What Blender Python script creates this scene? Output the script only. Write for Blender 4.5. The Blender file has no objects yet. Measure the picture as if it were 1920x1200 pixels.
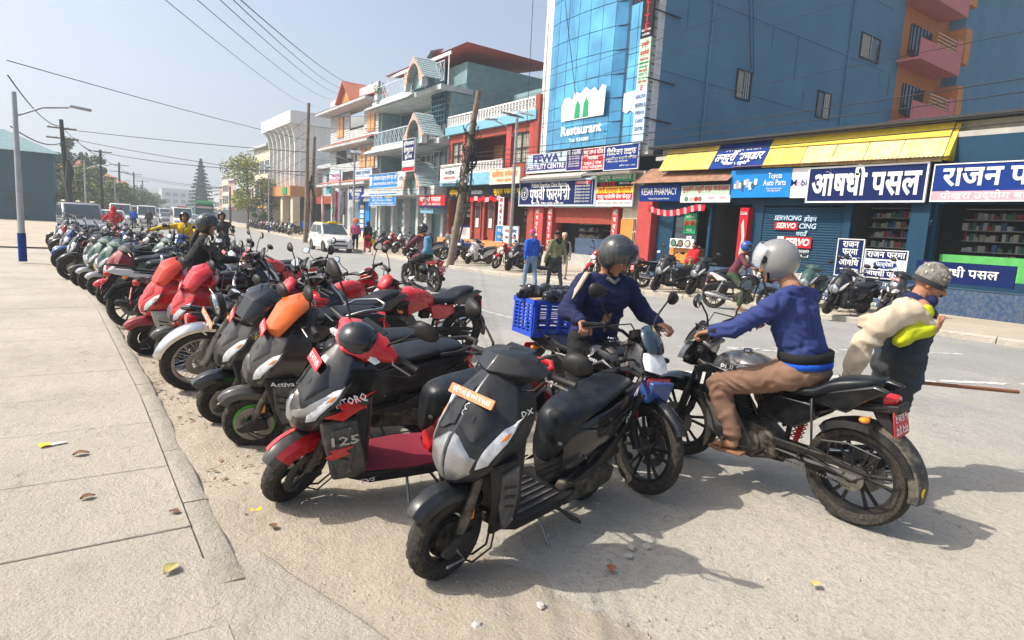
import bpy, bmesh, math, random
from mathutils import Vector, Matrix, Euler, noise
R = math.radians
random.seed(7)
SC = bpy.context.scene
COL = SC.collection

# ---------------------------------------------------------------- camera, light
EYE = 1.65
YAW, PITCH, ROLL = R(35.0147), R(8.1788), R(3.3194)
cam = bpy.data.cameras.new('camera')
cam_ob = bpy.data.objects.new('camera', cam)
COL.objects.link(cam_ob)
cam.sensor_width = 36.0
cam.lens = 36.0 * 1160 / 1920
cam.clip_start, cam.clip_end = 0.05, 3000
fw = Vector((math.sin(YAW) * math.cos(PITCH), math.cos(YAW) * math.cos(PITCH), -math.sin(PITCH)))
rt = Vector((math.cos(YAW), -math.sin(YAW), 0)); up = rt.cross(fw)
c, s = math.cos(ROLL), math.sin(ROLL)
RR, UU = rt * c + up * s, up * c - rt * s
cam_ob.matrix_world = Matrix(((RR.x, UU.x, -fw.x, 0), (RR.y, UU.y, -fw.y, 0), (RR.z, UU.z, -fw.z, EYE), (0, 0, 0, 1)))
SC.camera = cam_ob

SUN_AZ = math.atan2(-0.88, 0.44)      # direction the light comes from, measured from +Y towards +X
SUN_EL = R(49)
world = bpy.data.worlds.new('World'); SC.world = world; world.use_nodes = True
nt = world.node_tree; bg = nt.nodes['Background']
sky = nt.nodes.new('ShaderNodeTexSky'); sky.sky_type = 'NISHITA'; sky.sun_disc = False
sky.sun_elevation = SUN_EL; sky.sun_rotation = SUN_AZ
sky.dust_density = 9.0; sky.air_density = 0.9; sky.ozone_density = 1.2; sky.altitude = 800
nt.links.new(sky.outputs[0], bg.inputs[0]); bg.inputs[1].default_value = 0.15
sun = bpy.data.lights.new('sun', 'SUN'); sun.energy = 4.1; sun.angle = R(0.6); sun.color = (1.0, .945, .85)
sun_ob = bpy.data.objects.new('sun', sun); COL.objects.link(sun_ob)
sd = Vector((math.sin(SUN_AZ) * math.cos(SUN_EL), math.cos(SUN_AZ) * math.cos(SUN_EL), math.sin(SUN_EL)))
sun_ob.rotation_euler = sd.to_track_quat('Z', 'Y').to_euler(); sun_ob.location = (0, 0, 40)
SC.view_settings.view_transform = 'Standard'; SC.view_settings.look = 'None'
SC.view_settings.exposure = 0.62; SC.view_settings.gamma = 1
SC.view_settings.use_curve_mapping = False
SC.cycles.max_bounces = 6; SC.cycles.volume_bounces = 0; SC.cycles.transparent_max_bounces = 8
SC.cycles.use_denoising = True

# ---------------------------------------------------------------- materials
MATS = {}
def mat(name, col, rough=.6, metal=0., var=.12, scale=6., bump=0., bscale=40., dust=0., coat=0., spec=.3, alpha=1., trans=0., emit=0., dustcol=(.42, .36, .27)):
    """principled material with procedural colour variation, fine relief and optional settled dust"""
    if name in MATS: return MATS[name]
    m = bpy.data.materials.new(name); m.use_nodes = True; n = m.node_tree; N = n.nodes; L = n.links
    b = N['Principled BSDF']; c3 = (*col[:3], 1)
    b.inputs['Roughness'].default_value = rough; b.inputs['Metallic'].default_value = metal
    b.inputs['Coat Weight'].default_value = coat; b.inputs['Specular IOR Level'].default_value = spec
    b.inputs['Coat Roughness'].default_value = .08
    tc = N.new('ShaderNodeTexCoord')
    nz = N.new('ShaderNodeTexNoise'); nz.inputs['Scale'].default_value = scale; nz.inputs['Detail'].default_value = 5
    L.new(tc.outputs['Object'], nz.inputs['Vector'])
    mx = N.new('ShaderNodeMix'); mx.data_type = 'RGBA'
    mr = N.new('ShaderNodeMapRange'); mr.inputs[1].default_value = .3; mr.inputs[2].default_value = .7
    L.new(nz.outputs[0], mr.inputs[0]); L.new(mr.outputs[0], mx.inputs[0])
    mx.inputs[6].default_value = tuple(max(0, v * (1 - var)) for v in col[:3]) + (1,)
    mx.inputs[7].default_value = tuple(min(1, v * (1 + var)) for v in col[:3]) + (1,)
    out = mx.outputs[2]
    if dust > 0:
        n2 = N.new('ShaderNodeTexNoise'); n2.inputs['Scale'].default_value = scale * 2.3; n2.inputs['Detail'].default_value = 8
        n2.inputs['Roughness'].default_value = .7
        L.new(tc.outputs['Object'], n2.inputs['Vector'])
        m2 = N.new('ShaderNodeMapRange'); m2.inputs[1].default_value = .42; m2.inputs[2].default_value = .75; m2.inputs[4].default_value = dust
        L.new(n2.outputs[0], m2.inputs[0])
        x2 = N.new('ShaderNodeMix'); x2.data_type = 'RGBA'; L.new(m2.outputs[0], x2.inputs[0]); L.new(out, x2.inputs[6])
        x2.inputs[7].default_value = (*dustcol, 1); out = x2.outputs[2]
        r2 = N.new('ShaderNodeMapRange'); r2.inputs[1].default_value = 0; r2.inputs[2].default_value = 1
        r2.inputs[3].default_value = rough; r2.inputs[4].default_value = .9
        L.new(m2.outputs[0], r2.inputs[0]); L.new(r2.outputs[0], b.inputs['Roughness'])
    L.new(out, b.inputs['Base Color'])
    if bump > 0:
        n3 = N.new('ShaderNodeTexNoise'); n3.inputs['Scale'].default_value = bscale; n3.inputs['Detail'].default_value = 6
        L.new(tc.outputs['Object'], n3.inputs['Vector'])
        bp = N.new('ShaderNodeBump'); bp.inputs['Strength'].default_value = bump; bp.inputs['Distance'].default_value = .01
        L.new(n3.outputs[0], bp.inputs['Height']); L.new(bp.outputs[0], b.inputs['Normal'])
    if trans: b.inputs['Transmission Weight'].default_value = trans
    if alpha < 1: b.inputs['Alpha'].default_value = alpha
    if emit: b.inputs['Emission Color'].default_value = c3; b.inputs['Emission Strength'].default_value = emit
    MATS[name] = m
    return m

# ---------------------------------------------------------------- mesh helpers
class MB:
    def __init__(s): s.v = []; s.f = []
    def add(s, v, f, T=None):
        o = len(s.v)
        s.v += [tuple(T @ Vector(p)) if T is not None else tuple(p) for p in v]
        s.f += [tuple(i + o for i in q) for q in f]
        return s
    def box(s, c, d, T=None, rot=None, taper=1.):
        x, y, z = (k / 2 for k in d); v = []
        for sz, t in ((-1, 1), (1, taper)):
            for sx, sy in ((-1, -1), (1, -1), (1, 1), (-1, 1)): v.append(Vector((sx * x * t, sy * y * t, sz * z)))
        if rot is not None: v = [Euler(rot).to_matrix() @ p for p in v]
        v = [p + Vector(c) for p in v]
        return s.add(v, [(3, 2, 1, 0), (4, 5, 6, 7), (0, 1, 5, 4), (1, 2, 6, 5), (2, 3, 7, 6), (3, 0, 4, 7)], T)
    def tube(s, pts, r, n=8, T=None, closed=False, sq=1.):
        pts = [Vector(p) for p in pts]; m = len(pts); rr = r if isinstance(r, (list, tuple)) else [r] * m
        t = []
        for i in range(m):
            a = pts[(i - 1) % m] if closed or i > 0 else pts[0]; b = pts[(i + 1) % m] if closed or i < m - 1 else pts[-1]
            d = (b - a); t.append(d.normalized() if d.length > 1e-9 else Vector((0, 0, 1)))
        u = t[0].orthogonal().normalized()
        if sq != 1. or abs(t[0].z) < .9: 
            w = Vector((0, 0, 1)) - t[0] * t[0].z
            if w.length > .05: u = w.normalized()
        v = []; 
        for i in range(m):
            u = (u - t[i] * u.dot(t[i])); u = u.normalized() if u.length > 1e-6 else t[i].orthogonal().normalized()
            w = t[i].cross(u)
            for k in range(n):
                a = 2 * math.pi * k / n; v.append(pts[i] + (u * math.cos(a) * sq + w * math.sin(a)) * rr[i])
        f = []
        for i in range(m if closed else m - 1):
            j = (i + 1) % m
            for k in range(n):
                l = (k + 1) % n; f.append((i * n + k, i * n + l, j * n + l, j * n + k))
        if not closed: f += [tuple(range(n - 1, -1, -1)), tuple(range((m - 1) * n, m * n))]
        return s.add(v, f, T)
    def loft(s, rings, T=None, cap=True, closed=True):
        n = len(rings[0]); v = [p for r in rings for p in r]; f = []
        for i in range(len(rings) - 1):
            for k in range(n if closed else n - 1):
                l = (k + 1) % n; f.append((i * n + k, i * n + l, (i + 1) * n + l, (i + 1) * n + k))
        if cap and closed: f += [tuple(range(n - 1, -1, -1)), tuple(range((len(rings) - 1) * n, len(rings) * n))]
        return s.add(v, f, T)
    def lathe(s, prof, n=24, T=None, closed=False, axis='Y', arc=None):
        """prof = (radius, offset along the axis)"""
        v = []; full = arc is None; a0, a1 = arc or (0, 2 * math.pi); m = len(prof)
        cnt = n if full else n + 1
        for i in range(cnt):
            a = a0 + (a1 - a0) * i / n; ca, sa = math.cos(a), math.sin(a)
            for r, y in prof: v.append((r * ca, y, r * sa) if axis == 'Y' else (r * ca, r * sa, y) if axis == 'Z' else (y, r * ca, r * sa))
        f = []
        for i in range(n):
            j = (i + 1) % cnt
            for k in range(m if closed else m - 1):
                l = (k + 1) % m; f.append((i * m + k, i * m + l, j * m + l, j * m + k))
        return s.add(v, f, T)
    def prism(s, poly, a, b, T=None, plane='XZ'):
        """polygon in the plane given, from a to b along the third axis"""
        n = len(poly)
        def q(p, h): return (p[0], h, p[1]) if plane == 'XZ' else (h, p[0], p[1]) if plane == 'YZ' else (p[0], p[1], h)
        v = [q(p, a) for p in poly] + [q(p, b) for p in poly]
        return s.add(v, [tuple(range(n)), tuple(range(2 * n - 1, n - 1, -1))] + [(i, i + n, (i + 1) % n + n, (i + 1) % n) for i in range(n)], T)
    def ball(s, c, r, T=None, nu=12, nv=8, rot=None):
        r = (r, r, r) if isinstance(r, (int, float)) else r; v = []; f = []
        for j in range(nv + 1):
            p = math.pi * j / nv
            for i in range(nu):
                a = 2 * math.pi * i / nu; q = Vector((math.sin(p) * math.cos(a) * r[0], math.sin(p) * math.sin(a) * r[1], math.cos(p) * r[2]))
                if rot is not None: q = Euler(rot).to_matrix() @ q
                v.append(q + Vector(c))
        for j in range(nv):
            for i in range(nu):
                k = (i + 1) % nu; f.append((j * nu + i, (j + 1) * nu + i, (j + 1) * nu + k, j * nu + k))
        return s.add(v, f, T)
    def mesh(s, name='m'):
        me = bpy.data.meshes.new(name); me.from_pydata(s.v, [], s.f)
        bm = bmesh.new(); bm.from_mesh(me); bmesh.ops.remove_doubles(bm, verts=bm.verts, dist=1e-5)
        bmesh.ops.recalc_face_normals(bm, faces=bm.faces); bm.to_mesh(me); bm.free()
        return me
    def build(s, name, material, parent=None, smooth=True, ang=38, bevel=0, seg=2, subd=0):
        me = s.mesh(name); ms = material if isinstance(material, (list, tuple)) else [material]
        for m_ in ms: me.materials.append(m_)
        o = bpy.data.objects.new(name, me); COL.objects.link(o)
        if parent is not None: o.parent = parent
        if smooth:
            me.polygons.foreach_set('use_smooth', [True] * len(me.polygons))
            if ang < 179: me.set_sharp_from_angle(angle=R(ang))
        if bevel:
            b = o.modifiers.new('bevel', 'BEVEL'); b.width = bevel; b.segments = seg; b.limit_method = 'ANGLE'; b.angle_limit = R(32)
            b.harden_normals = False
        if subd:
            b = o.modifiers.new('subd', 'SUBSURF'); b.levels = subd; b.render_levels = subd
        return o
def mirror(m):
    k = MB(); k.v = [(a, -b, c) for a, b, c in m.v]; k.f = [tuple(reversed(q)) for q in m.f]; return k

def tag(o, label=None, cat=None, group=None, kind=None):
    if label: o['label'] = label
    if cat: o['category'] = cat
    if group: o['group'] = group
    if kind: o['kind'] = kind
    return o
def empty(name, loc=(0, 0, 0), rz=0, label=None, cat=None, group=None, rx=0):
    o = bpy.data.objects.new(name, None); COL.objects.link(o); o.location = loc; o.rotation_euler = (rx, 0, rz); o.empty_display_size = .1
    return tag(o, label, cat, group)
KIDS = {}
def copy_tree(o, parent=None, swap=None):
    c = o.copy(); COL.objects.link(c)
    if parent is not None: c.parent = parent
    if swap and c.type == 'MESH':
        for i, sl in enumerate(c.material_slots):
            if sl.material and sl.material.name in swap:
                new = swap[sl.material.name]; sl.link = 'OBJECT'; sl.material = new
    for ch in (o.children if not KIDS else KIDS.get(o.name, [])): copy_tree(ch, c, swap)
    return c
def struct(o): o['kind'] = 'structure'; return o
def rbox(cx, cz, w, h, r=.3, n=4):
    """rounded rectangle polygon"""
    p = []; r *= min(w, h)
    for qx, qz, a0 in ((1, 1, 0), (-1, 1, 90), (-1, -1, 180), (1, -1, 270)):
        for i in range(n + 1):
            a = R(a0 + 90 * i / n); p.append((cx + qx * (w / 2 - r) + r * math.cos(a), cz + qz * (h / 2 - r) + r * math.sin(a)))
    return p
FONT_OFF = .0
def text(body, size, m, parent, loc, rot, bold=0., depth=.002, align='CENTER', name='lettering', width=None, shear=0., spacing=1.):
    cu = bpy.data.curves.new(name, 'FONT'); cu.body = body; cu.size = size; cu.align_x = align; cu.align_y = 'CENTER'
    cu.offset = bold * size; cu.extrude = depth; cu.resolution_u = 2; cu.shear = shear; cu.space_character = spacing
    cu.materials.append(m)
    o = bpy.data.objects.new(name, cu); COL.objects.link(o)
    if parent is not None: o.parent = parent
    o.location = loc; o.rotation_euler = rot
    if width: TEXT_FIT.append((o, width, align))
    return o
TEXT_FIT = []
FACE_W = (R(90), 0, R(-90))      # text that faces the road (-x)
FACE_S = (R(90), 0, 0)           # text that faces -y
# ---------------------------------------------------------------- shared colours
M = dict(
 white=mat('white_paint', (.74, .73, .70), .55, var=.06, dust=.15), cream=mat('cream_plaster', (.62, .56, .42), .8, bump=.15),
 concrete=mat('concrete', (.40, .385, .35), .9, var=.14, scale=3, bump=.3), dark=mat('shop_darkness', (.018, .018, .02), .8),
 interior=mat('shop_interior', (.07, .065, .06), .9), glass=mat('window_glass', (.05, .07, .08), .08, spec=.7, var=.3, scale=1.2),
 curtain=mat('pale_curtain', (.36, .34, .28), .9, scale=9, var=.25), frame=mat('dark_frame', (.03, .03, .032), .5),
 brick=mat('red_brown_paint', (.29, .045, .025), .7, dust=.12, scale=4), redp=mat('red_pillar_paint', (.42, .045, .045), .6, dust=.15),
 bluegrey=mat('blue_grey_plaster', (.20, .31, .32), .85, bump=.15, scale=2.5), palegrey=mat('pale_grey_plaster', (.42, .45, .45), .85, bump=.15, scale=3),
 slab=mat('light_slab_paint', (.45, .48, .48), .8, scale=2, var=.18), rail=mat('pale_blue_railing', (.58, .68, .74), .5),
 pinktrim=mat('pinkish_trim', (.50, .34, .28), .8), shingle=mat('green_grey_shingle', (.33, .42, .42), .8, var=.25, scale=7),
 ochre=mat('ochre_wood', (.52, .25, .09), .6, scale=8), tile=mat('terracotta_tile', (.50, .17, .10), .8, var=.25, scale=9),
 rust=mat('corrugated_rust', (.36, .19, .12), .65, var=.35, scale=5, dust=.35), tinred=mat('red_roof_sheet', (.42, .08, .06), .55, dust=.15),
 navyw=mat('blue_side_wall', (.095, .225, .335), .85, var=.10, scale=.5, bump=.2, bscale=3, dust=.25, dustcol=(.13, .26, .35)), bluep=mat('shaded_blue_shop_paint', (.004, .042, .085), .75, dust=.03, dustcol=(.1, .15, .18)),  # shop blue is darkened: shade under signs and awning put into its colour
 curtainwall=mat('blue_mirror_glass', (.09, .36, .58), .12, metal=.45, spec=.8, var=.32, scale=.8), mull=mat('navy_mullion', (.02, .06, .12), .4),  # sky reflection put into the mirror glass colour as lighter, mottled blue
 panel=mat('white_cladding', (.63, .64, .63), .45, dust=.1), steel=mat('galvanised_steel', (.42, .43, .44), .4, metal=.6),
 pink=mat('pink_plaster', (.62, .20, .20), .8), orange=mat('orange_plaster', (.62, .24, .07), .8), yellow=mat('yellow_board', (.70, .50, .03), .6, dust=.2),
 wood=mat('weathered_wood', (.20, .155, .11), .9, var=.35, scale=5, bump=.5), black=mat('black_cable', (.03, .03, .032), .7),
 s_navy=mat('sign_navy', (.003, .013, .085), .7, spec=.15, var=.05), s_blue=mat('sign_blue', (.01, .20, .56), .7, spec=.15, var=.05), s_royal=mat('sign_royal', (.004, .03, .19), .7, spec=.15, var=.06),
 s_red=mat('sign_red', (.45, .012, .02), .7, spec=.15, var=.05), s_white=mat('sign_white', (.72, .72, .70), .7, spec=.155, var=.05, dust=.1), s_yel=mat('sign_yellow', (.82, .55, .02), .7, spec=.15, var=.05),
 s_pink=mat('sign_pink', (.62, .32, .38), .5), s_green=mat('sign_green', (.02, .30, .12), .7, spec=.15), s_pale=mat('sign_pale_blue', (.45, .58, .70), .7, spec=.155, var=.1), s_orange=mat('sign_orange', (.75, .25, .04), .7, spec=.155),
 s_cream=mat('sign_cream', (.66, .55, .42), .5), s_purple=mat('sign_purple', (.035, .02, .15), .7, spec=.15), s_black=mat('sign_black', (.012, .012, .015), .7, spec=.15), s_mint=mat('sign_mint', (.42, .55, .42), .5),
 stepblue=mat('blue_step_paint', (.022, .06, .13), .7, dust=.3), counter=mat('orange_counter', (.58, .24, .05), .55), skyblue=mat('sky_blue_band', (.18, .40, .50), .7),
 teal=mat('dark_teal_paint', (.03, .09, .12), .7),
)
def part(m, name, mt, parent, **k):
    o = m.build(name, mt, parent, **k); o.location = -Vector(parent.location) if parent is not None else (0, 0, 0); return o
def B1(c, d, **k): return MB().box(c, d, **k)
def bxs(x0, x1, y0, y1, z0, z1): return MB().box(((x0 + x1) / 2, (y0 + y1) / 2, (z0 + z1) / 2), (abs(x1 - x0), abs(y1 - y0), abs(z1 - z0)))
def addb(m, x0, x1, y0, y1, z0, z1): return m.box(((x0 + x1) / 2, (y0 + y1) / 2, (z0 + z1) / 2), (abs(x1 - x0), abs(y1 - y0), abs(z1 - z0)))

# ---------------------------------------------------------------- ground
KERB_R = [(-40, 15.6), (-12, 15.2), (0, 15.0), (7, 14.7), (10, 14.5), (14, 13.5), (18, 12.7), (22, 12.35), (30, 12.4), (45, 13.9), (70, 16.0), (95, 18.2), (140, 23), (200, 31), (300, 46), (420, 66)]
KERB_L = [(-40, .62), (0, .60), (6, .52), (12, .30), (20, -.25), (30, -.8), (45, -1.1), (70, -.9), (95, .8), (140, 5.5), (200, 13), (300, 28), (420, 48)]
def lerp(tab, y):
    for (a, u), (b, v) in zip(tab, tab[1:]):
        if y <= b: return u + (v - u) * max(0, (y - a)) / (b - a)
    return tab[-1][1]
def ground_mat(name, base, dust, kind):
    m = bpy.data.materials.new(name); m.use_nodes = True; n = m.node_tree; N = n.nodes; L = n.links; b = N['Principled BSDF']
    b.inputs['Roughness'].default_value = .95; b.inputs['Specular IOR Level'].default_value = .2
    g = N.new('ShaderNodeNewGeometry'); P = g.outputs['Position']
    def nz(sc, det=6, ro=.6, vec=P):
        t = N.new('ShaderNodeTexNoise'); t.inputs['Scale'].default_value = sc; t.inputs['Detail'].default_value = det; t.inputs['Roughness'].default_value = ro
        L.new(vec, t.inputs['Vector']); return t.outputs[0]
    def rng(src, a, c_, lo=0., hi=1.):
        t = N.new('ShaderNodeMapRange'); t.inputs[1].default_value = a; t.inputs[2].default_value = c_; t.inputs[3].default_value = lo; t.inputs[4].default_value = hi
        L.new(src, t.inputs[0]); return t.outputs[0]
    def mix(f, a, c_, typ='MIX'):
        t = N.new('ShaderNodeMix'); t.data_type = 'RGBA'; t.blend_type = typ
        if isinstance(f, float): t.inputs[0].default_value = f
        else: L.new(f, t.inputs[0])
        for i, q in ((6, a), (7, c_)):
            if isinstance(q, tuple): t.inputs[i].default_value = (*q, 1)
            else: L.new(q, t.inputs[i])
        return t.outputs[2]
    def math_(op, a, c_):
        t = N.new('ShaderNodeMath'); t.operation = op
        for i, q in ((0, a), (1, c_)):
            if isinstance(q, (int, float)): t.inputs[i].default_value = q
            else: L.new(q, t.inputs[i])
        return t.outputs[0]
    sep = N.new('ShaderNodeSeparateXYZ'); L.new(P, sep.inputs[0])
    col = mix(rng(nz(.7), .35, .65), tuple(v * .88 for v in base), tuple(v * 1.1 for v in base))
    if kind == 'road':                      # dusty near the bikes, greyer asphalt further out
        d = math_('ADD', math_('MULTIPLY', sep.outputs[0], .13), math_('MULTIPLY', sep.outputs[1], .115))
        d = math_('ADD', d, rng(nz(.45, 8), .3, .7, -.45, .45))
        col = mix(rng(d, .75, 1.55, 1., .12), col, dust)
        mp = N.new('ShaderNodeMapping'); mp.inputs['Scale'].default_value = (2.2, .12, 1); L.new(P, mp.inputs['Vector'])
        col = mix(rng(nz(1., 5, .6, mp.outputs[0]), .5, .8, 0, .45), col, (.36, .34, .30))
    else:
        col = mix(rng(nz(2.2, 8), .45, .75, 0, .55), col, dust)
    st = N.new('ShaderNodeTexVoronoi'); st.inputs['Scale'].default_value = 48; L.new(P, st.inputs['Vector'])
    cr = rng(st.outputs[0], .0, .34, 1, 0)
    sel = N.new('ShaderNodeSeparateColor'); L.new(st.outputs['Color'], sel.inputs[0])
    k1 = math_('MULTIPLY', cr, rng(sel.outputs[0], .62, .66)); k2 = math_('MULTIPLY', cr, rng(sel.outputs[1], .74, .78))
    col = mix(math_('MULTIPLY', k1, .55), col, tuple(v * .45 for v in base)); col = mix(math_('MULTIPLY', k2, .6), col, (.66, .64, .6))
    col = mix(rng(nz(170, 3), .35, .7, 0, .35), col, tuple(v * .6 for v in base))
    col = mix(rng(nz(23, 7, .8), .48, .66, 0, .42), col, tuple(v * .66 for v in base)); col = mix(rng(nz(3.1, 6, .7), .55, .72, 0, .3), col, tuple(v * .8 for v in base))
    if kind != 'road':
        col = mix(rng(nz(5, 9, .75), .54, .68, 0, .45), col, tuple(v * .62 for v in base))
    mv = N.new('ShaderNodeVectorMath'); mv.operation = 'MULTIPLY_ADD'; L.new(P, mv.inputs[0]); mv.inputs[1].default_value = (1, 1, 1)
    nc = N.new('ShaderNodeTexNoise'); nc.inputs['Scale'].default_value = 3.5; nc.inputs['Detail'].default_value = 5; L.new(P, nc.inputs['Vector']); L.new(nc.outputs['Color'], mv.inputs[2])
    vc = N.new('ShaderNodeTexVoronoi'); vc.feature = 'DISTANCE_TO_EDGE'; vc.inputs['Scale'].default_value = .62; L.new(mv.outputs[0], vc.inputs['Vector'])
    crk = math_('MULTIPLY', rng(vc.outputs['Distance'], .002, .008, 1, 0), rng(nz(.8, 3), .50, .58))
    col = mix(math_('MULTIPLY', crk, .55), col, tuple(v * .4 for v in base))
    col = mix(rng(nz(1.1, 7, .65), .60, .74, 0, .40), col, tuple(v * .55 for v in base))
    L.new(col, b.inputs['Base Color'])
    bp = N.new('ShaderNodeBump'); bp.inputs['Strength'].default_value = .9; bp.inputs['Distance'].default_value = .018
    hh = math_('ADD', math_('MULTIPLY', nz(60, 6, .7), 1.), math_('MULTIPLY', nz(7, 8, .65), 2.2))
    L.new(hh, bp.inputs['Height']); L.new(bp.outputs[0], b.inputs['Normal'])
    return m
MG_road = ground_mat('dusty_asphalt', (.305, .305, .295), (.52, .475, .39), 'road')
MG_pave = ground_mat('pavement_concrete', (.47, .43, .355), (.51, .455, .365), 'pave')
MG_dirt = ground_mat('packed_dust', (.47, .41, .32), (.55, .485, .385), 'dirt')
MG_far = ground_mat('far_ground', (.24, .22, .16), (.30, .27, .2), 'dirt')
struct(bxs(-900, 900, -60, 1500, -1.2, -.22).build('ground', MG_far, smooth=False))
ys = [-40, -20, -8] + [i * 2 for i in range(-2, 50)] + [110, 120, 130, 140, 160, 180, 200, 230, 260, 300, 340, 380, 420]
m = MB()
rings = []
for y in ys:
    a, b_ = lerp(KERB_L, y) - .02, lerp(KERB_R, y) + .02
    rings.append([(a + (b_ - a) * t / 8, y, .035 * math.sin(math.pi * t / 8) if y > 6 else .035 * math.sin(math.pi * t / 8) * max(0, y) / 6) for t in range(9)])
m.loft(rings, closed=False)
struct(m.build('road', MG_road, ang=180))
# dusty verge beside the near kerb: rippled sand, feathered into the road
m = MB(); nx, ny = 46, 240; v = []
for j in range(ny + 1):
    y = -2 + j * .085
    for i in range(nx + 1):
        t = i / nx; x = lerp(KERB_L, y) - .03 + t * 1.95
        rise = min(1, (1 - t) * 1.6) * (.6 + .8 * max(0, noise.noise(Vector((x * .9, y * .7, 5))) + .4))
        h = noise.noise(Vector((x * 1.6, y * 1.6, 0))) * .022 + noise.noise(Vector((x * 6, y * 9, 3))) * .009 + noise.noise(Vector((x * 22, y * 22, 7))) * .004
        h = (h + .016) * rise * (1 if y > 2.2 else .35 + .65 * max(0, (y + 2) / 4.2)) - .022 * (1 - rise)
        if t > .55: h -= (t - .55) * .03
        v.append((x, y, h + .008))
f = [(j * (nx + 1) + i, j * (nx + 1) + i + 1, (j + 1) * (nx + 1) + i + 1, (j + 1) * (nx + 1) + i) for j in range(ny) for i in range(nx)]
m.add(v, f); struct(m.build('dirt_verge', MG_dirt, ang=180))

# left pavement: individual paving slabs with recessed joints, kerb stones along them
side = empty('sidewalk', (0, 0, 0)); side['kind'] = 'structure'
part(bxs(-7, .3, -6, 30, -.3, .03), 'bedding', MG_pave, side, smooth=False)
rj = random.Random(3)
y = -5.02; joints = []
while y < 30: joints.append(y); y += .93 + rj.uniform(-.03, .05)
for k, (a, b_) in enumerate(zip(joints, joints[1:])):
    xr0, xr1 = lerp(KERB_L, a) - .14, lerp(KERB_L, b_) - .14
    g_ = .0035
    for xa0, xa1, xb0, xb1 in ((xr0 - 1.55, xr0, xr1 - 1.55, xr1), (xr0 - 3.1, xr0 - 1.558, xr1 - 3.1, xr1 - 1.558)):
        z = .052 + rj.uniform(-.003, .003); q = MB()
        q.loft([[(xa0, a + g_, .0), (xa1, a + g_, .0), (xb1, b_ - g_, .0), (xb0, b_ - g_, .0)], [(xa0, a + g_, z), (xa1, a + g_, z), (xb1, b_ - g_, z + rj.uniform(-.002, .002)), (xb0, b_ - g_, z)]])
        part(q, 'paving_slab', MG_pave, side, smooth=False, bevel=.004, seg=1)
kerb = empty('kerb', (0, 0, 0)); kerb['kind'] = 'structure'
# broken concrete apron where the kerb has crumbled away
m = MB(); rs = random.Random(2); nx, ny = 30, 46; v = []
for j in range(ny + 1):
    y = -3.6 + 6.75 * j / ny; xe = 1.05 - .42 * max(0, (y - 1.9) / 1.25) + .05 * noise.noise(Vector((y * 2.3, 1, 0))) + .02 * noise.noise(Vector((y * 9, 1, 0)))
    for i in range(nx + 1):
        t = i / nx; x = .38 + (xe - .38) * t; z = .053 - .025 * t - .075 * max(0, t - .93) / .07 - .10 * max(0, (y - 3.02) / .13) ** 2 + .003 * noise.noise(Vector((x * 6, y * 6, 2))); v.append((x, y, z))
m.add(v, [(j * (nx + 1) + i, j * (nx + 1) + i + 1, (j + 1) * (nx + 1) + i + 1, (j + 1) * (nx + 1) + i) for j in range(ny) for i in range(nx)]); struct(m.build('broken_apron', MG_pave, ang=180))
for k, (a, b_) in enumerate(zip(joints, joints[1:])):
    a += .3; b_ += .3
    if a < 2.7: continue
    xa, xb = lerp(KERB_L, a), lerp(KERB_L, b_); q = MB(); w = .125; n_ = 7; rings = []
    for i in range(n_ + 1):
        t = i / n_; yy = a + .006 + (b_ - a - .012) * t; x = xa + (xb - xa) * t
        j1 = noise.noise(Vector((k * 3.1, yy * 5, 0))) * .012; z = .05 + noise.noise(Vector((yy * 4, 9, k))) * .007
        rings.append([(x - w - .009, yy, -.1), (x + j1 + .01, yy, -.1), (x + j1, yy, z - .018), (x - .02 + j1, yy, z), (x - w - .009, yy, z)])
    q.loft(rings); part(q, 'kerb_stone', MG_pave, kerb, ang=50)

# right pavement and kerb
m = MB(); rings = []
for y in [q for q in ys if q <= 420]:
    xk = lerp(KERB_R, y); xf = 22 if y < 66 else xk + 7
    h = .12
    rings.append([(xk, y, -.2), (xk, y, h - .02), (xk + .03, y, h), (xk + 2, y, h + .01), (xf, y, h + .02)])
m.loft(rings, closed=False); struct(m.build('far_sidewalk', MG_dirt, ang=30))
kr = empty('far_kerb', (0, 0, 0)); kr['kind'] = 'structure'
y = -4.
while y < 60:
    a, b_ = y + .01, y + 1.19; q = MB(); rings = []
    for yy in (a, (a + b_) / 2, b_):
        x = lerp(KERB_R, yy); z = .135 + noise.noise(Vector((yy, 2, 2))) * .012
        rings.append([(x - .13, yy, -.1), (x - .12, yy, z - .03), (x - .09, yy, z), (x + .06, yy, z), (x + .06, yy, -.1)])
    q.loft(rings); part(q, 'kerb_stone', MG_pave, kr, ang=40); y += 1.2
# far left pavement
m = MB(); rings = []
for y in [q for q in ys if q >= 28]:
    xk = lerp(KERB_L, y); rings.append([(xk, y, -.2), (xk, y, .1), (xk - 9, y, .12)])
m.loft(rings, closed=False); struct(m.build('left_far_sidewalk', MG_dirt, ang=30))

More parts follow.
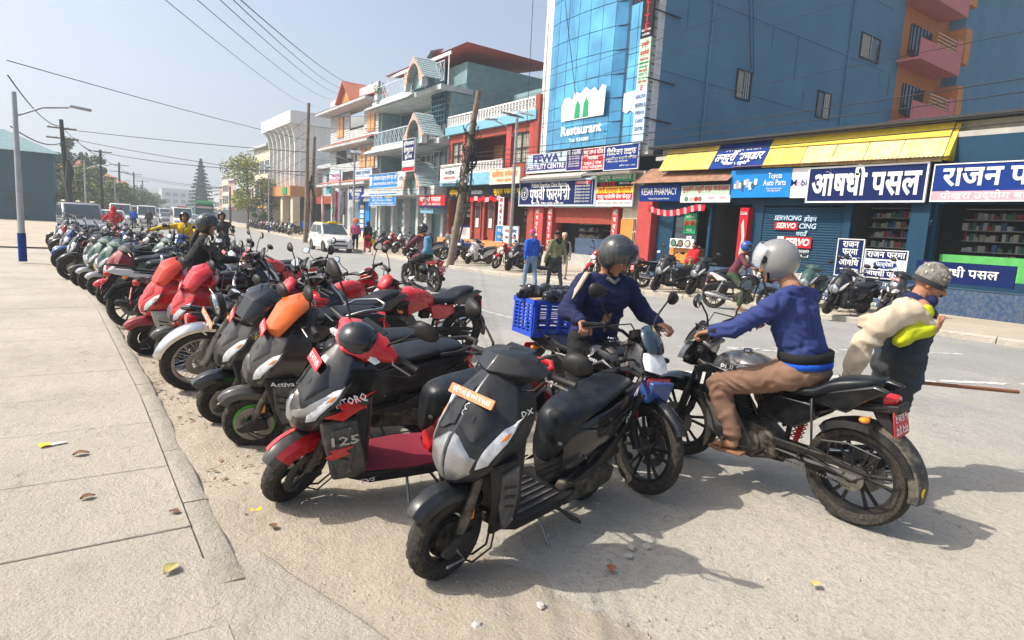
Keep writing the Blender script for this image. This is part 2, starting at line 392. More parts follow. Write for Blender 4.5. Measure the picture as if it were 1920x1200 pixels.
# worn crossing paint: ragged strips, each 5 mm above the road crown
paint = mat('worn_road_paint', (.52, .52, .49), .8, var=.25, scale=14, dust=.55, dustcol=(.28, .27, .25))
rp = random.Random(11); n_m = 0
def road_z(x, y):
    a, b_ = lerp(KERB_L, y), lerp(KERB_R, y); return .035 * math.sin(math.pi * (x - a) / (b_ - a)) * (1 if y > 6 else max(0, y) / 6)
marks = []
for i in range(7): marks.append((9.6 - i * .78, 3.1 + i * .42, 2.3, .16, -.52))
for i in range(5): marks.append((11.4 - i * .8, 4.6 + i * .3, 1.7, .12, -.5))
for (x, y, ln, w, an) in marks + [(6.6, 9.5 + 6 * k, 1.8, .11, 1.57) for k in range(7)]:
    k = 0; ca, sa = math.cos(an), math.sin(an); t = -ln / 2
    while t < ln / 2:
        l = rp.uniform(.16, .42)
        if rp.random() < .8:
            pts = []
            for j in range(14):
                a = 2 * math.pi * j / 14; rr = rp.uniform(.55, 1.05); u, vv = t + l / 2 + math.cos(a) * l * .55 * rr, math.sin(a) * w * .5 * rr
                px, py = x + u * ca - vv * sa, y + u * sa + vv * ca; pts.append((px, py))
            zc = max(road_z(px, py) for px, py in pts) + .005
            part_m = MB().prism(pts, zc - .003, zc, plane='XY')
            if k == 0: root_m = MB()
            root_m.add(part_m.v, part_m.f); k += 1
        t += l
    if k:
        o = root_m.build('road_marking', paint, smooth=False); o['kind'] = 'structure'

# scattered grit, chips and litter
gr = random.Random(5)
grit = MB()
for i in range(5200):
    y = gr.uniform(1.0, 13) ** 1.0; x = lerp(KERB_L, y) + abs(gr.gauss(.1, .75)) if gr.random() < .75 else gr.uniform(.6, 5.5)
    s_ = gr.uniform(.003, .010) * (1.6 if gr.random() < .05 else 1); z = .012
    a = gr.random() * 6
    grit.add([(x + s_ * math.cos(a + q) * gr.uniform(.7, 1.3), y + s_ * math.sin(a + q) * gr.uniform(.7, 1.3), z - .006) for q in (0, 1.6, 3.1, 4.7)] + [(x, y, z + s_ * .8)], [(0, 1, 4), (1, 2, 4), (2, 3, 4), (3, 0, 4)])
tag(grit.build('gravel', mat('grit', (.36, .32, .27), .9, var=.4, scale=60), smooth=False), 'loose grit and small stones scattered on the dusty roadside', 'gravel', kind='stuff')
lt = MB()
for i in range(900):
    y = gr.uniform(3.4, 14); x = lerp(KERB_L, y) + abs(gr.gauss(.02, .16 + .2 * (y > 7))); a = gr.random() * 6; s_ = gr.uniform(.008, .03); u, w = Vector((math.cos(a), math.sin(a), gr.uniform(-.2, .3))) * s_, Vector((-math.sin(a), math.cos(a), gr.uniform(-.4, .4))) * s_ * gr.uniform(.15, .6); c_ = Vector((x, y, .036))
    lt.add([c_ - u, c_ + w, c_ + u, c_ - w], [(0, 1, 2, 3)])
tag(lt.build('leaf_litter', mat('litter_brown', (.20, .13, .08), .9, var=.7, scale=30), smooth=False), 'brown leaf scraps and twigs gathered along the kerb', 'leaf litter', kind='stuff')
leafm = [mat('dry_leaf_brown', (.16, .09, .045), .8, var=.3), mat('dry_leaf_yellow', (.42, .36, .12), .8, var=.3), mat('dry_leaf_rust', (.32, .12, .06), .8)]
def leaf(x, y, z, s_, a, mi, lab):
    q = MB(); v = []; f = []
    for i in range(7):
        t = i / 6; w = math.sin(math.pi * min(1, t * 1.02 + .02)) * .34; cz = .25 * math.sin(t * 3) * s_
        for k, sg in enumerate((-1, 0, 1)): v.append((x + (t - .5) * s_ * math.cos(a) - sg * w * s_ * math.sin(a), y + (t - .5) * s_ * math.sin(a) + sg * w * s_ * math.cos(a), z + .003 + cz * .5 + abs(sg) * .12 * s_))
    for i in range(6):
        for k in range(2): f.append((i * 3 + k, i * 3 + k + 1, i * 3 + k + 4, i * 3 + k + 3))
    q.add(v, f); o = q.build('dry_leaf', leafm[mi], ang=180); tag(o, lab, 'leaf', 'dry leaves lying on the ground')
for a in [(-.02, 3.95, .056, .075, .3, 0, 'dark curled dry leaf lying across the pavement joint'), (.36, 3.55, .056, .06, 2.5, 0, 'small dark leaf on the pavement slab beside the broken kerb'),
          (-.05, 4.7, .056, .09, .1, 0, 'thin dark twig-like leaf on the middle pavement slab'), (.28, 2.95, .056, .09, .9, 1, 'curled yellow-brown leaf on the nearest worn pavement'),
          (1.02, 1.95, .02, .10, .8, 1, 'greenish yellow leaf on the dusty ground in front of the nearest scooter'), (1.1, 1.78, .02, .11, 2.2, 2, 'long brown leaf beside the yellow leaf at the bottom'),
          (.78, 3.2, .03, .06, 2., 0, 'curled brown leaf on the dust left of the red and black scooter wheel'), (1.16, 1.66, .02, .13, .4, 1, 'large pale yellow leaf at the lower edge of the ground'),
          (2.1, 2.02, .02, .07, 1., 2, 'small reddish leaf in the nearest scooter shadow edge'), (2.9, 1.42, .02, .06, 0, 1, 'pale yellow leaf on the open ground at lower right')]: leaf(*a)
w_ = empty('sweet_wrapper', (-.22, 4.95, .056), .3, 'crumpled yellow and silver wrapper on the left pavement', 'wrapper')
q = MB(); q.loft([[(i * .02 - .05, j * .02, .006 + .012 * abs(math.sin(i * 2 + j * 3))) for i in range(4)] for j in range(4)], closed=False); q.build('printed_half', M['s_yel'], w_, ang=20)
q = MB(); q.loft([[(i * .022 + .008, j * .018, .006 + .008 * abs(math.sin(i * 3 + j * 2))) for i in range(5)] for j in range(3)], closed=False); q.build('foil_half', M['panel'], w_, ang=20)
q = MB(); q.loft([[(.72 + i * .02, 3.42 + j * .02, .03 + .01 * abs(math.sin(i * 2 + j))) for i in range(4)] for j in range(3)], closed=False)
tag(q.build('paper_scrap', M['s_yel'], ang=20), 'small yellow scrap of paper on the dust beside the kerb', 'paper scrap')
rk = random.Random(8)
for i, (x, y, lab) in enumerate([(2.28, 2.08, 'angular grey asphalt chunk in the shadow right of the scooter stand'), (2.36, 2.13, 'topmost of the grey asphalt chunks in the scooter shadow'), (2.44, 2.10, 'rightmost grey asphalt chunk in the scooter shadow'), (1.62, 1.96, 'pale round pebble in the shadow below the scooter stand'), (1.30, 1.98, 'grey stone chip just in front of the scooter front wheel')]):
    q = MB().ball((x, y, .018), (rk.uniform(.02, .034), rk.uniform(.018, .028), rk.uniform(.012, .02)), nu=6, nv=4, rot=(0, 0, i))
    q.v = [(a + rk.uniform(-.005, .005), b_ + rk.uniform(-.005, .005), c_ + rk.uniform(-.003, .003)) for a, b_, c_ in q.v]
    tag(q.build('stone', M['concrete'], smooth=False), lab, 'stone', 'loose stones on the ground')

# ---------------------------------------------------------------- signs
def sign(name, lab, y0, y1, z0, z1, x, base, rows, fr=None, tilt=0., frw=.03, cat='sign', panels=(), dep=.06):
    """board facing the road; rows = (text, height share from bottom, size, material, bold, width share, centre share)"""
    yc, zc = (y0 + y1) / 2, (z0 + z1) / 2; w, h = abs(y0 - y1), z1 - z0
    e = empty(name, (x, yc, zc), R(-90), lab, cat, 'shop signs along the street'); e.rotation_euler = (tilt, 0, R(-90))
    MB().box((0, dep / 2 + .004, 0), (w, dep, h)).build('board', base, e, smooth=False)
    for (a, b_, c_, d, pm) in panels:
        MB().box(((a + b_ - 1) / 2 * w, -.0015, (c_ + d - 1) / 2 * h), ((b_ - a) * w, .009, (d - c_) * h)).build('panel', pm, e, smooth=False)
    if fr is not None:
        q = MB()
        for sx, sz, a, b_ in ((0, 1, w + frw, frw), (0, -1, w + frw, frw)): q.box((0, dep / 2 - .01, sz * h / 2), (a, dep + .02, b_))
        for sx in (-1, 1): q.box((sx * w / 2, dep / 2 - .008, 0), (frw, dep + .017, h - frw - .002))
        q.build('frame', fr, e, smooth=False)
    for r_ in rows:
        t, zz, sz, mt, bd, ws = r_[:6]; cx = r_[6] if len(r_) > 6 else .5
        text(t, sz, mt, e, ((cx - .5) * w, -.009, (zz - .5) * h), (R(90), 0, 0), bold=bd, width=ws * w if ws else None)
    return e
def vtext(body, size, m, e, x, y, z, step, bold=.015):
    for i, ch in enumerate(body): text(ch, size, m, e, Vector((x, y, z - i * step)) - Vector(e.location), FACE_W, bold=bold)
W, N_, RD, YL, NV, BK = M['s_white'], M['s_navy'], M['s_red'], M['s_yel'], M['s_purple'], M['s_black']

# ---------------------------------------------------------------- building helpers
def facade(y0, y1, z0, z1, x, th, holes):
    """wall facing the road between x and x+th with rectangular openings (ya,yb,za,zb)"""
    m = MB(); ys_ = sorted({y0, y1, *[k for h in holes for k in h[:2]]}); zs = sorted({z0, z1, *[k for h in holes for k in h[2:]]})
    for a, b_ in zip(ys_, ys_[1:]):
        run = None
        for c_, d in zip(zs, zs[1:]):
            solid = not any(h[0] <= (a + b_) / 2 <= h[1] and h[2] <= (c_ + d) / 2 <= h[3] for h in holes)
            if solid: run = (run[0], d) if run else (c_, d)
            if not solid or d == zs[-1]:
                if run: addb(m, x, x + th, a, b_, run[0], run[1]); run = None
    return m
def window(e, ya, yb, za, zb, x, nv=2, nh=1, fm=None, gm=None, bars=0, deep=.08, fw_=.05):
    fm = fm or M['frame']; gm = gm or M['glass']
    q = MB(); addb(q, x, x + .05, ya, yb, za, za + fw_); addb(q, x, x + .05, ya, yb, zb - fw_, zb)
    for i in range(nv + 1):
        yy = ya + fw_ / 2 + (yb - ya - fw_) * i / nv; addb(q, x + .002, x + .048, yy - fw_ / 2, yy + fw_ / 2, za + fw_, zb - fw_)
    for i in range(1, nh):
        zz = za + (zb - za) * i / nh; addb(q, x + .004, x + .046, ya + fw_, yb - fw_, zz - .02, zz + .02)
    f_ = part(q, 'window', fm, e, smooth=False)
    g_ = bxs(x + deep, x + deep + .015, ya + .01, yb - .01, za + .01, zb - .01).build('pane', gm, f_, smooth=False)
    g_.location = (0, 0, 0)
    if bars:
        q = MB()
        for i in range(bars): yy = ya + (yb - ya) * (i + .5) / bars; q.tube([(x - .03, yy, za), (x - .03, yy, zb)], .010, 5)
        for zz in (za + .15, (za + zb) / 2, zb - .15): addb(q, x - .036, x - .024, ya, yb, zz - .012, zz + .012)
        b_ = q.build('grille', M['frame'], f_, smooth=False); b_.location = (0, 0, 0)
    return f_
def shelves(e, ya, yb, za, zb, x, seed, cols, name='shelf_stock', fill=.8):
    rs = random.Random(seed); q = MB(); n_ = max(2, int((zb - za) / .3)); ms = [MB() for _ in cols]
    for i in range(n_ + 1): addb(q, x, x + .35, ya, yb, za + (zb - za) * i / n_ - .012, za + (zb - za) * i / n_ + .012)
    part(q, 'shelf', M['concrete'], e, smooth=False)
    for i in range(n_):
        z = za + (zb - za) * i / n_ + .013; yy = ya + .02
        while yy < yb - .1:
            w = rs.uniform(.05, .16); h = rs.uniform(.09, .22)
            if rs.random() < fill: addb(ms[rs.randrange(len(cols))], x + rs.uniform(.0, .06), x + .3, yy, yy + w * .92, z, z + h)
            yy += w
    for mm, cc in zip(ms, cols):
        if mm.v: o = part(mm, name, cc, e, smooth=False); o['kind'] = 'stuff'
STK = [mat('carton_%s' % n, c_, .6) for n, c_ in (('cream', (.42, .38, .3)), ('blue', (.06, .12, .25)), ('green', (.07, .2, .12)), ('red', (.3, .06, .06)), ('white', (.5, .5, .48)), ('brown', (.2, .13, .08)))]
def shutter(e, ya, yb, za, zb, x, m_, pitch=.09):
    q = MB(); n_ = int((zb - za) / pitch); rings = []
    for i in range(n_):
        z = za + i * pitch
        for dz, dx in ((0, .02), (.02, 0), (pitch * .6, -.004), (pitch * .8, .01)): rings.append([(x + dx, ya, z + dz), (x + dx, yb, z + dz)])
    q.loft(rings, closed=False); return part(q, 'shutter', m_, e, ang=30)
def corrugated(p00, p01, p10, p11, n_=60, amp=.02, steps=2):
    """sheet between two edges; corrugations run from edge 0 to edge 1"""
    m = MB(); rings = []
    p00, p01, p10, p11 = map(Vector, (p00, p01, p10, p11)); nn = (p01 - p00).cross(p10 - p00).normalized()
    for i in range(n_ * 4 + 1):
        t = i / (n_ * 4); h = nn * amp * math.sin(i * math.pi / 2); a, b_ = p00.lerp(p01, t) + h, p10.lerp(p11, t) + h
        rings.append([a, a.lerp(b_, .5), b_])
    m.loft(rings, closed=False); return m
def lattice(e, ya, yb, za, zb, x, n_, m_, name='railing'):
    q = MB(); q.tube([(x, ya, zb), (x, yb, zb)], .035, 6); q.tube([(x, ya, za), (x, yb, za)], .03, 6); w = (yb - ya) / n_
    for i in range(n_ + 1): q.tube([(x, ya + i * w, za), (x, ya + i * w, zb)], .022, 5)
    for i in range(n_):
        a, b_ = ya + i * w, ya + (i + 1) * w; zm, ym = (za + zb) / 2, (a + b_) / 2
        q.tube([(x, a, za), (x, b_, zb)], .014, 4); q.tube([(x, a, zb), (x, b_, za)], .014, 4)
        q.tube([(x, a, zm), (x, ym, zb), (x, b_, zm), (x, ym, za)], .014, 4, closed=True)
    return part(q, name, m_, e, ang=30)
# ================================================================ right-hand row of buildings
# --- tall blue building with mirror-glass front
e = empty('glass_fronted_building', (20, 23, .12), 0, 'tall building with blue mirror glass front and plain blue side wall', 'building')
XF = 19.9
q = MB(); addb(q, XF + .35, 40.3, 19.1, 26.9, 5.4, 20); addb(q, XF + 2.2, 40.3, 19.1, 26.9, .1, 5.4)
part(q, 'wall', M['navyw'], e, smooth=False)
rs = random.Random(31)
for k in range(16):
    x = rs.uniform(20.8, 39.5); z = rs.choice((18.4, 15.5, 12.1, 9.66, 8.7)); part(bxs(x, x + rs.uniform(.04, .16), 19.094, 19.1 - .001 * k / 9, z - rs.uniform(.6, 2.2), z), 'rain_streak', mat('rain_streak', (.05, .15, .25), .9, var=.3, scale=2), e, smooth=False)
for x in (23.2, 34.6): part(MB().tube([(x, 19.03, 5.5), (x, 19.03, 19)], .05, 8), 'drain_pipe', M['navyw'], e)
for z in (8.7, 12.1, 15.5): part(bxs(XF + .5, 38.9, 19.075, 19.1, z - .012, z + .012), 'floor_line', M['navyw'], e, smooth=False)
for (x0, x1, z0, z1, ty) in ((25.35, 26.35, 8.45, 9.65, 0), (32.2, 33.4, 8.6, 9.85, 1), (35.8, 37.8, 12.35, 13.55, 2)):
    q = MB()
    for a, b_, c_, d in ((x0, x1, z0 - .06, z0), (x0, x1, z1, z1 + .06), (x0 - .06, x0, z0 - .06, z1 + .06), (x1, x1 + .06, z0 - .06, z1 + .06)): addb(q, a, b_, 19.03, 19.098, c_, d)
    addb(q, (x0 + x1) / 2 - .03, (x0 + x1) / 2 + .03, 19.05, 19.096, z0, z1)
    f_ = part(q, 'window', M['frame'], e, smooth=False)
    for i in range(2):
        xa = x0 + i * (x1 - x0) / 2 + (.03 if i else 0); pn = bxs(xa, xa + (x1 - x0) / 2 - .03, 19.075, 19.094, z0, z1).build('pane', M['curtain'] if (i == 0) ^ (ty == 1) else M['glass'], f_, smooth=False)
    q = MB()
    for i in range(3 if ty < 2 else 1): q.tube([(x0 + (x1 - x0) * (.5 + .16 * i), 19.02, z0), (x0 + (x1 - x0) * (.5 + .16 * i), 19.02, z1)], .012, 5)
    q.build('grille', M['white'], f_)
# white cladding strips both sides with panel joints
for (a, b_) in ((19.1, 19.72), (26.25, 26.9)):
    z = 5.2; k = 0
    while z < 18:
        part(bxs(XF, XF + .345, a, b_, z + .012, min(18, z + .46)), 'cladding_panel', M['panel'], e, smooth=False, bevel=.006, seg=1); z += .46
# curved curtain wall: glass panes one by one between mullions
def bay(t):                       # t = metres from the left end; returns x (bay bulges, dips at the recess)
    y = 26.2 - t
    if y > 20.95: return XF - .05 - .28 * math.sin(math.pi * min(1, max(0, (26.2 - y) / 5.25))) ** .6
    if y > 20.75: return XF + .18
    return XF - .02
cols = [26.2, 25.45, 24.65, 23.85, 23.05, 22.25, 21.5, 20.95, 20.75, 20.25, 19.76]
rowsz = [5.75 + i * 1.02 for i in range(13)]
pr_ = random.Random(2)
for i in range(len(cols) - 1):
    a, b_ = cols[i], cols[i + 1]; xa, xb = bay(26.2 - a - .01), bay(26.2 - b_ - (.01 if b_ != 20.95 else -.01))
    if a == 20.95: xa = xb = XF + .18
    if a == 20.75: xa = XF
    off = .5 if a <= 20.75 else 0
    for j in range(len(rowsz) - 1):
        z0, z1 = rowsz[j] - off * .6, rowsz[j + 1] - off * .6
        if a <= 20.75 and j == 6: continue
        dx = pr_.uniform(-.006, .006); dz = pr_.uniform(-.006, .006); g_ = .014
        q = MB(); q.loft([[(xa + dx, a - g_, z0 + g_), (xb - dx, b_ + g_, z0 + g_), (xb + dz, b_ + g_, z1 - g_), (xa + dz, a - g_, z1 - g_)], [(xa + .03, a - g_, z0 + g_), (xb + .03, b_ + g_, z0 + g_), (xb + .03, b_ + g_, z1 - g_), (xa + .03, a - g_, z1 - g_)]])
        part(q, 'glass_pane', M['curtainwall'], e, smooth=False)
q = MB()
for i, a in enumerate(cols):
    x = bay(26.2 - a); q.box((x + .06, a, 11.7), (.09, .035, 12.6))
for j, z in enumerate(rowsz):
    for i in range(len(cols) - 1):
        a, b_ = cols[i], cols[i + 1]; xa, xb = bay(26.2 - a - .01), bay(26.2 - b_ - .01); zz = z - (.3 if a <= 20.75 else 0)
        q.tube([(xa + .045, a, zz), (xb + .045, b_, zz)], .022, 4)
part(q, 'mullion', M['mull'], e, smooth=False)
part(bxs(XF + .12, XF + .345, 19.73, 26.24, 5.45, 18), 'backing', M['mull'], e, smooth=False)
part(bxs(XF + .02, XF + .2, 19.9, 20.7, 11.6, 12.1), 'dark_vent_block', M['dark'], e, smooth=False)  # dark block in the pane gap, the unlit inside put into its colour
# vinyl print stuck on the glass
rt_ = empty('restaurant_window_print', (XF - .42, 23.1, 7.4), R(-90), 'torn white restaurant print stuck on the blue mirror glass', 'sign')
MB().prism([(-1.55, .35), (-1.5, -.35), (1.5, -.35), (1.55, .9), (1.3, 1.0), (1.05, .72), (.8, .95), (.5, .85), (.2, 1.05), (-.2, .8), (-.6, .95), (-.75, .55), (-1.0, .75), (-1.35, .7)], -.004, .004, plane='XZ').build('torn_backing', M['s_white'], rt_, smooth=False)
for k, (a, b_) in enumerate(((-.35, .28), (.25, .34))): MB().prism([(a - .2, -.3), (a + .22, -.3), (a + .2, b_), (a, b_ + .25), (a - .14, b_)], -.010, -.006, plane='XZ').build('printed_figure', M['s_green'], rt_, smooth=False)
text('cation', .3, M['s_pale'], rt_, (.8, -.012, .2), (R(90), 0, 0), bold=.01)
text('Restaurant', .62, M['s_white'], rt_, (0, -.01, -.85), (R(90), 0, 0), bold=.03, width=2.9)
text('Tel. 524081', .26, M['s_white'], rt_, (-.1, -.01, -1.32), (R(90), 0, 0), bold=.02, width=1.4)
rw = empty('torn_window_print', (XF - .06, 20.2, 7.45), R(-90), 'small torn white print on the narrow glass column right of the recess', 'sign')
MB().prism([(-.55, .45), (-.55, -.3), (-.3, -.42), (-.1, -.3), (.15, -.45), (.3, -.55), (.38, .5)], -.004, .004, plane='XZ').build('torn_backing', M['s_white'], rw, smooth=False)
text('र सेल्फ', .24, M['s_pale'], rw, (0, -.012, .2), (R(90), 0, 0), bold=.02, width=.7); text('सि कृषि', .22, M['s_pale'], rw, (-.1, -.012, -.1), (R(90), 0, 0), bold=.02, width=.6)
# vertical sign tower on the corner
vs = empty('vertical_sign_tower', (XF - .25, 19.45, 5.5), 0, 'tall vertical stack of sign boards on the corner of the blue building', 'sign')
segs = [(5.68, 8.0, M['s_pale']), (8.0, 9.9, M['s_mint']), (9.9, 12.1, M['s_black']), (12.1, 15.2, M['s_royal'])]
for z0, z1, mm in segs: part(bxs(XF - .32, XF - .24, 19.14, 19.78, z0 + .01, z1), 'board', mm, vs, smooth=False)
q = MB()
for z in [5.6 + i * .36 for i in range(27)]: addb(q, XF - .24, XF + .0, 19.16, 19.19, z, z + .03); addb(q, XF - .24, XF + .0, 19.72, 19.75, z, z + .03)
for z in (6.6, 8.2, 10.9, 13.4): addb(q, XF - .5, XF + .6, 19.0, 19.03, z, z + .05); addb(q, XF + .2, XF + 1.2, 18.98, 19.06, z, z + .04)
part(q, 'bracket', M['frame'], vs, smooth=False)['kind'] = 'stuff'
xs = XF - .326
vtext('ELITE', .44, M['s_red'], vs, xs, 19.46, 11.75, .36, .03)
for t, z, sz, mt_, w in (('BEAUTY SPA', 10.22, .12, M['s_white'], .5), ('& MORE', 10.05, .12, M['s_white'], .4), ('पृथ्वी', 9.65, .24, M['s_red'], .42), ('फार्मेसी', 9.3, .24, M['s_red'], .5)):
    text(t, sz, mt_, vs, Vector((xs, 19.46, z)) - vs.location, FACE_W, bold=.02, width=w)
for i in range(7): text(['औषधि तथा', 'सर्जिकल सामान', 'थोक तथा खुद्रा', 'पोखरा न्यूरोड', 'फोन नं', '०६१ ५२४०८१', 'दाँत सेवा'][i], .13, M['s_green'] if i % 3 else M['s_red'], vs, Vector((xs, 19.46, 9.05 - i * .15)) - vs.location, FACE_W, bold=.01, width=.48)
for i, t in enumerate(['HEALTHY', 'HEARING &', 'SPEECH', 'CARE', 'CENTRE']): text(t, .2, M['s_navy'], vs, Vector((xs, 19.46, 7.55 - i * .33)) - vs.location, FACE_W, bold=.01, width=.3 + .035 * len(t))
for z0 in (14.6, 13.7): text('लाइफ इन्स्योरेन्स', .14, M['s_white'], vs, Vector((xs, 19.46, z0)) - vs.location, FACE_W, width=.5)
text('E', .3, M['s_red'], vs, Vector((xs, 19.46, 7.9)) - vs.location, FACE_W, bold=.02)
# ground floor of the glass building: open pharmacy between pillars
for a in ((XF - .1, XF + 1.2, 26.0, 26.9, .1, 4.6), (XF - .12, XF + .3, 25.2, 25.6, .1, 3.1), (XF - .12, XF + .3, 20.45, 20.85, .1, 3.1)): part(bxs(*a), 'pillar', M['redp'], e, smooth=False)
part(bxs(XF - .05, XF + 2.2, 19.1, 26.9, 2.95, 4.5), 'lintel', M['palegrey'], e, smooth=False)
part(bxs(XF - .45, XF + 2.2, 18.1, 26.9, .1, .7), 'plinth', M['concrete'], e, smooth=False)
part(bxs(XF + .05, XF + .12, 20.86, 25.2, 2.2, 2.95), 'fascia', M['brick'], e, smooth=False)
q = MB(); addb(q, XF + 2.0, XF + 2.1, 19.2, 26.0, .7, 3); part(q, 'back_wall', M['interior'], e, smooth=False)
shelves(e, 23.4, 25.0, .8, 2.9, XF + 1.5, 1, [STK[4], STK[1], STK[0]]); shelves(e, 20.9, 23.2, .8, 2.3, XF + 1.6, 2, [STK[1], STK[5], STK[0]], fill=.6)
part(bxs(XF + .5, XF + .9, 21.6, 24.0, .7, 1.5), 'counter', M['stepblue'], e, smooth=False)
shutter(e, 19.1, 20.3, 2.45, 3.1, XF + .0, M['cream'], .08)
part(bxs(XF + .02, XF + .1, 19.62, 20.4, .7, 2.45), 'door', M['counter'], e, smooth=False, bevel=.01)
q = MB()
for i in range(6): q.tube([(XF, 19.14 + i * .09, .7), (XF, 19.14 + i * .09, 2.44)], .012, 5)
for z in (1.1, 1.9): addb(q, XF - .014, XF + .014, 19.1, 19.62, z, z + .03)
part(q, 'gate_grille', M['cream'], e, smooth=False)
part(bxs(XF - .35, XF + 2.2, 18.25, 19.04, .1, 3.3), 'corner_pillar', M['redp'], e, smooth=False)
vp = empty('pharmacy_pillar_lettering', (XF - .13, 25.4, 2.7), 0, 'white vertical letters painted on the red pillars of the pharmacy', 'sign')
for yy, x_ in ((26.5, XF - .11), (25.4, XF - .13), (20.65, XF - .13)): vtext('औषधीपसल', .3, W, vp, x_, yy, 2.72, .31, .015)
sign('fertility_sign', 'pale sign reading FEWA FERTILITY CENTRE above the blue pharmacy board', 27.55, 24.22, 4.72, 5.66, XF - .24, M['s_pale'], [('FEWA', .72, .55, NV, .03, .66), ('FERTILITY CENTRE', .3, .34, W, .02, .92)], fr=M['panel'], panels=[(.02, .99, .12, .48, NV)])
sign('clinic_sign', 'narrow dark purple sign with small white list beside the fertility sign', 24.2, 23.05, 4.70, 5.66, XF - .24, NV, [('पोखरा क्लिनिक', .85, .2, W, .01, .8)] + [('सेवा तथा परामर्श', .7 - i * .12, .11, W, 0, .7) for i in range(5)], fr=M['panel'])
sign('red_notice_sign', 'red sign with white lettering right of the purple clinic sign', 23.03, 21.53, 4.68, 5.66, XF - .24, RD, [('मुटु तथा दाँत', .82, .25, W, .02, .9), ('उपचार', .52, .25, W, .02, .5), ('एक्स-रे सेवा', .3, .2, W, .01, .8), ('रगत परीक्षण', .12, .2, W, .01, .9)], fr=M['panel'], panels=[(.03, .97, .62, .64, W)])
sign('insurance_sign', 'royal blue life insurance sign at the corner over the pharmacy', 21.5, 19.38, 4.60, 5.66, XF - .24, M['s_royal'], [('िसिटजन लाइफ', .72, .36, W, .02, .85), ('इन्स्योरेन्स कम्पनी लििमटेड', .47, .14, W, .01, .9), ('पोखरा शाखा कार्यालय', .34, .1, W, 0, .6, .4), ('फोन ०६१ ५३४', .16, .09, W, 0, .45, .7)], fr=M['panel'])
sg = sign('pharmacy_sign', 'large navy pharmacy sign with round emblem and white Devanagari name', 27.9, 21.85, 3.03, 4.27, XF - .34, N_, [('Prithivi Swasthya Clinic Pvt.Ltd.', .83, .27, W, .02, .48, .42), ('ठेगाना १, पोखरा न्यूरोड, तल्लो तला', .09, .13, W, .01, .42, .42)] + [('सेवाहरू', .86, .16, W, .01, .14, .85)] + [('• परीक्षण तथा उपचार', .73 - i * .115, .11, W, 0, .18, .85) for i in range(6)], fr=M['s_pale'], frw=.07, panels=[(.765, .94, .80, .93, RD)])
text('पृथ्वी फार्मेसी', .8, W, sg, (-.42, -.009, -.08), (R(90), 0, 0), bold=.022, width=3.3)
q = MB(); q.lathe([(.30, 0), (.33, 0), (.33, -.01), (.30, -.01)], 28, closed=True, T=Matrix.Translation((-2.55, 0, 0))); q.lathe([(.20, 0), (.225, 0), (.225, -.01), (.20, -.01)], 24, closed=True, T=Matrix.Translation((-2.55, 0, 0)))
q.box((-2.55, -.004, .0), (.05, .012, .26)); q.box((-2.55, -.004, .05), (.2, .012, .04)); q.build('emblem', W, sg, smooth=False)
q = MB()
for a, b_, c_, d in ((-2.9, 2.9, .56, .57), (-2.9, 2.9, -.57, -.56), (1.62, 1.635, -.5, .5), (2.8, 2.815, -.5, .5)): q.box(((a + b_) / 2, -.003, (c_ + d) / 2), (b_ - a, .01, abs(d - c_)))
q.box((-.42, -.003, .31), (2.9, .01, .015)); q.build('border_line', W, sg, smooth=False)
sg = sign('stacked_sign', 'stack of green, black, yellow, red and white sign strips beside the pharmacy sign', 21.75, 19.4, 3.0, 4.38, XF - .36, W, [('आयुष ओमरसिज', .9, .26, W, .02, .85), ('ELITE', .70, .27, RD, .03, .4, .32), ('BEAUTY & SPA', .72, .12, W, .01, .25, .76), ('पृथ्वी स्वास्थ्य क्लीनिक', .52, .26, RD, .02, .9), ('मृत्यु ज्योतिष सेवा केन्द्र', .30, .24, W, .02, .9), ('HEALTHY HEARING, SPEECH CARE CENTRE', .1, .15, M['concrete'], .01, .88)], panels=[(0, 1, .79, 1, M['s_green']), (0, 1, .62, .785, BK), (0, 1, .42, .615, YL), (0, 1, .2, .415, RD)], fr=M['panel'])
# sloping concrete eaves over the pharmacy
q = MB(); q.prism([(19.05, 4.35), (22.0, 4.62), (22.0, 4.72), (19.0, 4.45)], 19.2, 22.2); q.prism([(19.3, 4.3), (20.0, 4.65), (20.0, 4.75), (19.25, 4.4)], 22.6, 27.6); part(q, 'eave', M['concrete'], e, smooth=False)

# --- single storey shops under the yellow sloping board
e = empty('single_storey_shops', (20, 12, .12), 0, 'single storey shop row under a long sloping yellow board roof', 'building')
q = facade(-6, 18.2, .1, 4.9, XF, .25, [(15.62, 17.35, .75, 2.95), (13.75, 15.5, .75, 3.1), (10.44, 13.29, .8, 3.05), (8.42, 10.2, 1.0, 3.1), (2.2, 7.8, 1.0, 3.1), (-5, 1.8, 1.0, 3.1)])
part(q, 'wall', M['bluep'], e, smooth=False)
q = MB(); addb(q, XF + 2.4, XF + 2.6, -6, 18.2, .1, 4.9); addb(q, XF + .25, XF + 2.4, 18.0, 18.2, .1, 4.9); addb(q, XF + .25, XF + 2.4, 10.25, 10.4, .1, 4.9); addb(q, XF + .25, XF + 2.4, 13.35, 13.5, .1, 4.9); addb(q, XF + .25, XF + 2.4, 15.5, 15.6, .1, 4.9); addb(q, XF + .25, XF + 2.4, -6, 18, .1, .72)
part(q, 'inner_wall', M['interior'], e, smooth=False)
part(bxs(XF, 27, -7, 18.6, 4.9, 5.05), 'roof', M['concrete'], e, smooth=False)
part(bxs(XF - .25, 27, -7.2, 18.9, 5.38, 5.46), 'roof_sheet', M['frame'], e, smooth=False)
part(bxs(XF + .4, 27, -7, 18.6, 5.05, 5.38), 'parapet', M['cream'], e, smooth=False)
part(bxs(XF - .4, XF + .02, 13.3, 18.2, .1, .74), 'plinth', M['stepblue'], e, smooth=False)
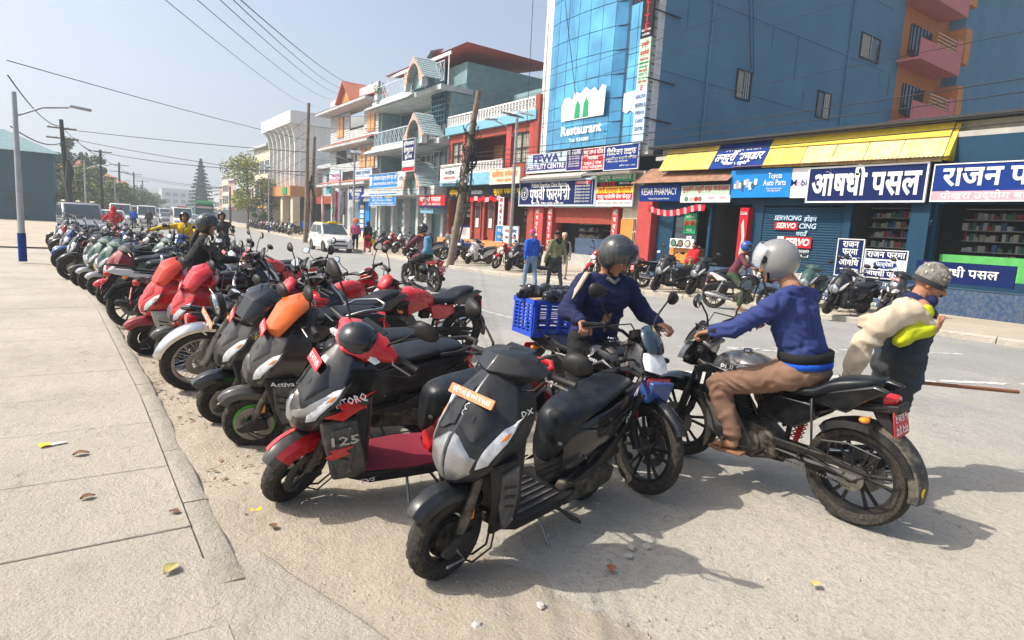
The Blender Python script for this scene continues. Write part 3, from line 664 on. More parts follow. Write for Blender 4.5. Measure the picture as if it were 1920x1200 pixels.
part(bxs(XF - .3, XF + .02, 10.4, 13.32, .1, .8), 'plinth', M['concrete'], e, smooth=False)
# sloping yellow board as separate panels
yy = 18.0; k = 0; pm = [mat('yellow_board_faded', (.62, .44, .07), .7, var=.3, scale=3, dust=.35, dustcol=(.6, .55, .42)), M['yellow']]
white_b = mat('washed_out_board', (.60, .50, .28), .7, var=.3, scale=2.5, dust=.8, dustcol=(.62, .42, .06))
for (a, b_, mm) in ((18.0, 15.52, pm[0]), (15.5, 13.3, M['s_royal']), (13.28, 11.9, pm[0]), (11.88, 10.9, white_b), (10.88, 9.9, white_b), (9.88, 8.9, white_b), (8.88, 7.75, white_b)):
    z = lambda y: 4.24 + .018 * (y - 8); q = MB(); q.loft([[(19.45, a, z(a)), (19.45, b_, z(b_)), (20.05, b_, 5.32), (20.05, a, 5.32)], [(19.5, a, z(a) - .02), (19.5, b_, z(b_) - .02), (20.10, b_, 5.30), (20.10, a, 5.30)]]); part(q, 'sloping_panel', mm, e, smooth=False)
q = MB(); q.loft([[(19.83, 13.28, 5.01), (19.80, 7.75, 4.93), (20.04, 7.75, 5.335), (20.04, 13.28, 5.335)], [(19.815, 13.28, 5.02), (19.785, 7.75, 4.94), (20.025, 7.75, 5.345), (20.025, 13.28, 5.345)]]); part(q, 'yellow_band', M['yellow'], e, smooth=False)
q = MB(); q.prism([(19.45, 4.25), (20.05, 5.32), (20.05, 4.25)], 7.6, 7.72); part(q, 'end_panel', M['yellow'], e, smooth=False)
part(bxs(XF + .02, XF + .25, -6, 7.55, 4.15, 5.0), 'fascia', M['cream'], e, smooth=False)
sb = empty('bedding_shop_lettering', (19.72, 14.4, 4.8), R(-90), 'white Devanagari lettering on the blue part of the sloping board', 'sign'); sb.rotation_euler = (R(-37.5), 0, R(-90))
text('राजन तन्दुरी भोजनालय', .26, W, sb, (0, -.02, .34), (R(90), 0, 0), bold=.015, width=1.5); text('तन्दुरी भण्डार', .52, W, sb, (0, -.02, -.05), (R(90), 0, 0), bold=.02, width=2.0); text('पोखरा ५ न्यूरोड', .2, W, sb, (0, -.02, -.36), (R(90), 0, 0), bold=.01, width=1.0)
aw = corrugated((20.2, 19.1, 4.62), (20.2, 14.45, 4.56), (19.25, 19.35, 3.93), (19.25, 14.45, 3.90), 46, .018)
o = aw.build('awning', M['rust'], ang=60); tag(o, 'rusty corrugated iron awning over the snack stall', 'awning')
aw = corrugated((20.2, 14.4, 4.5), (20.2, 7.7, 4.45), (19.3, 14.4, 4.37), (19.3, 7.4, 4.33), 60, .012)
o = aw.build('awning', M['rust'], ang=60); tag(o, 'thin strip of corrugated roofing above the large blue medicine shop sign', 'awning')
# signs of the row
sign('kesar_sign', 'dark blue sign reading KESAR PHARMACY under the rusty awning', 19.0, 16.8, 3.2, 3.84, 19.5, M['s_royal'], [('KESAR PHARMACY', .58, .40, W, .0, .86), ('Pokhara-8, Srijanachowk, Newroad', .16, .1, W, 0, .5)], tilt=R(6))
sign('tandoori_sign', 'mint sign with red lettering and food pictures under the awning', 16.75, 14.45, 3.14, 3.78, 19.5, M['s_mint'], [('मुस्लिम तन्दुरी एण्ड भोजनालय', .8, .26, RD, .01, .92), ('पोखरा ९, न्यूरोड', .25, .1, RD, 0, .35, .75)], panels=[(0, 1, 0, .4, W)])
tg = bpy.data.objects['tandoori_sign']
for k, (xx, cc) in enumerate(((-.85, STK[2]), (-.62, STK[0]), (-.38, RD), (-.2, STK[5]))): MB().lathe([(0, -.010), (.10, -.010), (.10, -.006), (0, -.006)], 14, T=Matrix.Translation((xx, 0, -.19))).build('food_picture', cc, tg, smooth=False)
sg = sign('auto_parts_sign', 'bright blue auto parts sign with pictured components', 14.5, 12.14, 3.3, 4.27, 19.5, M['s_blue'], [('Toyota', .74, .26, W, .01, .22, .75), ('Auto Parts', .5, .28, W, .01, .36, .75), ('Prithivichowk-8, Siddhartha Chowk', .3, .08, W, 0, .25, .75), ('Mob: 9856-023774', .22, .08, W, 0, .2, .75)])
rs = random.Random(4)
for k in range(9): MB().prism(rbox(-.95 + k * .1 + rs.uniform(-.02, .02), -.02 + rs.uniform(-.08, .1), rs.uniform(.08, .16), rs.uniform(.14, .34), .25, 2), -.012 - k * .0012, -.006).build('pictured_part', [W, M['steel'], M['s_pale'], M['glass']][k % 4], sg, smooth=False)
sign('lubricant_sign', 'narrow white sign with coloured letters between the two blue signs', 12.12, 11.52, 3.27, 4.24, 19.5, W, [('M', .5, .3, M['s_royal'], .01, None, .17), ('o', .5, .3, M['s_pink'], .01, None, .44), ('bi', .5, .3, M['s_royal'], .01, None, .76)])
sg = sign('medicine_shop_sign', 'largest navy sign with bold white Devanagari lettering औषधी पसल', 11.5, 8.03, 3.13, 4.2, 19.46, N_, [], fr=W, frw=.05)
text('औषधी पसल', .98, W, sg, (0, -.009, -.02), (R(90), 0, 0), bold=.030, width=3.2)
sg = sign('rajan_pharmacy_sign', 'blue and pink pharmacy sign at the far right end of the shop row', 7.86, 3.4, 3.13, 4.12, 19.44, M['s_royal'], [('राजन फार्मेसी', .64, .7, W, .025, .8, .45), ('पोखरा उद्योग बाणिज्य संघ', .14, .24, W, .01, .7, .4)], fr=W, panels=[(0, 1, 0, .27, M['s_pink'])])
# stall, counter, menu pictures
q = MB(); addb(q, XF + .1, XF + .16, 16.2, 17.3, 1.45, 2.9); part(q, 'stall_glass', M['glass'], e, smooth=False)
part(bxs(XF - .1, XF + .4, 15.95, 17.33, .76, 1.36), 'counter', M['counter'], e, smooth=False, bevel=.01)
mb_ = empty('menu_board', (XF - .24, 16.6, 1.55), R(-90), 'white board with round food pictures on the snack counter', 'sign')
MB().box((0, 0, 0), (1.2, .03, .36)).build('board', W, mb_, smooth=False)
for k, cc in enumerate((STK[2], STK[5], STK[0])):
    MB().lathe([(0, -.025), (.15, -.025), (.15, -.016), (0, -.016)], 18, T=Matrix.Translation((-.42 + k * .36, 0, 0))).build('plate_picture', M['frame'], mb_, smooth=False)
    MB().lathe([(0, -.032), (.11, -.032), (.11, -.026), (0, -.026)], 14, T=Matrix.Translation((-.42 + k * .36, 0, 0))).build('food_picture', cc, mb_, smooth=False)
po = sign('green_poster', 'green poster with red Devanagari word on the snack stall glass', 16.85, 16.25, 1.95, 2.75, XF + .06, M['s_green'], [('चािउमन', .82, .12, W, .01, .6), ('झोल मोमो', .5, .3, RD, .02, .9), ('पाइन्छ', .18, .12, W, .01, .5)], dep=.02)
sign('small_notice', 'small white paper notice below the green poster', 16.65, 16.4, 1.62, 1.85, XF + .06, W, [('सूचना', .7, .07, N_, 0, .6)], dep=.01)
# hanging sachets: a garland of red and pink packets
gl = empty('sachet_garland', (18.9, 16.8, 3.1), 0, 'string of red and pink sachets hanging under the pharmacy sign', 'garland')
for k in range(17):
    t = k / 16; yy = 18.35 - t * 2.75; zz = 3.12 - .22 * math.sin(math.pi * min(1, t * 1.15) ** .8) - .05
    part(MB().box((19.5, yy, zz - .13), (.015, .15, .24), rot=(0, .12 * (-1) ** k, 0)), 'sachet', [M['s_red'], M['s_pink']][k % 2], gl, smooth=False)
# dark doorway with cola fridge
fr_ = empty('cola_fridge', (XF - .15, 13.88, .75), R(-90), 'tall red drinks fridge beside the rolled shutter', 'fridge')
MB().box((0, .1, 1.1), (.36, .45, 2.2)).build('cabinet', RD, fr_, bevel=.02); MB().prism([(-.05, .3), (.06, .5), (.12, 1.2), (.02, 1.8), (-.06, 1.6), (.02, 1.1), (-.04, .6)], -.142, -.128).build('bottle_print', M['s_cream'], fr_, smooth=False)
text('Cola', .16, W, fr_, (0, -.14, 2.0), (R(90), 0, 0), bold=.01, width=.28)
sh_ = shutter(e, 10.46, 13.27, .8, 3.05, XF + .02, M['bluep'], .085)
sv = empty('shutter_lettering', (XF - .03, 12.0, 2.0), R(-90), 'SERVO lettering painted on the closed blue roller shutter', 'sign')
for t, x_, z_, sz, mm, w in (('SERVICING', -.32, .62, .22, M['s_pale'], 1.0), ('होइन', .5, .6, .2, M['s_pale'], .45), ('CING', .42, .36, .24, M['s_pale'], .6), ('गराउँ', .25, .1, .2, M['s_pale'], .4), ('WORLD-CLASS LUBRICANTS', 0, -.47, .12, W, 1.15), ('THE PERFORMANCE EVERYTIME', 0, -.63, .11, W, 1.15)):
    text(t, sz, mm, sv, (x_, 0, z_), (R(90), 0, 0), bold=.02, width=w, shear=.15)
MB().box((-.35, 0, .36), (.85, .012, .26)).build('red_block', RD, sv, smooth=False); text('SERVO', .24, W, sv, (-.35, -.009, .36), (R(90), 0, 0), bold=.03, width=.72, shear=.15)
MB().box((.12, 0, -.18), (1.0, .012, .36)).build('red_block', RD, sv, smooth=False); text('SERVO', .32, W, sv, (.12, -.009, -.18), (R(90), 0, 0), bold=.04, width=.88, shear=.15)
MB().box((-.5, 0, -.18), (.24, .012, .36)).build('white_block', W, sv, smooth=False); MB().lathe([(0, -.012), (.08, -.012), (.08, -.007), (0, -.007)], 16, T=Matrix.Translation((-.5, 0, -.15))).build('emblem', RD, sv, smooth=False)
# pharmacy on the right: shelves, signs, lettered pillar, steps
shelves(e, 8.45, 10.2, 1.2, 3.05, XF + 1.2, 5, STK[:5], fill=.92); shelves(e, 2.3, 7.7, 1.2, 3.05, XF + 1.6, 6, STK[:5])
q = MB(); addb(q, XF - .05, XF + .3, 8.42, 10.2, .8, 1.15); addb(q, XF - .05, XF + .3, 2.2, 7.8, .8, 1.05); part(q, 'counter', M['bluep'], e, smooth=False)
q = MB(); addb(q, XF + .3, XF + .34, 3, 7.7, 1.05, 1.7); part(q, 'green_cabinet', mat('green_cabinet', (.10, .42, .10), .5), e, smooth=False)
sign('vertical_pharmacy_sign', 'tall navy sign with four white lines left of the pharmacy counter', 10.38, 9.58, .86, 2.0, XF - .22, N_, [('राजन', .86, .27, W, .02, .62), ('फर्मा', .66, .27, W, .02, .6), ('औषिध', .36, .27, W, .02, .76), ('पसल', .13, .26, W, .02, .62)], fr=M['panel'], panels=[(.08, .92, .50, .51, W)])
sg = sign('counter_sign', 'white and navy pharmacy sign with blue oval on the counter front', 9.5, 8.3, .88, 1.72, XF - .25, W, [('राजन फर्मा', .83, .25, W, .02, .9), ('औषधी पसल', .15, .22, W, .02, .9)], fr=M['panel'], panels=[(.03, .97, .69, .97, N_), (.03, .97, .03, .29, N_)])
q = MB().prism([(.33 * math.cos(a * .2618) * (1), .115 * math.sin(a * .2618)) for a in range(24)], -.012, -.004, T=Matrix.Translation((0, 0, -.01))); q.build('oval_badge', M['s_royal'], sg, smooth=False); text('फार्मेसी', .17, W, sg, (0, -.014, -.01), (R(90), 0, 0), bold=.02, width=.5)
pl = empty('lettered_pillar_sign', (XF - .24, 8.15, 1.9), 0, 'blue pillar face with two columns of white vertical letters', 'sign')
part(bxs(XF - .24, XF - .004, 7.9, 8.4, .8, 3.1), 'pillar_board', M['bluep'], pl, smooth=False); part(bxs(XF - .128, XF - .121, 7.95, 8.32, 2.7, 3.0), 'white_notice', W, pl, smooth=False)
for yy in (8.25, 8.0): vtext('औषधीपसल', .24, W, pl, XF - .124, yy, 2.55, .27)
q = MB()
for k in range(4):
    st = bxs(18.2 + k * .42, XF - .05, 7.95, 10.6, .1, .12 + .17 * (k + 1)); part(st, 'step', M['stepblue'], e, smooth=False, bevel=.01)
ls = empty('step_lettering', (18.2, 9.2, .2), 0, 'white Devanagari lettering painted on the risers of the blue steps', 'sign')
for k in range(4): text('पुरानो औषधी पसल', .15, W, ls, Vector((18.192 + k * .42, 9.25, .20 + .17 * k)) - ls.location, FACE_W, bold=.01, width=1.9)
part(bxs(18.6, XF - .05, -6, 7.9, .1, .8), 'plinth', M['stepblue'], e, smooth=False)
sign('low_counter_sign', 'dark blue sign under the green cabinet at the right edge', 7.6, 5.4, .95, 1.5, 18.55, N_, [('औषधी पसल', .5, .3, W, .02, .7)])
for yy in (9.9, 11.4): pass

# --- pink and orange building behind
e = empty('balcony_building', (44, 20, .12), 0, 'orange building with pink balconies behind the blue wall', 'building')
part(bxs(40.35, 46.7, 19.3, 26, .1, 22), 'wall', M['orange'], e, smooth=False)
part(bxs(46.72, 62, 18.4, 26, .1, 22), 'side_wall', M['navyw'], e, smooth=False)
for z in (6.0, 9.35, 12.8, 16.25):
    part(bxs(40.0, 45.4, 17.9, 19.29, z, z + .15), 'balcony', M['pink'], e, smooth=False); part(bxs(40.0, 45.4, 17.8, 17.9, z, z + 1.15), 'balcony_wall', M['pink'], e, smooth=False); part(bxs(44.6, 45.4, 17.78, 17.9, z + 1.15, z + 2.0), 'balcony_wall', M['pink'], e, smooth=False)
    for k in range(4): part(bxs(42.0, 44.6, 17.83, 17.87, z + 1.22 + k * .2, z + 1.27 + k * .2), 'rail', M['cream'], e, smooth=False)
    f_ = part(bxs(41.6, 44.4, 19.2, 19.29, z + .8, z + 2.6), 'window', M['glass'], e, smooth=False)
    for k in range(6): bxs(41.8 + k * .45, 41.84 + k * .45, 19.15, 19.19, z + .8, z + 2.6).build('grille_bar', M['frame'], f_, smooth=False)
    part(bxs(45.9, 46.7, 17.9, 19.29, z + .9, z + 3.0), 'orange_fin', M['orange'], e, smooth=False)

# --- B2: two storey red brick shop with white patterned parapet
e = empty('red_shop_house', (20, 31.5, .12), 0, 'two storey red shop house with white patterned balcony walls', 'building')
q = facade(27.05, 36.7, 4.3, 7.5, XF, .25, [(27.7, 29.3, 5.35, 7.0), (29.9, 34.3, 4.6, 7.05), (34.75, 36.2, 5.4, 7.0)]); part(q, 'wall', M['brick'], e, smooth=False)
q = MB(); addb(q, XF + 2.0, 30, 27.05, 36.7, .1, 7.9); addb(q, XF + .25, XF + 2.0, 27.05, 27.3, .1, 7.9); addb(q, XF + .25, XF + 2, 36.5, 36.7, .1, 7.9); addb(q, XF + .25, XF + 2, 27.3, 36.5, 4.2, 4.4); part(q, 'inner_wall', M['brick'], e, smooth=False)
part(bxs(XF + .25, XF + 2, 27.3, 36.5, 7.5, 7.62), 'ceiling', M['palegrey'], e, smooth=False)
part(bxs(XF - .24, XF + .25, 26.98, 36.8, 7.5, 8.0), 'blue_band', M['skyblue'], e, smooth=False)
def pierced(ya, yb, za, zb, x, nm):
    q = MB(); w = .3; n_ = int((yb - ya) / w); addb(q, x, x + .12, ya, yb, za, za + .08); addb(q, x, x + .12, ya, yb, zb - .08, zb)
    for i in range(n_ + 1):
        yy = ya + (yb - ya) * i / n_; addb(q, x + .01, x + .11, yy - .035, yy + .035, za + .08, zb - .08)
    for i in range(n_):
        yy = ya + (yb - ya) * (i + .5) / n_
        for k in (0, 1):
            zz = za + .08 + (zb - za - .16) * (.25 + .5 * k); q.tube([(x + .06, yy - .1, zz), (x + .06, yy, zz + .09), (x + .06, yy + .1, zz), (x + .06, yy, zz - .09)], .03, 4, closed=True)
    return part(q, nm, M['white'], e, ang=30)
pierced(26.98, 36.8, 8.0, 8.7, XF - .1, 'parapet'); part(bxs(XF + .05, XF + .1, 27, 36.7, 8.02, 8.66), 'parapet_backing', M['palegrey'], e, smooth=False)
part(bxs(XF - .5, XF + .25, 29.5, 36.8, 4.25, 4.95), 'balcony', M['skyblue'], e, smooth=False); pierced(29.6, 36.8, 4.95, 5.6, XF - .5, 'balcony_wall')
part(bxs(XF - .15, XF + .26, 26.8, 27.2, .1, 8.75), 'corner_pillar', M['brick'], e, smooth=False)
for a, b_ in ((27.2, 27.7), (29.3, 29.9), (34.3, 34.75)): part(bxs(XF - .1, XF, a + .05, b_ - .05, 4.5, 7.45), 'pilaster', M['redp'], e, smooth=False)
window(e, 27.7, 29.3, 5.35, 7.0, XF + .03, 2, 2, M['frame'], M['curtain'], 5); window(e, 34.75, 36.2, 5.4, 7.0, XF + .03, 2, 2, M['frame'], M['curtain'], 5)
window(e, 31.0, 32.6, 4.9, 6.8, XF + 1.9, 3, 1, M['ochre'], M['curtain'], 0); part(bxs(XF + 1.8, XF + 1.99, 33.0, 34.0, 4.6, 6.9), 'door', M['ochre'], e, smooth=False)
# ground floor openings
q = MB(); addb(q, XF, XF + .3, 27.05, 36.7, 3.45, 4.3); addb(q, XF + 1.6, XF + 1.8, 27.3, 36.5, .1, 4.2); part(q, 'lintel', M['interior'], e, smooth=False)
for a in (27.3, 29.2, 30.0, 31.9, 33.3, 36.3): part(bxs(XF - .02, XF + .3, a, a + .22, .9, 3.5), 'pillar', M['brick'], e, smooth=False)
part(bxs(XF - 1.0, XF + 2, 27.0, 36.7, .1, .62), 'plinth', M['concrete'], e, smooth=False); part(bxs(XF - .6, XF + 2, 27.0, 36.7, .62, 1.0), 'plinth', M['ochre'], e, smooth=False)
for a in (31.0, 32.5): 
    f_ = part(bxs(XF + .12, XF + .2, a, a + .72, 1.0, 3.3), 'door', M['brick'], e, smooth=False); bxs(XF + .1, XF + .12, a + .12, a + .6, 1.7, 3.15).build('pane', M['glass'], f_, smooth=False)
    bxs(XF + .08, XF + .10, a + .2, a + .52, 1.75, 2.3).build('paper_notice', W, f_, smooth=False)
shelves(e, 27.6, 29.1, 1.9, 3.3, XF + .9, 9, [STK[5], STK[3], STK[4]], name='shoe_stock'); shelves(e, 33.6, 36.2, 2.4, 3.4, XF + .9, 10, [STK[4], STK[0]], fill=.4)
part(bxs(XF + .2, XF + .6, 33.6, 36.2, .95, 1.7), 'counter', M['white'], e, smooth=False)
part(bxs(XF + .35, XF + .9, 33.9, 35.4, 1.7, 1.85), 'blue_cloth', M['s_royal'], e, smooth=False)
for k in range(3): sign('leaning_poster', ['blue and white poster on the shop display stand, lower', 'pale food poster at the middle of the display stand', 'orange edged poster at the right of the display stand'][k], 30.0 - k * .75, 29.3 - k * .75, 1.0, 1.9, XF - .35, [M['s_blue'], W, M['s_pale']][k], [('सेवा', .7, .25, [W, RD, N_][k], .01, .6), ('पसल', .3, .22, [YL, N_, RD][k], .01, .5)], fr=M['panel'])
sign('jewellery_fascia_sign', 'dark fascia sign with gold lettering above the red shop doors', 36.2, 31.1, 3.55, 4.18, XF - .2, BK, [('ज्वेलर्स', .5, .4, YL, .02, .24, .16), ('R.K.', .5, .5, YL, .04, .12, .40), ('Vastram', .5, .42, M['steel'], .02, .3, .68)])
sign('gold_fascia_sign', 'dark fascia sign with gold Devanagari lettering next to the navy pharmacy sign', 31.0, 27.2, 3.5, 4.16, XF - .2, BK, [('जुत्ता पसल र ब्याग', .5, .4, YL, .02, .85)])
sign('faded_orange_sign', 'faded cream sign with orange lettering under the red first floor', 30.5, 27.55, 4.2, 5.02, XF - .65, M['s_cream'], [('कािलका ज्वेलर्स', .62, .42, M['s_orange'], .02, .85), ('पोखरा न्यूरोड', .22, .2, M['s_orange'], .01, .5)], fr=M['panel'])
sign('white_banner_sign', 'white and blue banner at the left end of the red shop house balcony', 36.5, 34.0, 4.4, 5.32, XF - .65, W, [('मनोज', .7, .3, N_, .02, .5), ('बस्त्रालय', .35, .25, RD, .01, .6)], panels=[(0, 1, 0, .2, M['s_pale'])])
vp = sign('white_vertical_sign', 'white vertical sign with red letters beside the shoe shop', 30.0, 29.5, 1.8, 3.5, XF - .28, W, [('औ', .9, .34, RD, .03, None), ('ष', .71, .34, RD, .03, None), ('धी', .52, .34, RD, .03, None), ('प', .33, .34, RD, .03, None), ('स', .15, .32, RD, .03, None)])
gl = empty('red_bunting', (XF - .3, 31, 3.5), 0, 'red cloth bunting hanging under the dark fascia of the red shop', 'bunting')
for k in range(9): part(MB().box((XF - .26, 33.4 - k * .42, 3.42 + .04 * (-1) ** k), (.02, .4, .26), rot=(.06 * (-1) ** k, 0, 0)), 'cloth_piece', [M['s_red'], M['s_pink']][k % 3 == 2], gl, smooth=False)

# --- B3: blue grey house with gabled balconies
e = empty('blue_grey_house', (20, 42, .12), 0, 'four storey blue grey house with gabled porches and lattice balconies', 'building')
q = MB(); addb(q, XF + 1.6, 33, 36.8, 48.4, .1, 10.4); addb(q, XF + .1, XF + 1.6, 36.8, 37.1, 3.5, 10.3); addb(q, XF + .1, XF + 1.6, 48.1, 48.4, 3.5, 10.3); part(q, 'wall', M['bluegrey'], e, smooth=False)
part(bxs(XF + 1.2, 33, 36.85, 39.5, 10.4, 12.4), 'upper_wall', M['bluegrey'], e, smooth=False)
for zt in (10.35, 7.0): part(bxs(XF - .75, XF + 1.65, 36.7, 48.9, zt, zt + .32), 'floor_slab', M['slab'], e, smooth=False); 
part(bxs(XF - .95, XF + 1.65, 36.7, 48.95, 3.7, 4.3), 'canopy', M['slab'], e, smooth=False)
for zt in (10.35, 7.0, 3.7):
    q = MB(); q.prism([(XF - .78, zt + .32), (XF - 1.15, zt + .05), (XF - 1.15, zt + .0), (XF - .78, zt + .24)], 40.6, 49.0); part(q, 'drip_edge', M['slab'], e, smooth=False)
lattice(e, 41.4, 47.9, 11.0, 12.0, XF - .6, 9, M['rail']); lattice(e, 41.0, 47.9, 7.6, 8.6, XF - .6, 9, M['rail']); lattice(e, 37.0, 38.2, 11.0, 12.2, XF - .4, 2, M['rail'])
part(bxs(XF - .7, XF - .5, 40.9, 48.3, 7.32, 7.56), 'balcony_kerb', M['slab'], e, smooth=False); part(bxs(XF - .7, XF - .5, 41.2, 48.3, 10.67, 10.95), 'balcony_kerb', M['slab'], e, smooth=False)
for zb in (8.0, 4.9):
    window(e, 41.3, 45.6, zb, zb + 2.0, XF + 1.5, 5, 2, M['white'], M['curtain'] if zb > 6 else M['glass']); window(e, 37.3, 40.6, zb - .2, zb + 2.0, XF + .9, 4, 2, M['white'], M['glass'])
    part(bxs(XF + 1.52, XF + 1.6, 46.0, 47.6, zb - .4, zb + 2.2), 'door', M['teal'], e, smooth=False)
    part(bxs(XF + 1.1, XF + 1.5, 44.0, 44.9, zb + 1.35, zb + 1.85), 'air_conditioner', M['panel'], e, smooth=False, bevel=.02)
def gable(z, yc, w, h, nm='gabled_porch'):
    g_ = []
    x0, x1 = XF - 1.6, XF - .1
    for sgn in (1, -1):
        q = MB(); nrm = 12
        for k in range(9):          # overlapping shingle courses
            t0, t1 = k / 9, (k + 1) / 9 + .03
            a = Vector((x0, yc + sgn * w * t0, z + h * (1 - t0))); b_ = Vector((x0, yc + sgn * w * t1, z + h * (1 - t1)))
            q.loft([[a + Vector((0, 0, .03)), b_ + Vector((0, 0, .09)), b_ + Vector((0, 0, .02)), a + Vector((0, 0, -.03))], [a + Vector((1.5, 0, .03)), b_ + Vector((1.5, 0, .09)), b_ + Vector((1.5, 0, .02)), a + Vector((1.5, 0, -.03))]])
        part(q, 'shingled_slope', M['shingle'], e, smooth=False)
    # arched pink trim
    q = MB(); pts = []; n_ = 9
    outer = [(yc - w * 1.02, z - .05)] + [(yc - w * (1 - i / 4), z + h * i / 4) for i in range(1, 4)] + [(yc, z + h + .02)] + [(yc + w * (i / 4), z + h * (1 - i / 4)) for i in range(1, 4)] + [(yc + w * 1.02, z - .05)]
    inner = [(yc + w * .62 * math.cos(a), z - .25 + h * .85 * math.sin(a)) for a in [math.pi - math.pi * i / 8 for i in range(9)]]
    for i in range(8):
        poly = [outer[i], outer[i + 1], inner[i + 1], inner[i]]
        q.prism(poly, x0 - .06, x0 + .06, plane='YZ')
    part(q, 'arch_trim', M['pinktrim'], e, smooth=False)
    q = MB()
    for sgn in (1, -1): addb(q, x0 - .05, x0 + .3, yc + sgn * w * .8 - .18, yc + sgn * w * .8 + .18, z - .55, z - .02)
    part(q, 'bracket', M['slab'], e, smooth=False)
    part(bxs(x0 + .5, x0 + .6, yc - w * .7, yc + w * .7, z - .4, z + h * .35), 'gable_shadow_wall', M['bluegrey'], e, smooth=False)
gable(11.1, 39.0, 1.5, 1.5); gable(7.5, 38.7, 1.5, 1.5); gable(4.2, 38.9, 1.55, 1.7)
q = MB()
for k in range(6): addb(q, XF - .3, XF - .1, 37.0 + k * .35, 37.08 + k * .35, 8.3, 10.3)
for k in range(6): addb(q, XF - .29, XF - .11, 36.9, 39.0, 8.5 + k * .33, 8.58 + k * .33)
part(q, 'open_block_screen', M['teal'], e, smooth=False)
aw = corrugated((XF + 3.8, 46.5, 13.0), (XF + 9, 36.5, 13.4), (XF - .4, 46.5, 12.75), (XF + .4, 35.6, 13.2), 40, .03); part(aw, 'roof_sheet', M['tinred'], e, ang=60)
q = MB(); addb(q, XF - .2, XF - .1, 36.6, 46.5, 12.55, 12.75); [addb(q, XF - .2, XF - .24, yy, yy + .08, 10.6, 12.6) for yy in (36.7, 40, 43.3, 46.3)]; part(q, 'roof_post', M['white'], e, smooth=False)
part(bxs(XF + 1.4, XF + 5, 40.2, 46.0, 10.5, 12.6), 'roof_room', M['teal'], e, smooth=False)
q = MB(); q.loft([[(XF - .3, 40.6, 12.4), (XF + .7, 40.6, 12.75), (XF + .7, 39.3, 13.55), (XF - .3, 39.3, 13.2)], [(XF - .3, 40.6, 12.45), (XF + .7, 40.6, 12.8), (XF + .7, 39.3, 13.6), (XF - .3, 39.3, 13.25)]]); sp = part(q, 'solar_panel', M['steel'], e, smooth=False)
pv = bxs(XF - .9, XF - .3, 46.8, 47.4, 11.0, 11.4); pl = tag(pv.build('planter', M['slab'], smooth=False), 'grey planter with a green bush on the balcony corner', 'planter')
rs = random.Random(1); q = MB()
for k in range(90):
    p = Vector((XF - .6 + rs.gauss(0, .2), 47.1 + rs.gauss(0, .2), 11.6 + abs(rs.gauss(0, .35)))); q.ball(p, (.08, .05, .03), nu=5, nv=3, rot=(rs.random() * 6, rs.random() * 6, 0))
q.build('bush', mat('bush_green', (.09, .16, .05), .8, var=.4, scale=20), pl)
# ground floor shops
for a in (37.2, 39.6, 41.0, 43.2, 45.4, 47.9): part(bxs(XF + .05, XF + .45, a, a + .35, .1, 3.7), 'pillar', M['slab'], e, smooth=False)
part(bxs(XF - 1.2, XF + 1.6, 36.8, 48.4, .1, .5), 'plinth', M['concrete'], e, smooth=False)
shelves(e, 41.4, 43.1, .5, 3.2, XF + 1.0, 12, [STK[0], STK[1], STK[4]]); shelves(e, 37.6, 39.5, .5, 3.2, XF + 1.1, 13, [STK[4], STK[1], STK[5]])
for k in range(5): 
    q = MB(); [addb(q, XF - .02, XF + .05, a + .02, a + .33, .55 + k * .6, .85 + k * .6) for a in (39.6, 43.2)]; part(q, 'painted_patch', W, e, smooth=False)
sign('dental_home_sign', 'long blue and white dental sign on the first floor of the blue grey house', 48.1, 42.4, 4.35, 5.4, XF - .85, M['s_blue'], [('हिमालयन डेन्टल होम प्रा. लि.', .68, .42, W, .02, .8, .55), ('HIMALAYAN DENTAL HOME PVT. LTD.', .28, .3, W, .02, .8, .55)], fr=M['panel'], panels=[(.02, .1, .2, .85, W)])
sign('white_panel_sign', 'plain white sign panel right of the blue dental sign', 42.35, 41.1, 4.35, 5.4, XF - 1.0, W, [('दाँत', .5, .3, N_, .01, .6)])
sign('vertical_dental_sign', 'vertical navy dental sign hanging over the middle porch', 40.0, 38.1, 5.2, 7.3, XF - 1.75, N_, [('हिमालयन', .86, .36, W, .02, .85), ('डेण्टल', .66, .4, W, .02, .8), ('होम', .46, .4, W, .02, .6)], fr=M['panel'], panels=[(.02, .98, .14, .34, W), (.02, .98, .01, .12, RD)])
sign('jewellery_shop_sign', 'bright blue sign with white and yellow text under the grey canopy', 47.4, 42.4, 3.0, 3.9, XF - 1.1, M['s_blue'], [('कान्छी ज्वेलर्स', .72, .36, W, .02, .45, .3), ('पसल', .72, .36, YL, .02, .3, .75), ('फोन नं ९८५६०२ पोखरा', .4, .22, W, .01, .75), ('सुन चाँदीका गरगहना पाइन्छ', .15, .18, W, .01, .85)], fr=M['panel'])
sign('optician_sign', 'red optician sign with white Devanagari words left of the leaning pole', 38.6, 34.9, 2.85, 3.62, XF - 1.1, RD, [('चश्मा पसल', .68, .42, W, .02, .8, .45), ('OPTICAL SERVICE', .28, .2, W, .01, .7)], panels=[(0, 1, 0, .16, N_)])
part(bxs(XF - .95, XF + 1, 36.75, 38.6, 2.5, 2.8), 'shop_shutter_box', M['skyblue'], e, smooth=False)
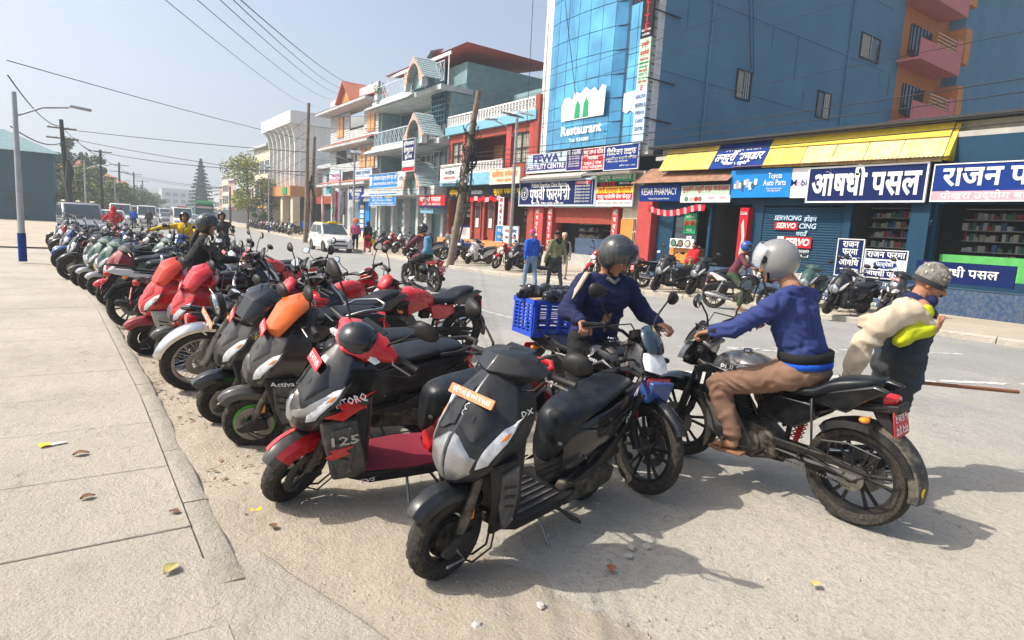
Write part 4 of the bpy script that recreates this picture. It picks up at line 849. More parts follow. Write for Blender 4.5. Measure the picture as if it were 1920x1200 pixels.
# rear terrace with brick wall, blue railing
rt2 = empty('rear_rooftop_house', (27, 31, 9), 0, 'rear roof terrace with grey brick wall and pale blue railing', 'building')
part(bxs(23.5, 32, 27.2, 34.8, 8.3, 10.4), 'wall', M['bluegrey'], rt2, smooth=False); part(bxs(24.5, 32, 27.5, 31.8, 10.4, 12.9), 'wall', M['palegrey'], rt2, smooth=False)
part(bxs(24.0, 32.2, 26.9, 32.4, 12.9, 13.5), 'roof_beam', mat('teal_beam', (.03, .16, .24), .6), rt2, smooth=False)
q = MB(); rs = random.Random(4)
for r_ in range(9):
    for c_ in range(11): addb(q, 24.46, 24.5, 27.7 + c_ * .36 + (r_ % 2) * .16, 28.0 + c_ * .36 + (r_ % 2) * .16, 10.55 + r_ * .25, 10.74 + r_ * .25)
o = part(q, 'block_course', M['slab'], rt2, smooth=False)
q = MB()
for i in range(9):
    a, b_ = 27.0 + i * .6, 27.6 + i * .6; q.tube([(24.2, a, 13.5), (24.2, b_, 14.5)], .02, 4); q.tube([(24.2, a, 14.5), (24.2, b_, 13.5)], .02, 4); q.tube([(24.2, a, 13.5), (24.2, a, 14.55)], .025, 4)
q.tube([(24.2, 27, 14.5), (24.2, 32.4, 14.5)], .03, 5); q.tube([(24.2, 27, 14.05), (24.2, 32.4, 14.05)], .02, 4); part(q, 'railing', M['rail'], rt2, ang=30)

# --- B4: grey clapboard house with orange shutters
e = empty('clapboard_house', (20, 54, .12), 0, 'grey boarded house with arched orange shutters and tiled roof edges', 'building')
board = mat('pale_clapboard', (.50, .52, .52), .75, dust=.1, scale=4)
q = MB(); addb(q, XF + 1.8, 32, 48.6, 60.3, .1, 11.4); addb(q, XF + .1, XF + 1.8, 48.6, 48.8, 5.9, 11.3); addb(q, XF + .1, XF + 1.8, 60.1, 60.3, 5.9, 11.3); part(q, 'wall', M['palegrey'], e, smooth=False)
for (z0, z1, spans) in ((8.85, 11.4, ((48.6, 51.8), (55.2, 60.3))), (6.1, 8.2, ((48.6, 53.2), (58.6, 60.3)))):
    for (a, b_) in spans:
        n_ = int((z1 - z0) / .2); 
        for k in range(n_):
            z = z0 + k * .2; q = MB(); q.prism([(XF - .02, z), (XF + .1, z), (XF + .1, z + .195), (XF + .03, z + .195)], a, b_); part(q, 'clapboard', board, e, smooth=False)
    part(bxs(XF + .02, XF + .12, spans[0][1], spans[1][0], z0, z0 + .75), 'balcony_wall', M['slab'], e, smooth=False)
def arched(ya, yb, za, zb, double=True):
    q = MB(); n_ = 2; w = (yb - ya) / n_
    f_ = None
    for i in range(n_):
        a = ya + i * w; pts = [(a + .04, za), (a + w - .04, za), (a + w - .04, zb - w * .4)] + [(a + w / 2 + (w / 2 - .04) * math.cos(t), zb - w * .4 + w * .45 * math.sin(t)) for t in (.6, 1.2, 1.57, 1.94, 2.54)] + [(a + .04, zb - w * .4)]
        q.prism(pts, XF - .09, XF - .03, plane='YZ')
    f_ = part(q, 'window', M['ochre'], e, smooth=False)
    for i in range(n_):
        a = ya + i * w; q = MB()
        for k in range(3):
            for j in range(2): addb(q, XF - .11, XF - .095, a + .1 + j * (w - .2) / 2, a + .07 + (j + 1) * (w - .2) / 2, za + .15 + k * (zb - za) / 3.4, za + .1 + (k + .85) * (zb - za) / 3.4)
        q.build('shutter_panel', mat('ochre_panel', (.60, .36, .16), .6), f_, smooth=False)
arched(49.2, 50.9, 9.1, 11.0); arched(56.6, 58.3, 9.2, 11.0); arched(49.1, 50.6, 6.1, 7.9); arched(51.0, 52.5, 6.1, 7.9)
window(e, 54.0, 57.0, 6.3, 7.9, XF + 1.7, 3, 1); window(e, 52.3, 54.8, 9.2, 11.0, XF + 1.7, 2, 1)
part(bxs(XF + .5, XF + 1.0, 56.0, 57.2, 7.4, 7.9), 'air_conditioner', M['panel'], e, smooth=False)
def tiled(ya, yb, z, x0, x1, dz):
    n_ = int((yb - ya) / .25)
    q = MB(); rings = []
    for i in range(n_ * 4 + 1):
        yy = ya + (yb - ya) * i / (n_ * 4); h = .03 * abs(math.sin(i * math.pi / 4)); rings.append([(x0, yy, z + h), (x0 + (x1 - x0) * .33, yy, z + dz * .33 + h + .02), (x0 + (x1 - x0) * .34, yy, z + dz * .34 + h), (x0 + (x1 - x0) * .66, yy, z + dz * .66 + h + .02), (x0 + (x1 - x0) * .67, yy, z + dz * .67 + h), (x1, yy, z + dz + h)])
    q.loft(rings, closed=False); part(q, 'tiled_skirt', M['tile'], e, ang=50)
    part(bxs(x0, x1 + .3, ya, yb, z - .22, z - .03), 'eave_board', M['slab'], e, smooth=False)
tiled(48.5, 61.2, 11.55, XF - 1.2, XF + .6, .5); tiled(48.5, 61.0, 8.35, XF - 1.0, XF + .1, .45); tiled(48.4, 60.6, 4.95, XF - 1.2, XF + .0, .35)
q = MB(); 
for (ya, yb, yc, z, h, x0) in ((52.9, 56.1, 54.5, 11.9, 1.7, XF - 1.0),):
    for sgn in (1, -1):
        a = Vector((x0, yc, z + h)); b_ = Vector((x0, yc + sgn * 1.75, z)); q.loft([[a, b_, b_ - Vector((0, 0, .12)), a - Vector((0, 0, .12))], [a + Vector((4, 0, 0)), b_ + Vector((4, 0, 0)), b_ + Vector((4, 0, -.12)), a + Vector((4, 0, -.12))]])
part(q, 'dormer_roof', M['tile'], e, smooth=False); q = MB(); q.prism([(53.1, 11.9), (55.9, 11.9), (54.5, 13.3)], XF - .6, XF - .5, plane='YZ'); part(q, 'dormer_front', M['ochre'], e, smooth=False)
part(bxs(XF - .1, XF + .1, 48.6, 52.7, 12.1, 12.8), 'parapet', M['slab'], e, smooth=False); part(bxs(XF - .1, XF + .1, 56.4, 60.2, 12.1, 12.7), 'parapet', M['slab'], e, smooth=False)
for a in (48.7, 52.6, 56.5, 59.9): part(bxs(XF + .1, XF + .4, a, a + .3, .1, 4.9), 'pillar', M['slab'], e, smooth=False)
part(bxs(XF - .8, XF + 1.8, 48.6, 60.3, .1, .9), 'plinth', M['cream'], e, smooth=False)
sign('ticket_shop_sign', 'blue shop sign with white capitals below the terracotta canopy', 52.6, 49.35, 3.5, 4.55, XF - .9, M['s_royal'], [('EIIC CHOWK', .7, .42, W, .03, .85), ('सेवा केन्द्र', .38, .34, W, .02, .6), ('PHONE 525', .12, .16, W, .01, .4)], panels=[(0, 1, .86, 1, NV)])
f_ = part(bxs(XF - .2, XF - .1, 49.6, 52.2, .9, 3.4), 'shop_front', M['s_blue'], e, smooth=False); bxs(XF - .24, XF - .21, 50.6, 51.6, 1.1, 3.3).build('pane', M['glass'], f_, smooth=False)
for k in range(5): bxs(XF - .27, XF - .245, 50.7, 51.5, 1.2 + k * .4, 1.5 + k * .4).build('displayed_poster', [W, M['s_cream'], M['s_pale']][k % 3], f_, smooth=False)
sign('pale_banner_sign', 'pale lilac banner on the balcony of the boarded house', 53.0, 49.0, 5.2, 6.1, XF - .3, M['s_pale'], [('पोखरा ट्राभल्स', .6, .4, N_, .01, .8)])
sign('faded_banner_sign', 'faded red and blue banner at the left balcony end of the boarded house', 59.6, 56.0, 5.2, 6.15, XF - .3, M['s_pale'], [('HOTEL', .6, .4, RD, .02, .6)], panels=[(0, 1, 0, .35, M['s_pink'])])
# hanging clothes in the open shop
cl = [('hanging_scarf', 'dark red scarf hanging at the cloth shop front', (.25, .03, .06)), ('hanging_scarf', 'purple cloth hanging beside the red scarf', (.16, .05, .16)), ('hanging_coat', 'dark grey coat hanging right of the purple cloth', (.06, .07, .08)), ('hanging_cloth', 'turquoise cloth hanging over the left corner of the cloth shop', (.05, .3, .35)), ('hanging_bag', 'green bag hanging low at the cloth shop', (.1, .35, .2)), ('hanging_dress', 'patterned white and red dress hanging from the left pole', (.5, .35, .32))]
for k, (nm, lab, cc) in enumerate(cl):
    yy, zt, zb, w = [(55.8, 4.3, 1.8, .45), (55.0, 4.2, 1.6, .5), (53.9, 4.2, 2.2, .8), (57.9, 5.0, 4.1, 1.3), (56.6, 2.9, 2.0, .3), (59.6, 4.0, 1.2, .35)][k]
    q = MB(); rs = random.Random(k); rings = []
    for i in range(9):
        t = i / 8; ww = w * (.5 + .5 * min(1, t * 2.2)) * (1 + .15 * math.sin(i * 2 + k)); rings.append([(XF - .9 + .1 * math.cos(a) * (1 + .6 * math.sin(3 * a + i * .4)), yy + ww / 2 * math.sin(a) + .05 * math.sin(i), zt + (zb - zt) * t) for a in [2 * math.pi * j / 10 for j in range(10)]])
    q.loft(rings); tag(q.build(nm, mat('cloth_%d' % k, cc, .9, var=.3, scale=8), ang=60), lab, 'clothing', 'clothes hung up for sale at the cloth shop')

# --- B5: white building with fluted curved columns
e = empty('white_fluted_building', (20, 76, .12), 0, 'white building with curved fluted columns and deep flat roof edge', 'building')
part(bxs(20.2, 34, 71.6, 83.6, 5.2, 11.9), 'wall', M['white'], e, smooth=False); part(bxs(19.0, 34, 71.0, 84.2, 11.9, 13.2), 'roof_edge', M['white'], e, smooth=False)
for k in range(7):
    yy = 72.0 + k * 1.85; q = MB(); prof = [(20.25, 5.2), (19.75, 5.25), (19.7, 6), (19.75, 9.5), (19.65, 10.6), (19.4, 11.4), (19.0, 11.88), (20.25, 11.88)]
    q.prism(prof, yy - .12, yy + .12); part(q, 'column_fin', M['white'], e, smooth=False)
for k in range(6): window(e, 72.4 + k * 1.85, 73.5 + k * 1.85, 6.2, 11.0, 20.12, 1, 3, M['white'], M['glass'], deep=.03)
for k in range(3): 
    xx = 20.6 + k * 1.2; part(bxs(xx, xx + .5, 71.45, 71.6, 5.2, 11.9), 'wall_rib', M['white'], e, smooth=False)
part(bxs(24.0, 27, 71.5, 71.59, 8.4, 10.6), 'window', M['s_pale'], e, smooth=False)
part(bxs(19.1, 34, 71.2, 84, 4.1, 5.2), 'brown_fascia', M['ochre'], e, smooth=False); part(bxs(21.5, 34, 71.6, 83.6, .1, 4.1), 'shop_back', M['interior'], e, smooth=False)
[part(bxs(19.4, 20.2, a, a + .9, .1, 4.1), 'pillar', M['cream'], e, smooth=False) for a in (71.3, 75.5, 79.5, 83)]; part(bxs(19.02, 19.09, 72.5, 74.2, 4.25, 5.05), 'green_sign_panel', M['s_green'], e, smooth=False)
e = empty('grey_annexe', (26, 66, .12), 0, 'low grey annexe between the boarded house and the white building', 'building')
part(bxs(22.5, 33, 61.5, 71, .1, 7.2), 'wall', M['palegrey'], e, smooth=False); part(bxs(21.9, 33, 61.2, 71.1, 7.2, 7.6), 'roof', M['slab'], e, smooth=False); part(bxs(21.8, 22.4, 61.2, 71, 3.4, 4.2), 'canopy', M['brick'], e, smooth=False)
for k in range(2): window(e, 62.5 + k * 4, 65 + k * 4, 4.8, 6.6, 22.38, 2, 1)
part(bxs(22.3, 22.49, 61.8, 70.6, .9, 3.3), 'dark_opening_slab', M['dark'], e, smooth=False)  # solid dark slab, shade of the shop interior put into its colour
# --- further right-hand blocks, following the bend
def block(y0, y1, x, h, wm, st, rs_, lab, name='town_building', roof='flat', dep=10, signs=True):
    e = empty(name, (x, (y0 + y1) / 2, .12), 0, lab, 'building'); part(bxs(x, x + dep, y0, y1, .1, h), 'wall', wm, e, smooth=False)
    part(bxs(x - .5, x + dep, y0 - .1, y1 + .1, h, h + .35), 'roof', M['slab'], e, smooth=False)
    fl = int((h - 3.4) / 3); n_ = max(2, int((y1 - y0) / 2.4))
    for f_ in range(fl):
        z = 4.3 + f_ * 3
        part(bxs(x - .35, x, y0, y1, z - 1.05, z - .8), 'ledge', M['slab'], e, smooth=False)
        for k in range(n_):
            a = y0 + .4 + (y1 - y0 - .8) * k / n_; window(e, a, a + (y1 - y0 - .8) / n_ - .6, z, z + 1.6, x - .04, 2, 1, st, M['glass'], deep=.015)
    part(bxs(x - .06, x - .005, y0 + .3, y1 - .3, .3, 2.9), 'dark_opening_slab', M['interior'], e, smooth=False)  # dark slab on the wall, coloured as the shade inside the shops
    if signs:
        for k in range(n_):
            a = y0 + .2 + (y1 - y0 - .4) * k / n_; part(bxs(x - .2, x - .07, a, a + (y1 - y0 - .4) / n_ - .2, 2.7 + rs_.uniform(0, .2), 3.6), 'sign_board', rs_.choice([M['s_blue'], M['s_red'], M['s_white'], M['s_yel'], M['s_royal']]), e, smooth=False)
    return e
rb = random.Random(21)
block(84.8, 94, 20.2, 10.6, M['cream'], M['frame'], rb, 'beige four storey block with dark upright windows past the white building')
block(95, 108, 22.2, 8.4, M['palegrey'], M['tile'], rb, 'grey block with red roof edge behind the yellow green tree')
block(109, 126, 24, 10.2, M['s_pale'], M['white'], rb, 'pale blue block beyond the yellow green tree')
block(128, 150, 27, 8.8, M['pinktrim'], M['white'], rb, 'pinkish block right of the tall dark conifer')
block(153, 178, 30.5, 11, M['cream'], M['frame'], rb, 'hazy cream block beside the tall dark conifer')
block(182, 215, 36, 10, M['pink'], M['white'], rb, 'hazy pink block left of the tall dark conifer')
block(222, 262, 42, 9, M['palegrey'], M['frame'], rb, 'hazy grey block far down the right side')
block(270, 330, 50, 12, M['slab'], M['frame'], rb, 'hazy long pale block near the end of the street', signs=False)
# --- left-hand side, far
def lblock(y0, y1, x, h, wm, lab, roofm=None, dep=9, hip=False):
    e = empty('house', (x, (y0 + y1) / 2, .12), 0, lab, 'building'); part(bxs(x - dep, x, y0, y1, .1, h), 'wall', wm, e, smooth=False)
    if hip:
        q = MB(); q.loft([[(x - dep - .6, y0 - .6, h), (x + .6, y0 - .6, h), (x + .6, y1 + .6, h), (x - dep - .6, y1 + .6, h)], [(x - dep * .6, y0 + 3, h + 2), (x - dep * .4, y0 + 3, h + 2), (x - dep * .4, y1 - 3, h + 2), (x - dep * .6, y1 - 3, h + 2)]]); part(q, 'roof', roofm or M['tile'], e, smooth=False)
    else: part(bxs(x - dep - .3, x + .4, y0 - .3, y1 + .3, h, h + .3), 'roof', roofm or M['slab'], e, smooth=False)
    for f_ in range(int((h - .5) / 3)):
        for k in range(2): part(bxs(x - dep * (.82 - .42 * k), x - dep * (.6 - .42 * k), y0 - .06, y0 - .005, 1.2 + f_ * 3, 2.6 + f_ * 3), 'window', M['glass'], e, smooth=False)
        n_ = int((y1 - y0) / 3)
        for k in range(n_): part(bxs(x + .005, x + .06, y0 + .8 + k * 3, y0 + 2.3 + k * 3, 1.2 + f_ * 3, 2.7 + f_ * 3), 'window', M['glass'], e, smooth=False)
lblock(72, 82, -1.9, 6.2, M['teal'], 'dark teal house under a gabled roof at the left edge', M['bluegrey'], hip=True)
lblock(120, 140, -2.5, 6.5, M['palegrey'], 'grey house between the left poles', M['slab'])
lblock(150, 176, 4.0, 8.6, M['pinktrim'], 'house with terracotta roof behind the left-hand trees', M['tile'], hip=True)
lblock(185, 215, 9.5, 8, M['palegrey'], 'pale house with red roof down the left side', M['tile'], hip=True)
lblock(225, 262, 15.5, 7, M['slab'], 'hazy pale house further down the left side')
lblock(275, 330, 24, 7.5, M['cream'], 'hazy cream block far down the left side')
e = empty('far_block', (55, 430, 0), 0, 'long hazy pale block closing the end of the street', 'building'); part(bxs(40, 100, 425, 440, 0, 15), 'wall', M['slab'], e, smooth=False)
for k in range(14):
    for j in range(3): part(bxs(42 + k * 4, 44.4 + k * 4, 424.8, 424.99, 2.5 + j * 4, 4.6 + j * 4), 'window', M['glass'], e, smooth=False)
part(bxs(60, 75, 422, 430, 15, 18), 'roof_room', M['palegrey'], e, smooth=False)
for k, (x0, x1, yy, h, lab) in enumerate([(22, 40, 470, 13, 'faint low block beyond the street end, left'), (100, 130, 460, 17, 'faint tall block beyond the street end, right'), (-6, 16, 440, 11, 'faint block in the haze behind the left trees')]):
    e = empty('far_block', ((x0 + x1) / 2, yy, 0), 0, lab, 'building'); part(bxs(x0, x1, yy, yy + 12, 0, h), 'wall', [M['palegrey'], M['slab'], M['pinktrim']][k], e, smooth=False)
    for i in range(int((x1 - x0) / 4)):
        for j in range(3): part(bxs(x0 + 1 + i * 4, x0 + 3 + i * 4, yy - .1, yy - .01, 2 + j * 3.5, 3.8 + j * 3.5), 'window', M['glass'], e, smooth=False)
# hills
m = MB(); rings = []
for j in range(6):
    yy = 900 + j * 90; rings.append([(-700 + i * 60, yy, -5 + (30 + 42 * (noise.noise(Vector((i * .23, 1.7, 0))) + .5) + 20 * noise.noise(Vector((i * .7, 4, 0)))) * math.sin(math.pi * min(1, j / 3.2) / 2) * (1 if j < 4 else .6)) for i in range(40)])
m.loft(rings, closed=False); struct(m.build('hills', mat('forest_hill', (.07, .10, .06), .9, var=.3, scale=.05), ang=180))
# haze
hz = bxs(-880, 880, -55, 1495, -2.2, 90).build('haze', None, smooth=False); hz.data.materials.clear()
hm = bpy.data.materials.new('haze'); hm.use_nodes = True; hm.node_tree.nodes.clear()
o_ = hm.node_tree.nodes.new('ShaderNodeOutputMaterial'); pv_ = hm.node_tree.nodes.new('ShaderNodeVolumePrincipled')
pv_.inputs['Color'].default_value = (.84, .93, 1.0, 1); pv_.inputs['Density'].default_value = .0017; pv_.inputs['Anisotropy'].default_value = .25
hm.node_tree.links.new(pv_.outputs[0], o_.inputs['Volume']); hz.data.materials.append(hm); hz['kind'] = 'stuff'
# ================================================================ two-wheelers
RUB = mat('tyre_rubber', (.022, .021, .020), .85, dust=.38, scale=22, dustcol=(.20, .16, .11), spec=.25); BLK = mat('black_plastic', (.010, .010, .011), .5, dust=.08, scale=4, spec=.3)
GLB = mat('gloss_black_paint', (.004, .005, .007), .25, coat=.7, spec=.3, dust=.04, scale=4); MTB = mat('matt_grey_black_paint', (.016, .018, .021), .34, coat=.15, spec=.3, dust=.05, scale=4)
GRF = mat('graphite_paint', (.065, .062, .058), .3, metal=.5, coat=.4, dust=.08, scale=4); SIL = mat('silver_paint', (.36, .37, .38), .3, metal=.7, coat=.4, dust=.15)
REDP = mat('bright_red_paint', (.50, .006, .010), .25, coat=.7, dust=.12, scale=5); ORP = mat('orange_paint', (.72, .13, .01), .3, coat=.6, dust=.12); WHP = mat('pearl_white_paint', (.62, .62, .60), .3, coat=.5, dust=.15)
YLP = mat('yellow_paint', (.62, .42, .02), .3, coat=.5, dust=.1); BLP = mat('blue_paint', (.02, .07, .26), .3, coat=.5, dust=.12); GRNP = mat('dark_green_paint', (.02, .07, .06), .35, coat=.4, dust=.2); BRP = mat('maroon_paint', (.2, .012, .02), .3, coat=.5, dust=.15)
SEAT = mat('seat_vinyl', (.004, .007, .011), .36, spec=.3, var=.25, bump=.12, bscale=160, dust=.05); CHR = mat('chrome', (.62, .62, .62), .12, metal=1., dust=.12); STL = mat('worn_steel', (.22, .21, .2), .4, metal=.8, dust=.4)
ALU = mat('cast_alloy', (.30, .29, .27), .45, metal=.6, dust=.45, dustcol=(.3, .25, .18)); LNS = mat('lamp_lens', (.66, .68, .70), .1, coat=.8, spec=.8, var=.3, scale=20); LNO = mat('amber_lens', (.75, .22, .02), .2, coat=.5)
LNR = mat('red_lens', (.50, .01, .01), .15, coat=.8); MIR = mat('mirror_glass', (.75, .78, .80), .04, metal=1., var=.02); PLR = mat('red_number_plate', (.55, .03, .04), .45); PLO = mat('faded_orange_plate', (.72, .24, .10), .55); GRIL = mat('grime_metal', (.04, .035, .03), .6, metal=.4, dust=.5)
MATC = mat('crimson_floor_mat', (.20, .018, .035), .95, bump=.5, bscale=300); GRY = mat('grey_plastic', (.06, .06, .062), .55, dust=.3); TXW = mat('print_white', (.7, .7, .7), .5); SMOKE = mat('smoked_visor', (.05, .06, .07), .06, alpha=.45, coat=1., var=.0)
def ringyz(x, w, zt, zb, fl=.7, n=2, wm=1.):
    """faceted body section across the machine at station x"""
    h = zt - zb
    p = [(0, zt), (w * fl, zt - h * .04), (w * .96, zt - h * .22), (w, zt - h * .5), (w * .9 * wm, zb + h * .22), (w * .6 * wm, zb + h * .03), (0, zb)]
    return [Vector((x, a, b_)) for a, b_ in p] + [Vector((x, -a, b_)) for a, b_ in reversed(p[1:-1])]
def wheel(root, nm, cx, r, w, rr, T, kind='alloy', tone=None, tread=1, nseg=64, disc=0, spoke=None):
    C = Matrix.Translation((cx, 0, r)); X = (T @ C) if T is not None else C; tone = tone or BLK
    m = MB(); prof = [(rr + .002, -w * .30), (rr + (r - rr) * .35, -w * .47), (rr + (r - rr) * .7, -w * .5), (r - (r - rr) * .12, -w * .38), (r - .003, -w * .2), (r, 0), (r - .003, w * .2), (r - (r - rr) * .12, w * .38), (rr + (r - rr) * .7, w * .5), (rr + (r - rr) * .35, w * .47), (rr + .002, w * .30)]
    n = nseg * (2 if tread else 1)
    m.lathe(prof, n, closed=False)
    if tread:
        k = len(prof); v = []
        for i in range(n):
            for j, (pr, py) in enumerate(prof):
                x, y, z = m.v[i * k + j]; d = 0
                if 3 <= j <= 7: 
                    ph = (i + (j - 5) * (1 if j > 5 else -1) * 2) % 6
                    d = -.006 if ph in (0, 1) else 0
                    if j == 5 : d = -.004 if ph in (0,) else 0
                s_ = (pr + d) / pr; v.append((x * s_, y, z * s_))
        m.v = v
    tyre_root = MB().lathe([(rr, -w * .30), (rr + .012, -w * .34), (rr - .012, -w * .30), (rr - .020, -w * .1), (rr - .020, w * .1), (rr - .012, w * .30), (rr + .012, w * .34), (rr, w * .30)], 40, T=X, closed=True)
    wr = tyre_root.build(nm, tone, root, ang=40)
    m2 = MB(); m2.add(m.v, m.f, X); m2.build('tyre', RUB, wr, ang=30 if tread else 60)
    h = MB().lathe([(0, -w * .42), (.028, -w * .42), (.03, -w * .2), (.055 if kind != 'drum' else rr * .52, -w * .18), (.055 if kind != 'drum' else rr * .55, w * .25), (.03, w * .27), (.028, w * .5), (0, w * .5)], 20, T=X); h.build('hub', GRIL if kind != 'wire' else ALU, wr, ang=40)
    s_ = MB()
    if kind == 'alloy':
        for i in range(spoke or 6):
            a = 2 * math.pi * i / (spoke or 6)
            for da in ((-.13, -.05), (.13, .05)) if (spoke or 6) <= 6 else ((0, 0),):
                p0, p1 = a + da[0], a + da[1] * 3.4
                s_.tube([(math.cos(p0) * .045, 0, math.sin(p0) * .045), (math.cos((p0 + p1) / 2) * rr * .55, 0, math.sin((p0 + p1) / 2) * rr * .55), (math.cos(p1) * (rr - .01), 0, math.sin(p1) * (rr - .01))], [.014, .011, .013], 5, T=X)
    elif kind == 'wire':
        for i in range(36):
            a = 2 * math.pi * i / 36; sg = 1 if i % 2 else -1; b_ = a + sg * .38 * (1 if (i // 2) % 2 else -1)
            s_.tube([(math.cos(a) * .06, sg * .028, math.sin(a) * .06), (math.cos(b_) * (rr - .012), 0, math.sin(b_) * (rr - .012))], .0032, 4, T=X)
    else:
        s_.lathe([(.05, w * .12), (rr - .03, w * .05), (rr - .03, -w * .05), (.05, -w * .12)], 32, T=X)
        for i in range(10):
            a = 2 * math.pi * i / 10; pts = [(math.cos(a + t) * rr * .72, w * .14, math.sin(a + t) * rr * .72) for t in (-.16, -.05, .05, .16)]; s_.tube(pts, .009, 5, T=X)
    s_.build('spoke_set', CHR if kind == 'wire' else tone, wr, ang=40)
    if disc:
        for sg in ((1,) if disc == 1 else (-1,)):
            d = MB(); d.lathe([(.075, sg * w * .52), (.13, sg * w * .52), (.13, sg * (w * .52 + .005)), (.075, sg * (w * .52 + .005))], 28, closed=True, T=X)
            for i in range(6): a = i * math.pi / 3; d.tube([(math.cos(a) * .03, sg * w * .5, math.sin(a) * .03), (math.cos(a + .3) * .085, sg * w * .53, math.sin(a + .3) * .085)], .006, 4, T=X)
            d.build('brake_disc', STL, wr, ang=40)
            MB().box((-.085, sg * (w * .52 + .012), .075), (.07, .04, .05), T=X, rot=(0, .7, 0)).build('brake_calliper', BLK, wr, bevel=.006, seg=1)
    return wr
def steerT(hx, hz, deg, rake=27):
    ax = Vector((-math.sin(R(rake)), 0, math.cos(R(rake)))); p = Vector((hx, 0, hz))
    return Matrix.Translation(p) @ Matrix.Rotation(R(deg), 4, ax) @ Matrix.Translation(-p)
def mirror_pair(root, T, x, y, z, dy=.1, dz=.2, size=(.052, .074), fold=(0, 0), sides=(1, -1), mt=BLK, dx=.0):
    for k, sd_ in enumerate(sides):
        a = Vector((x, sd_ * y, z)); b_ = a + Vector((-.02 + dx * .4, sd_ * dy * .5, dz * .45)); c_ = a + Vector((.0 + dx, sd_ * dy, dz * .9 - fold[k % 2]))
        st = MB().tube([a, a + Vector((0, 0, .03)), b_, c_], [.008, .007, .006, .006], 7, T=T).build('mirror', mt, root)
        m = MB(); rings = []
        rot = Euler((0, 0, sd_ * .25)).to_matrix()
        cc = c_ + Vector((0, sd_ * size[1] * .55, size[0] * .35))
        for i, (t, sc) in enumerate(((.028, .25), (.02, .7), (.004, 1.), (-.006, 1.0), (-.008, .93))):
            rings.append([cc + rot @ Vector((t, sc * size[1] * (math.cos(u) + .12 * math.cos(2 * u)) , sc * size[0] * math.sin(u) * (1 + .15 * sd_ * math.cos(u)))) for u in [2 * math.pi * q / 14 for q in range(14)]])
        m.loft(rings, T=T); m.build('mirror_housing', mt, st, ang=50)
        g = MB(); g.add([cc + rot @ Vector((-.0095, .88 * size[1] * (math.cos(u) + .12 * math.cos(2 * u)), .86 * size[0] * math.sin(u) * (1 + .15 * sd_ * math.cos(u)))) for u in [2 * math.pi * q / 14 for q in range(14)]], [tuple(range(14))], T); g.build('mirror_glass', MIR, st, smooth=False)
def grips(root, T, x, z, y0, y1, drop=0, back=0):
    for sd_ in (1, -1):
        g = MB(); pts = [(x - back * t, sd_ * (y0 + (y1 - y0) * t), z - drop * t) for t in (0, .08, .5, .9, 1)]
        g.tube(pts, [.021, .016, .0175, .0165, .020], 10, T=T); g.build('grip', BLK, root)
        MB().tube([(x + .025, sd_ * y0, z + .0), (x + .06, sd_ * (y0 + .03), z - .005), (x + .055 - back, sd_ * y1, z - drop - .015)], [.007, .006, .005], 6, T=T).build('brake_lever', STL if sd_ > 0 else BLK, root)
def plate(root, T, c, w, h, ry=0, rz=0, mt=PLR, txt='ग.१७प ४७३०', two=None, name='number_plate', rx=0):
    X = Matrix.Translation(c) @ Euler((rx, ry, rz)).to_matrix().to_4x4(); X = T @ X if T is not None else X
    p = MB().prism(rbox(0, 0, w, h, .12, 2), -.003, .003, plane='YZ', T=X).build(name, mt, root, bevel=.001, seg=1)
    for k, t in enumerate([txt] if not two else [txt, two]):
        cu = bpy.data.curves.new('lettering', 'FONT'); cu.body = t; sz = h * (.78 if not two else .5); cu.size = sz; cu.align_x = 'CENTER'; cu.align_y = 'CENTER'; cu.offset = sz * .02; cu.resolution_u = 1; cu.materials.append(TXW)
        o = bpy.data.objects.new('lettering', cu); COL.objects.link(o); o.parent = p
        o.matrix_local = X @ Matrix.Translation((.0045, 0, 0 if not two else h * (.22 - .46 * k))) @ Matrix(((0, 0, 1, 0), (1, 0, 0, 0), (0, 1, 0, 0), (0, 0, 0, 1)))
        TEXT_FIT.append((o, w * .86, 'C'))
    return p
def print_on(root, body, size, mt, loc, side=1, rx=0, ry=0, rz=0, width=None, T=None, bold=.02, shear=0., parent=None):
    """flat lettering on the left (side 1) or right (-1) flank"""
    cu = bpy.data.curves.new('lettering', 'FONT'); cu.body = body; cu.size = size; cu.align_x = 'CENTER'; cu.align_y = 'CENTER'; cu.offset = bold * size; cu.resolution_u = 1; cu.shear = shear; cu.materials.append(mt)
    o = bpy.data.objects.new('lettering', cu); COL.objects.link(o); o.parent = parent or root
    base = Matrix(((-1, 0, 0, 0), (0, 0, 1, 0), (0, 1, 0, 0), (0, 0, 0, 1))) if side > 0 else Matrix(((1, 0, 0, 0), (0, 0, -1, 0), (0, 1, 0, 0), (0, 0, 0, 1)))
    X = Matrix.Translation(loc) @ Euler((rx, ry, rz)).to_matrix().to_4x4() @ base
    o.matrix_local = T @ X if T is not None else X
    if width: TEXT_FIT.append((o, width, 'C'))
    return o

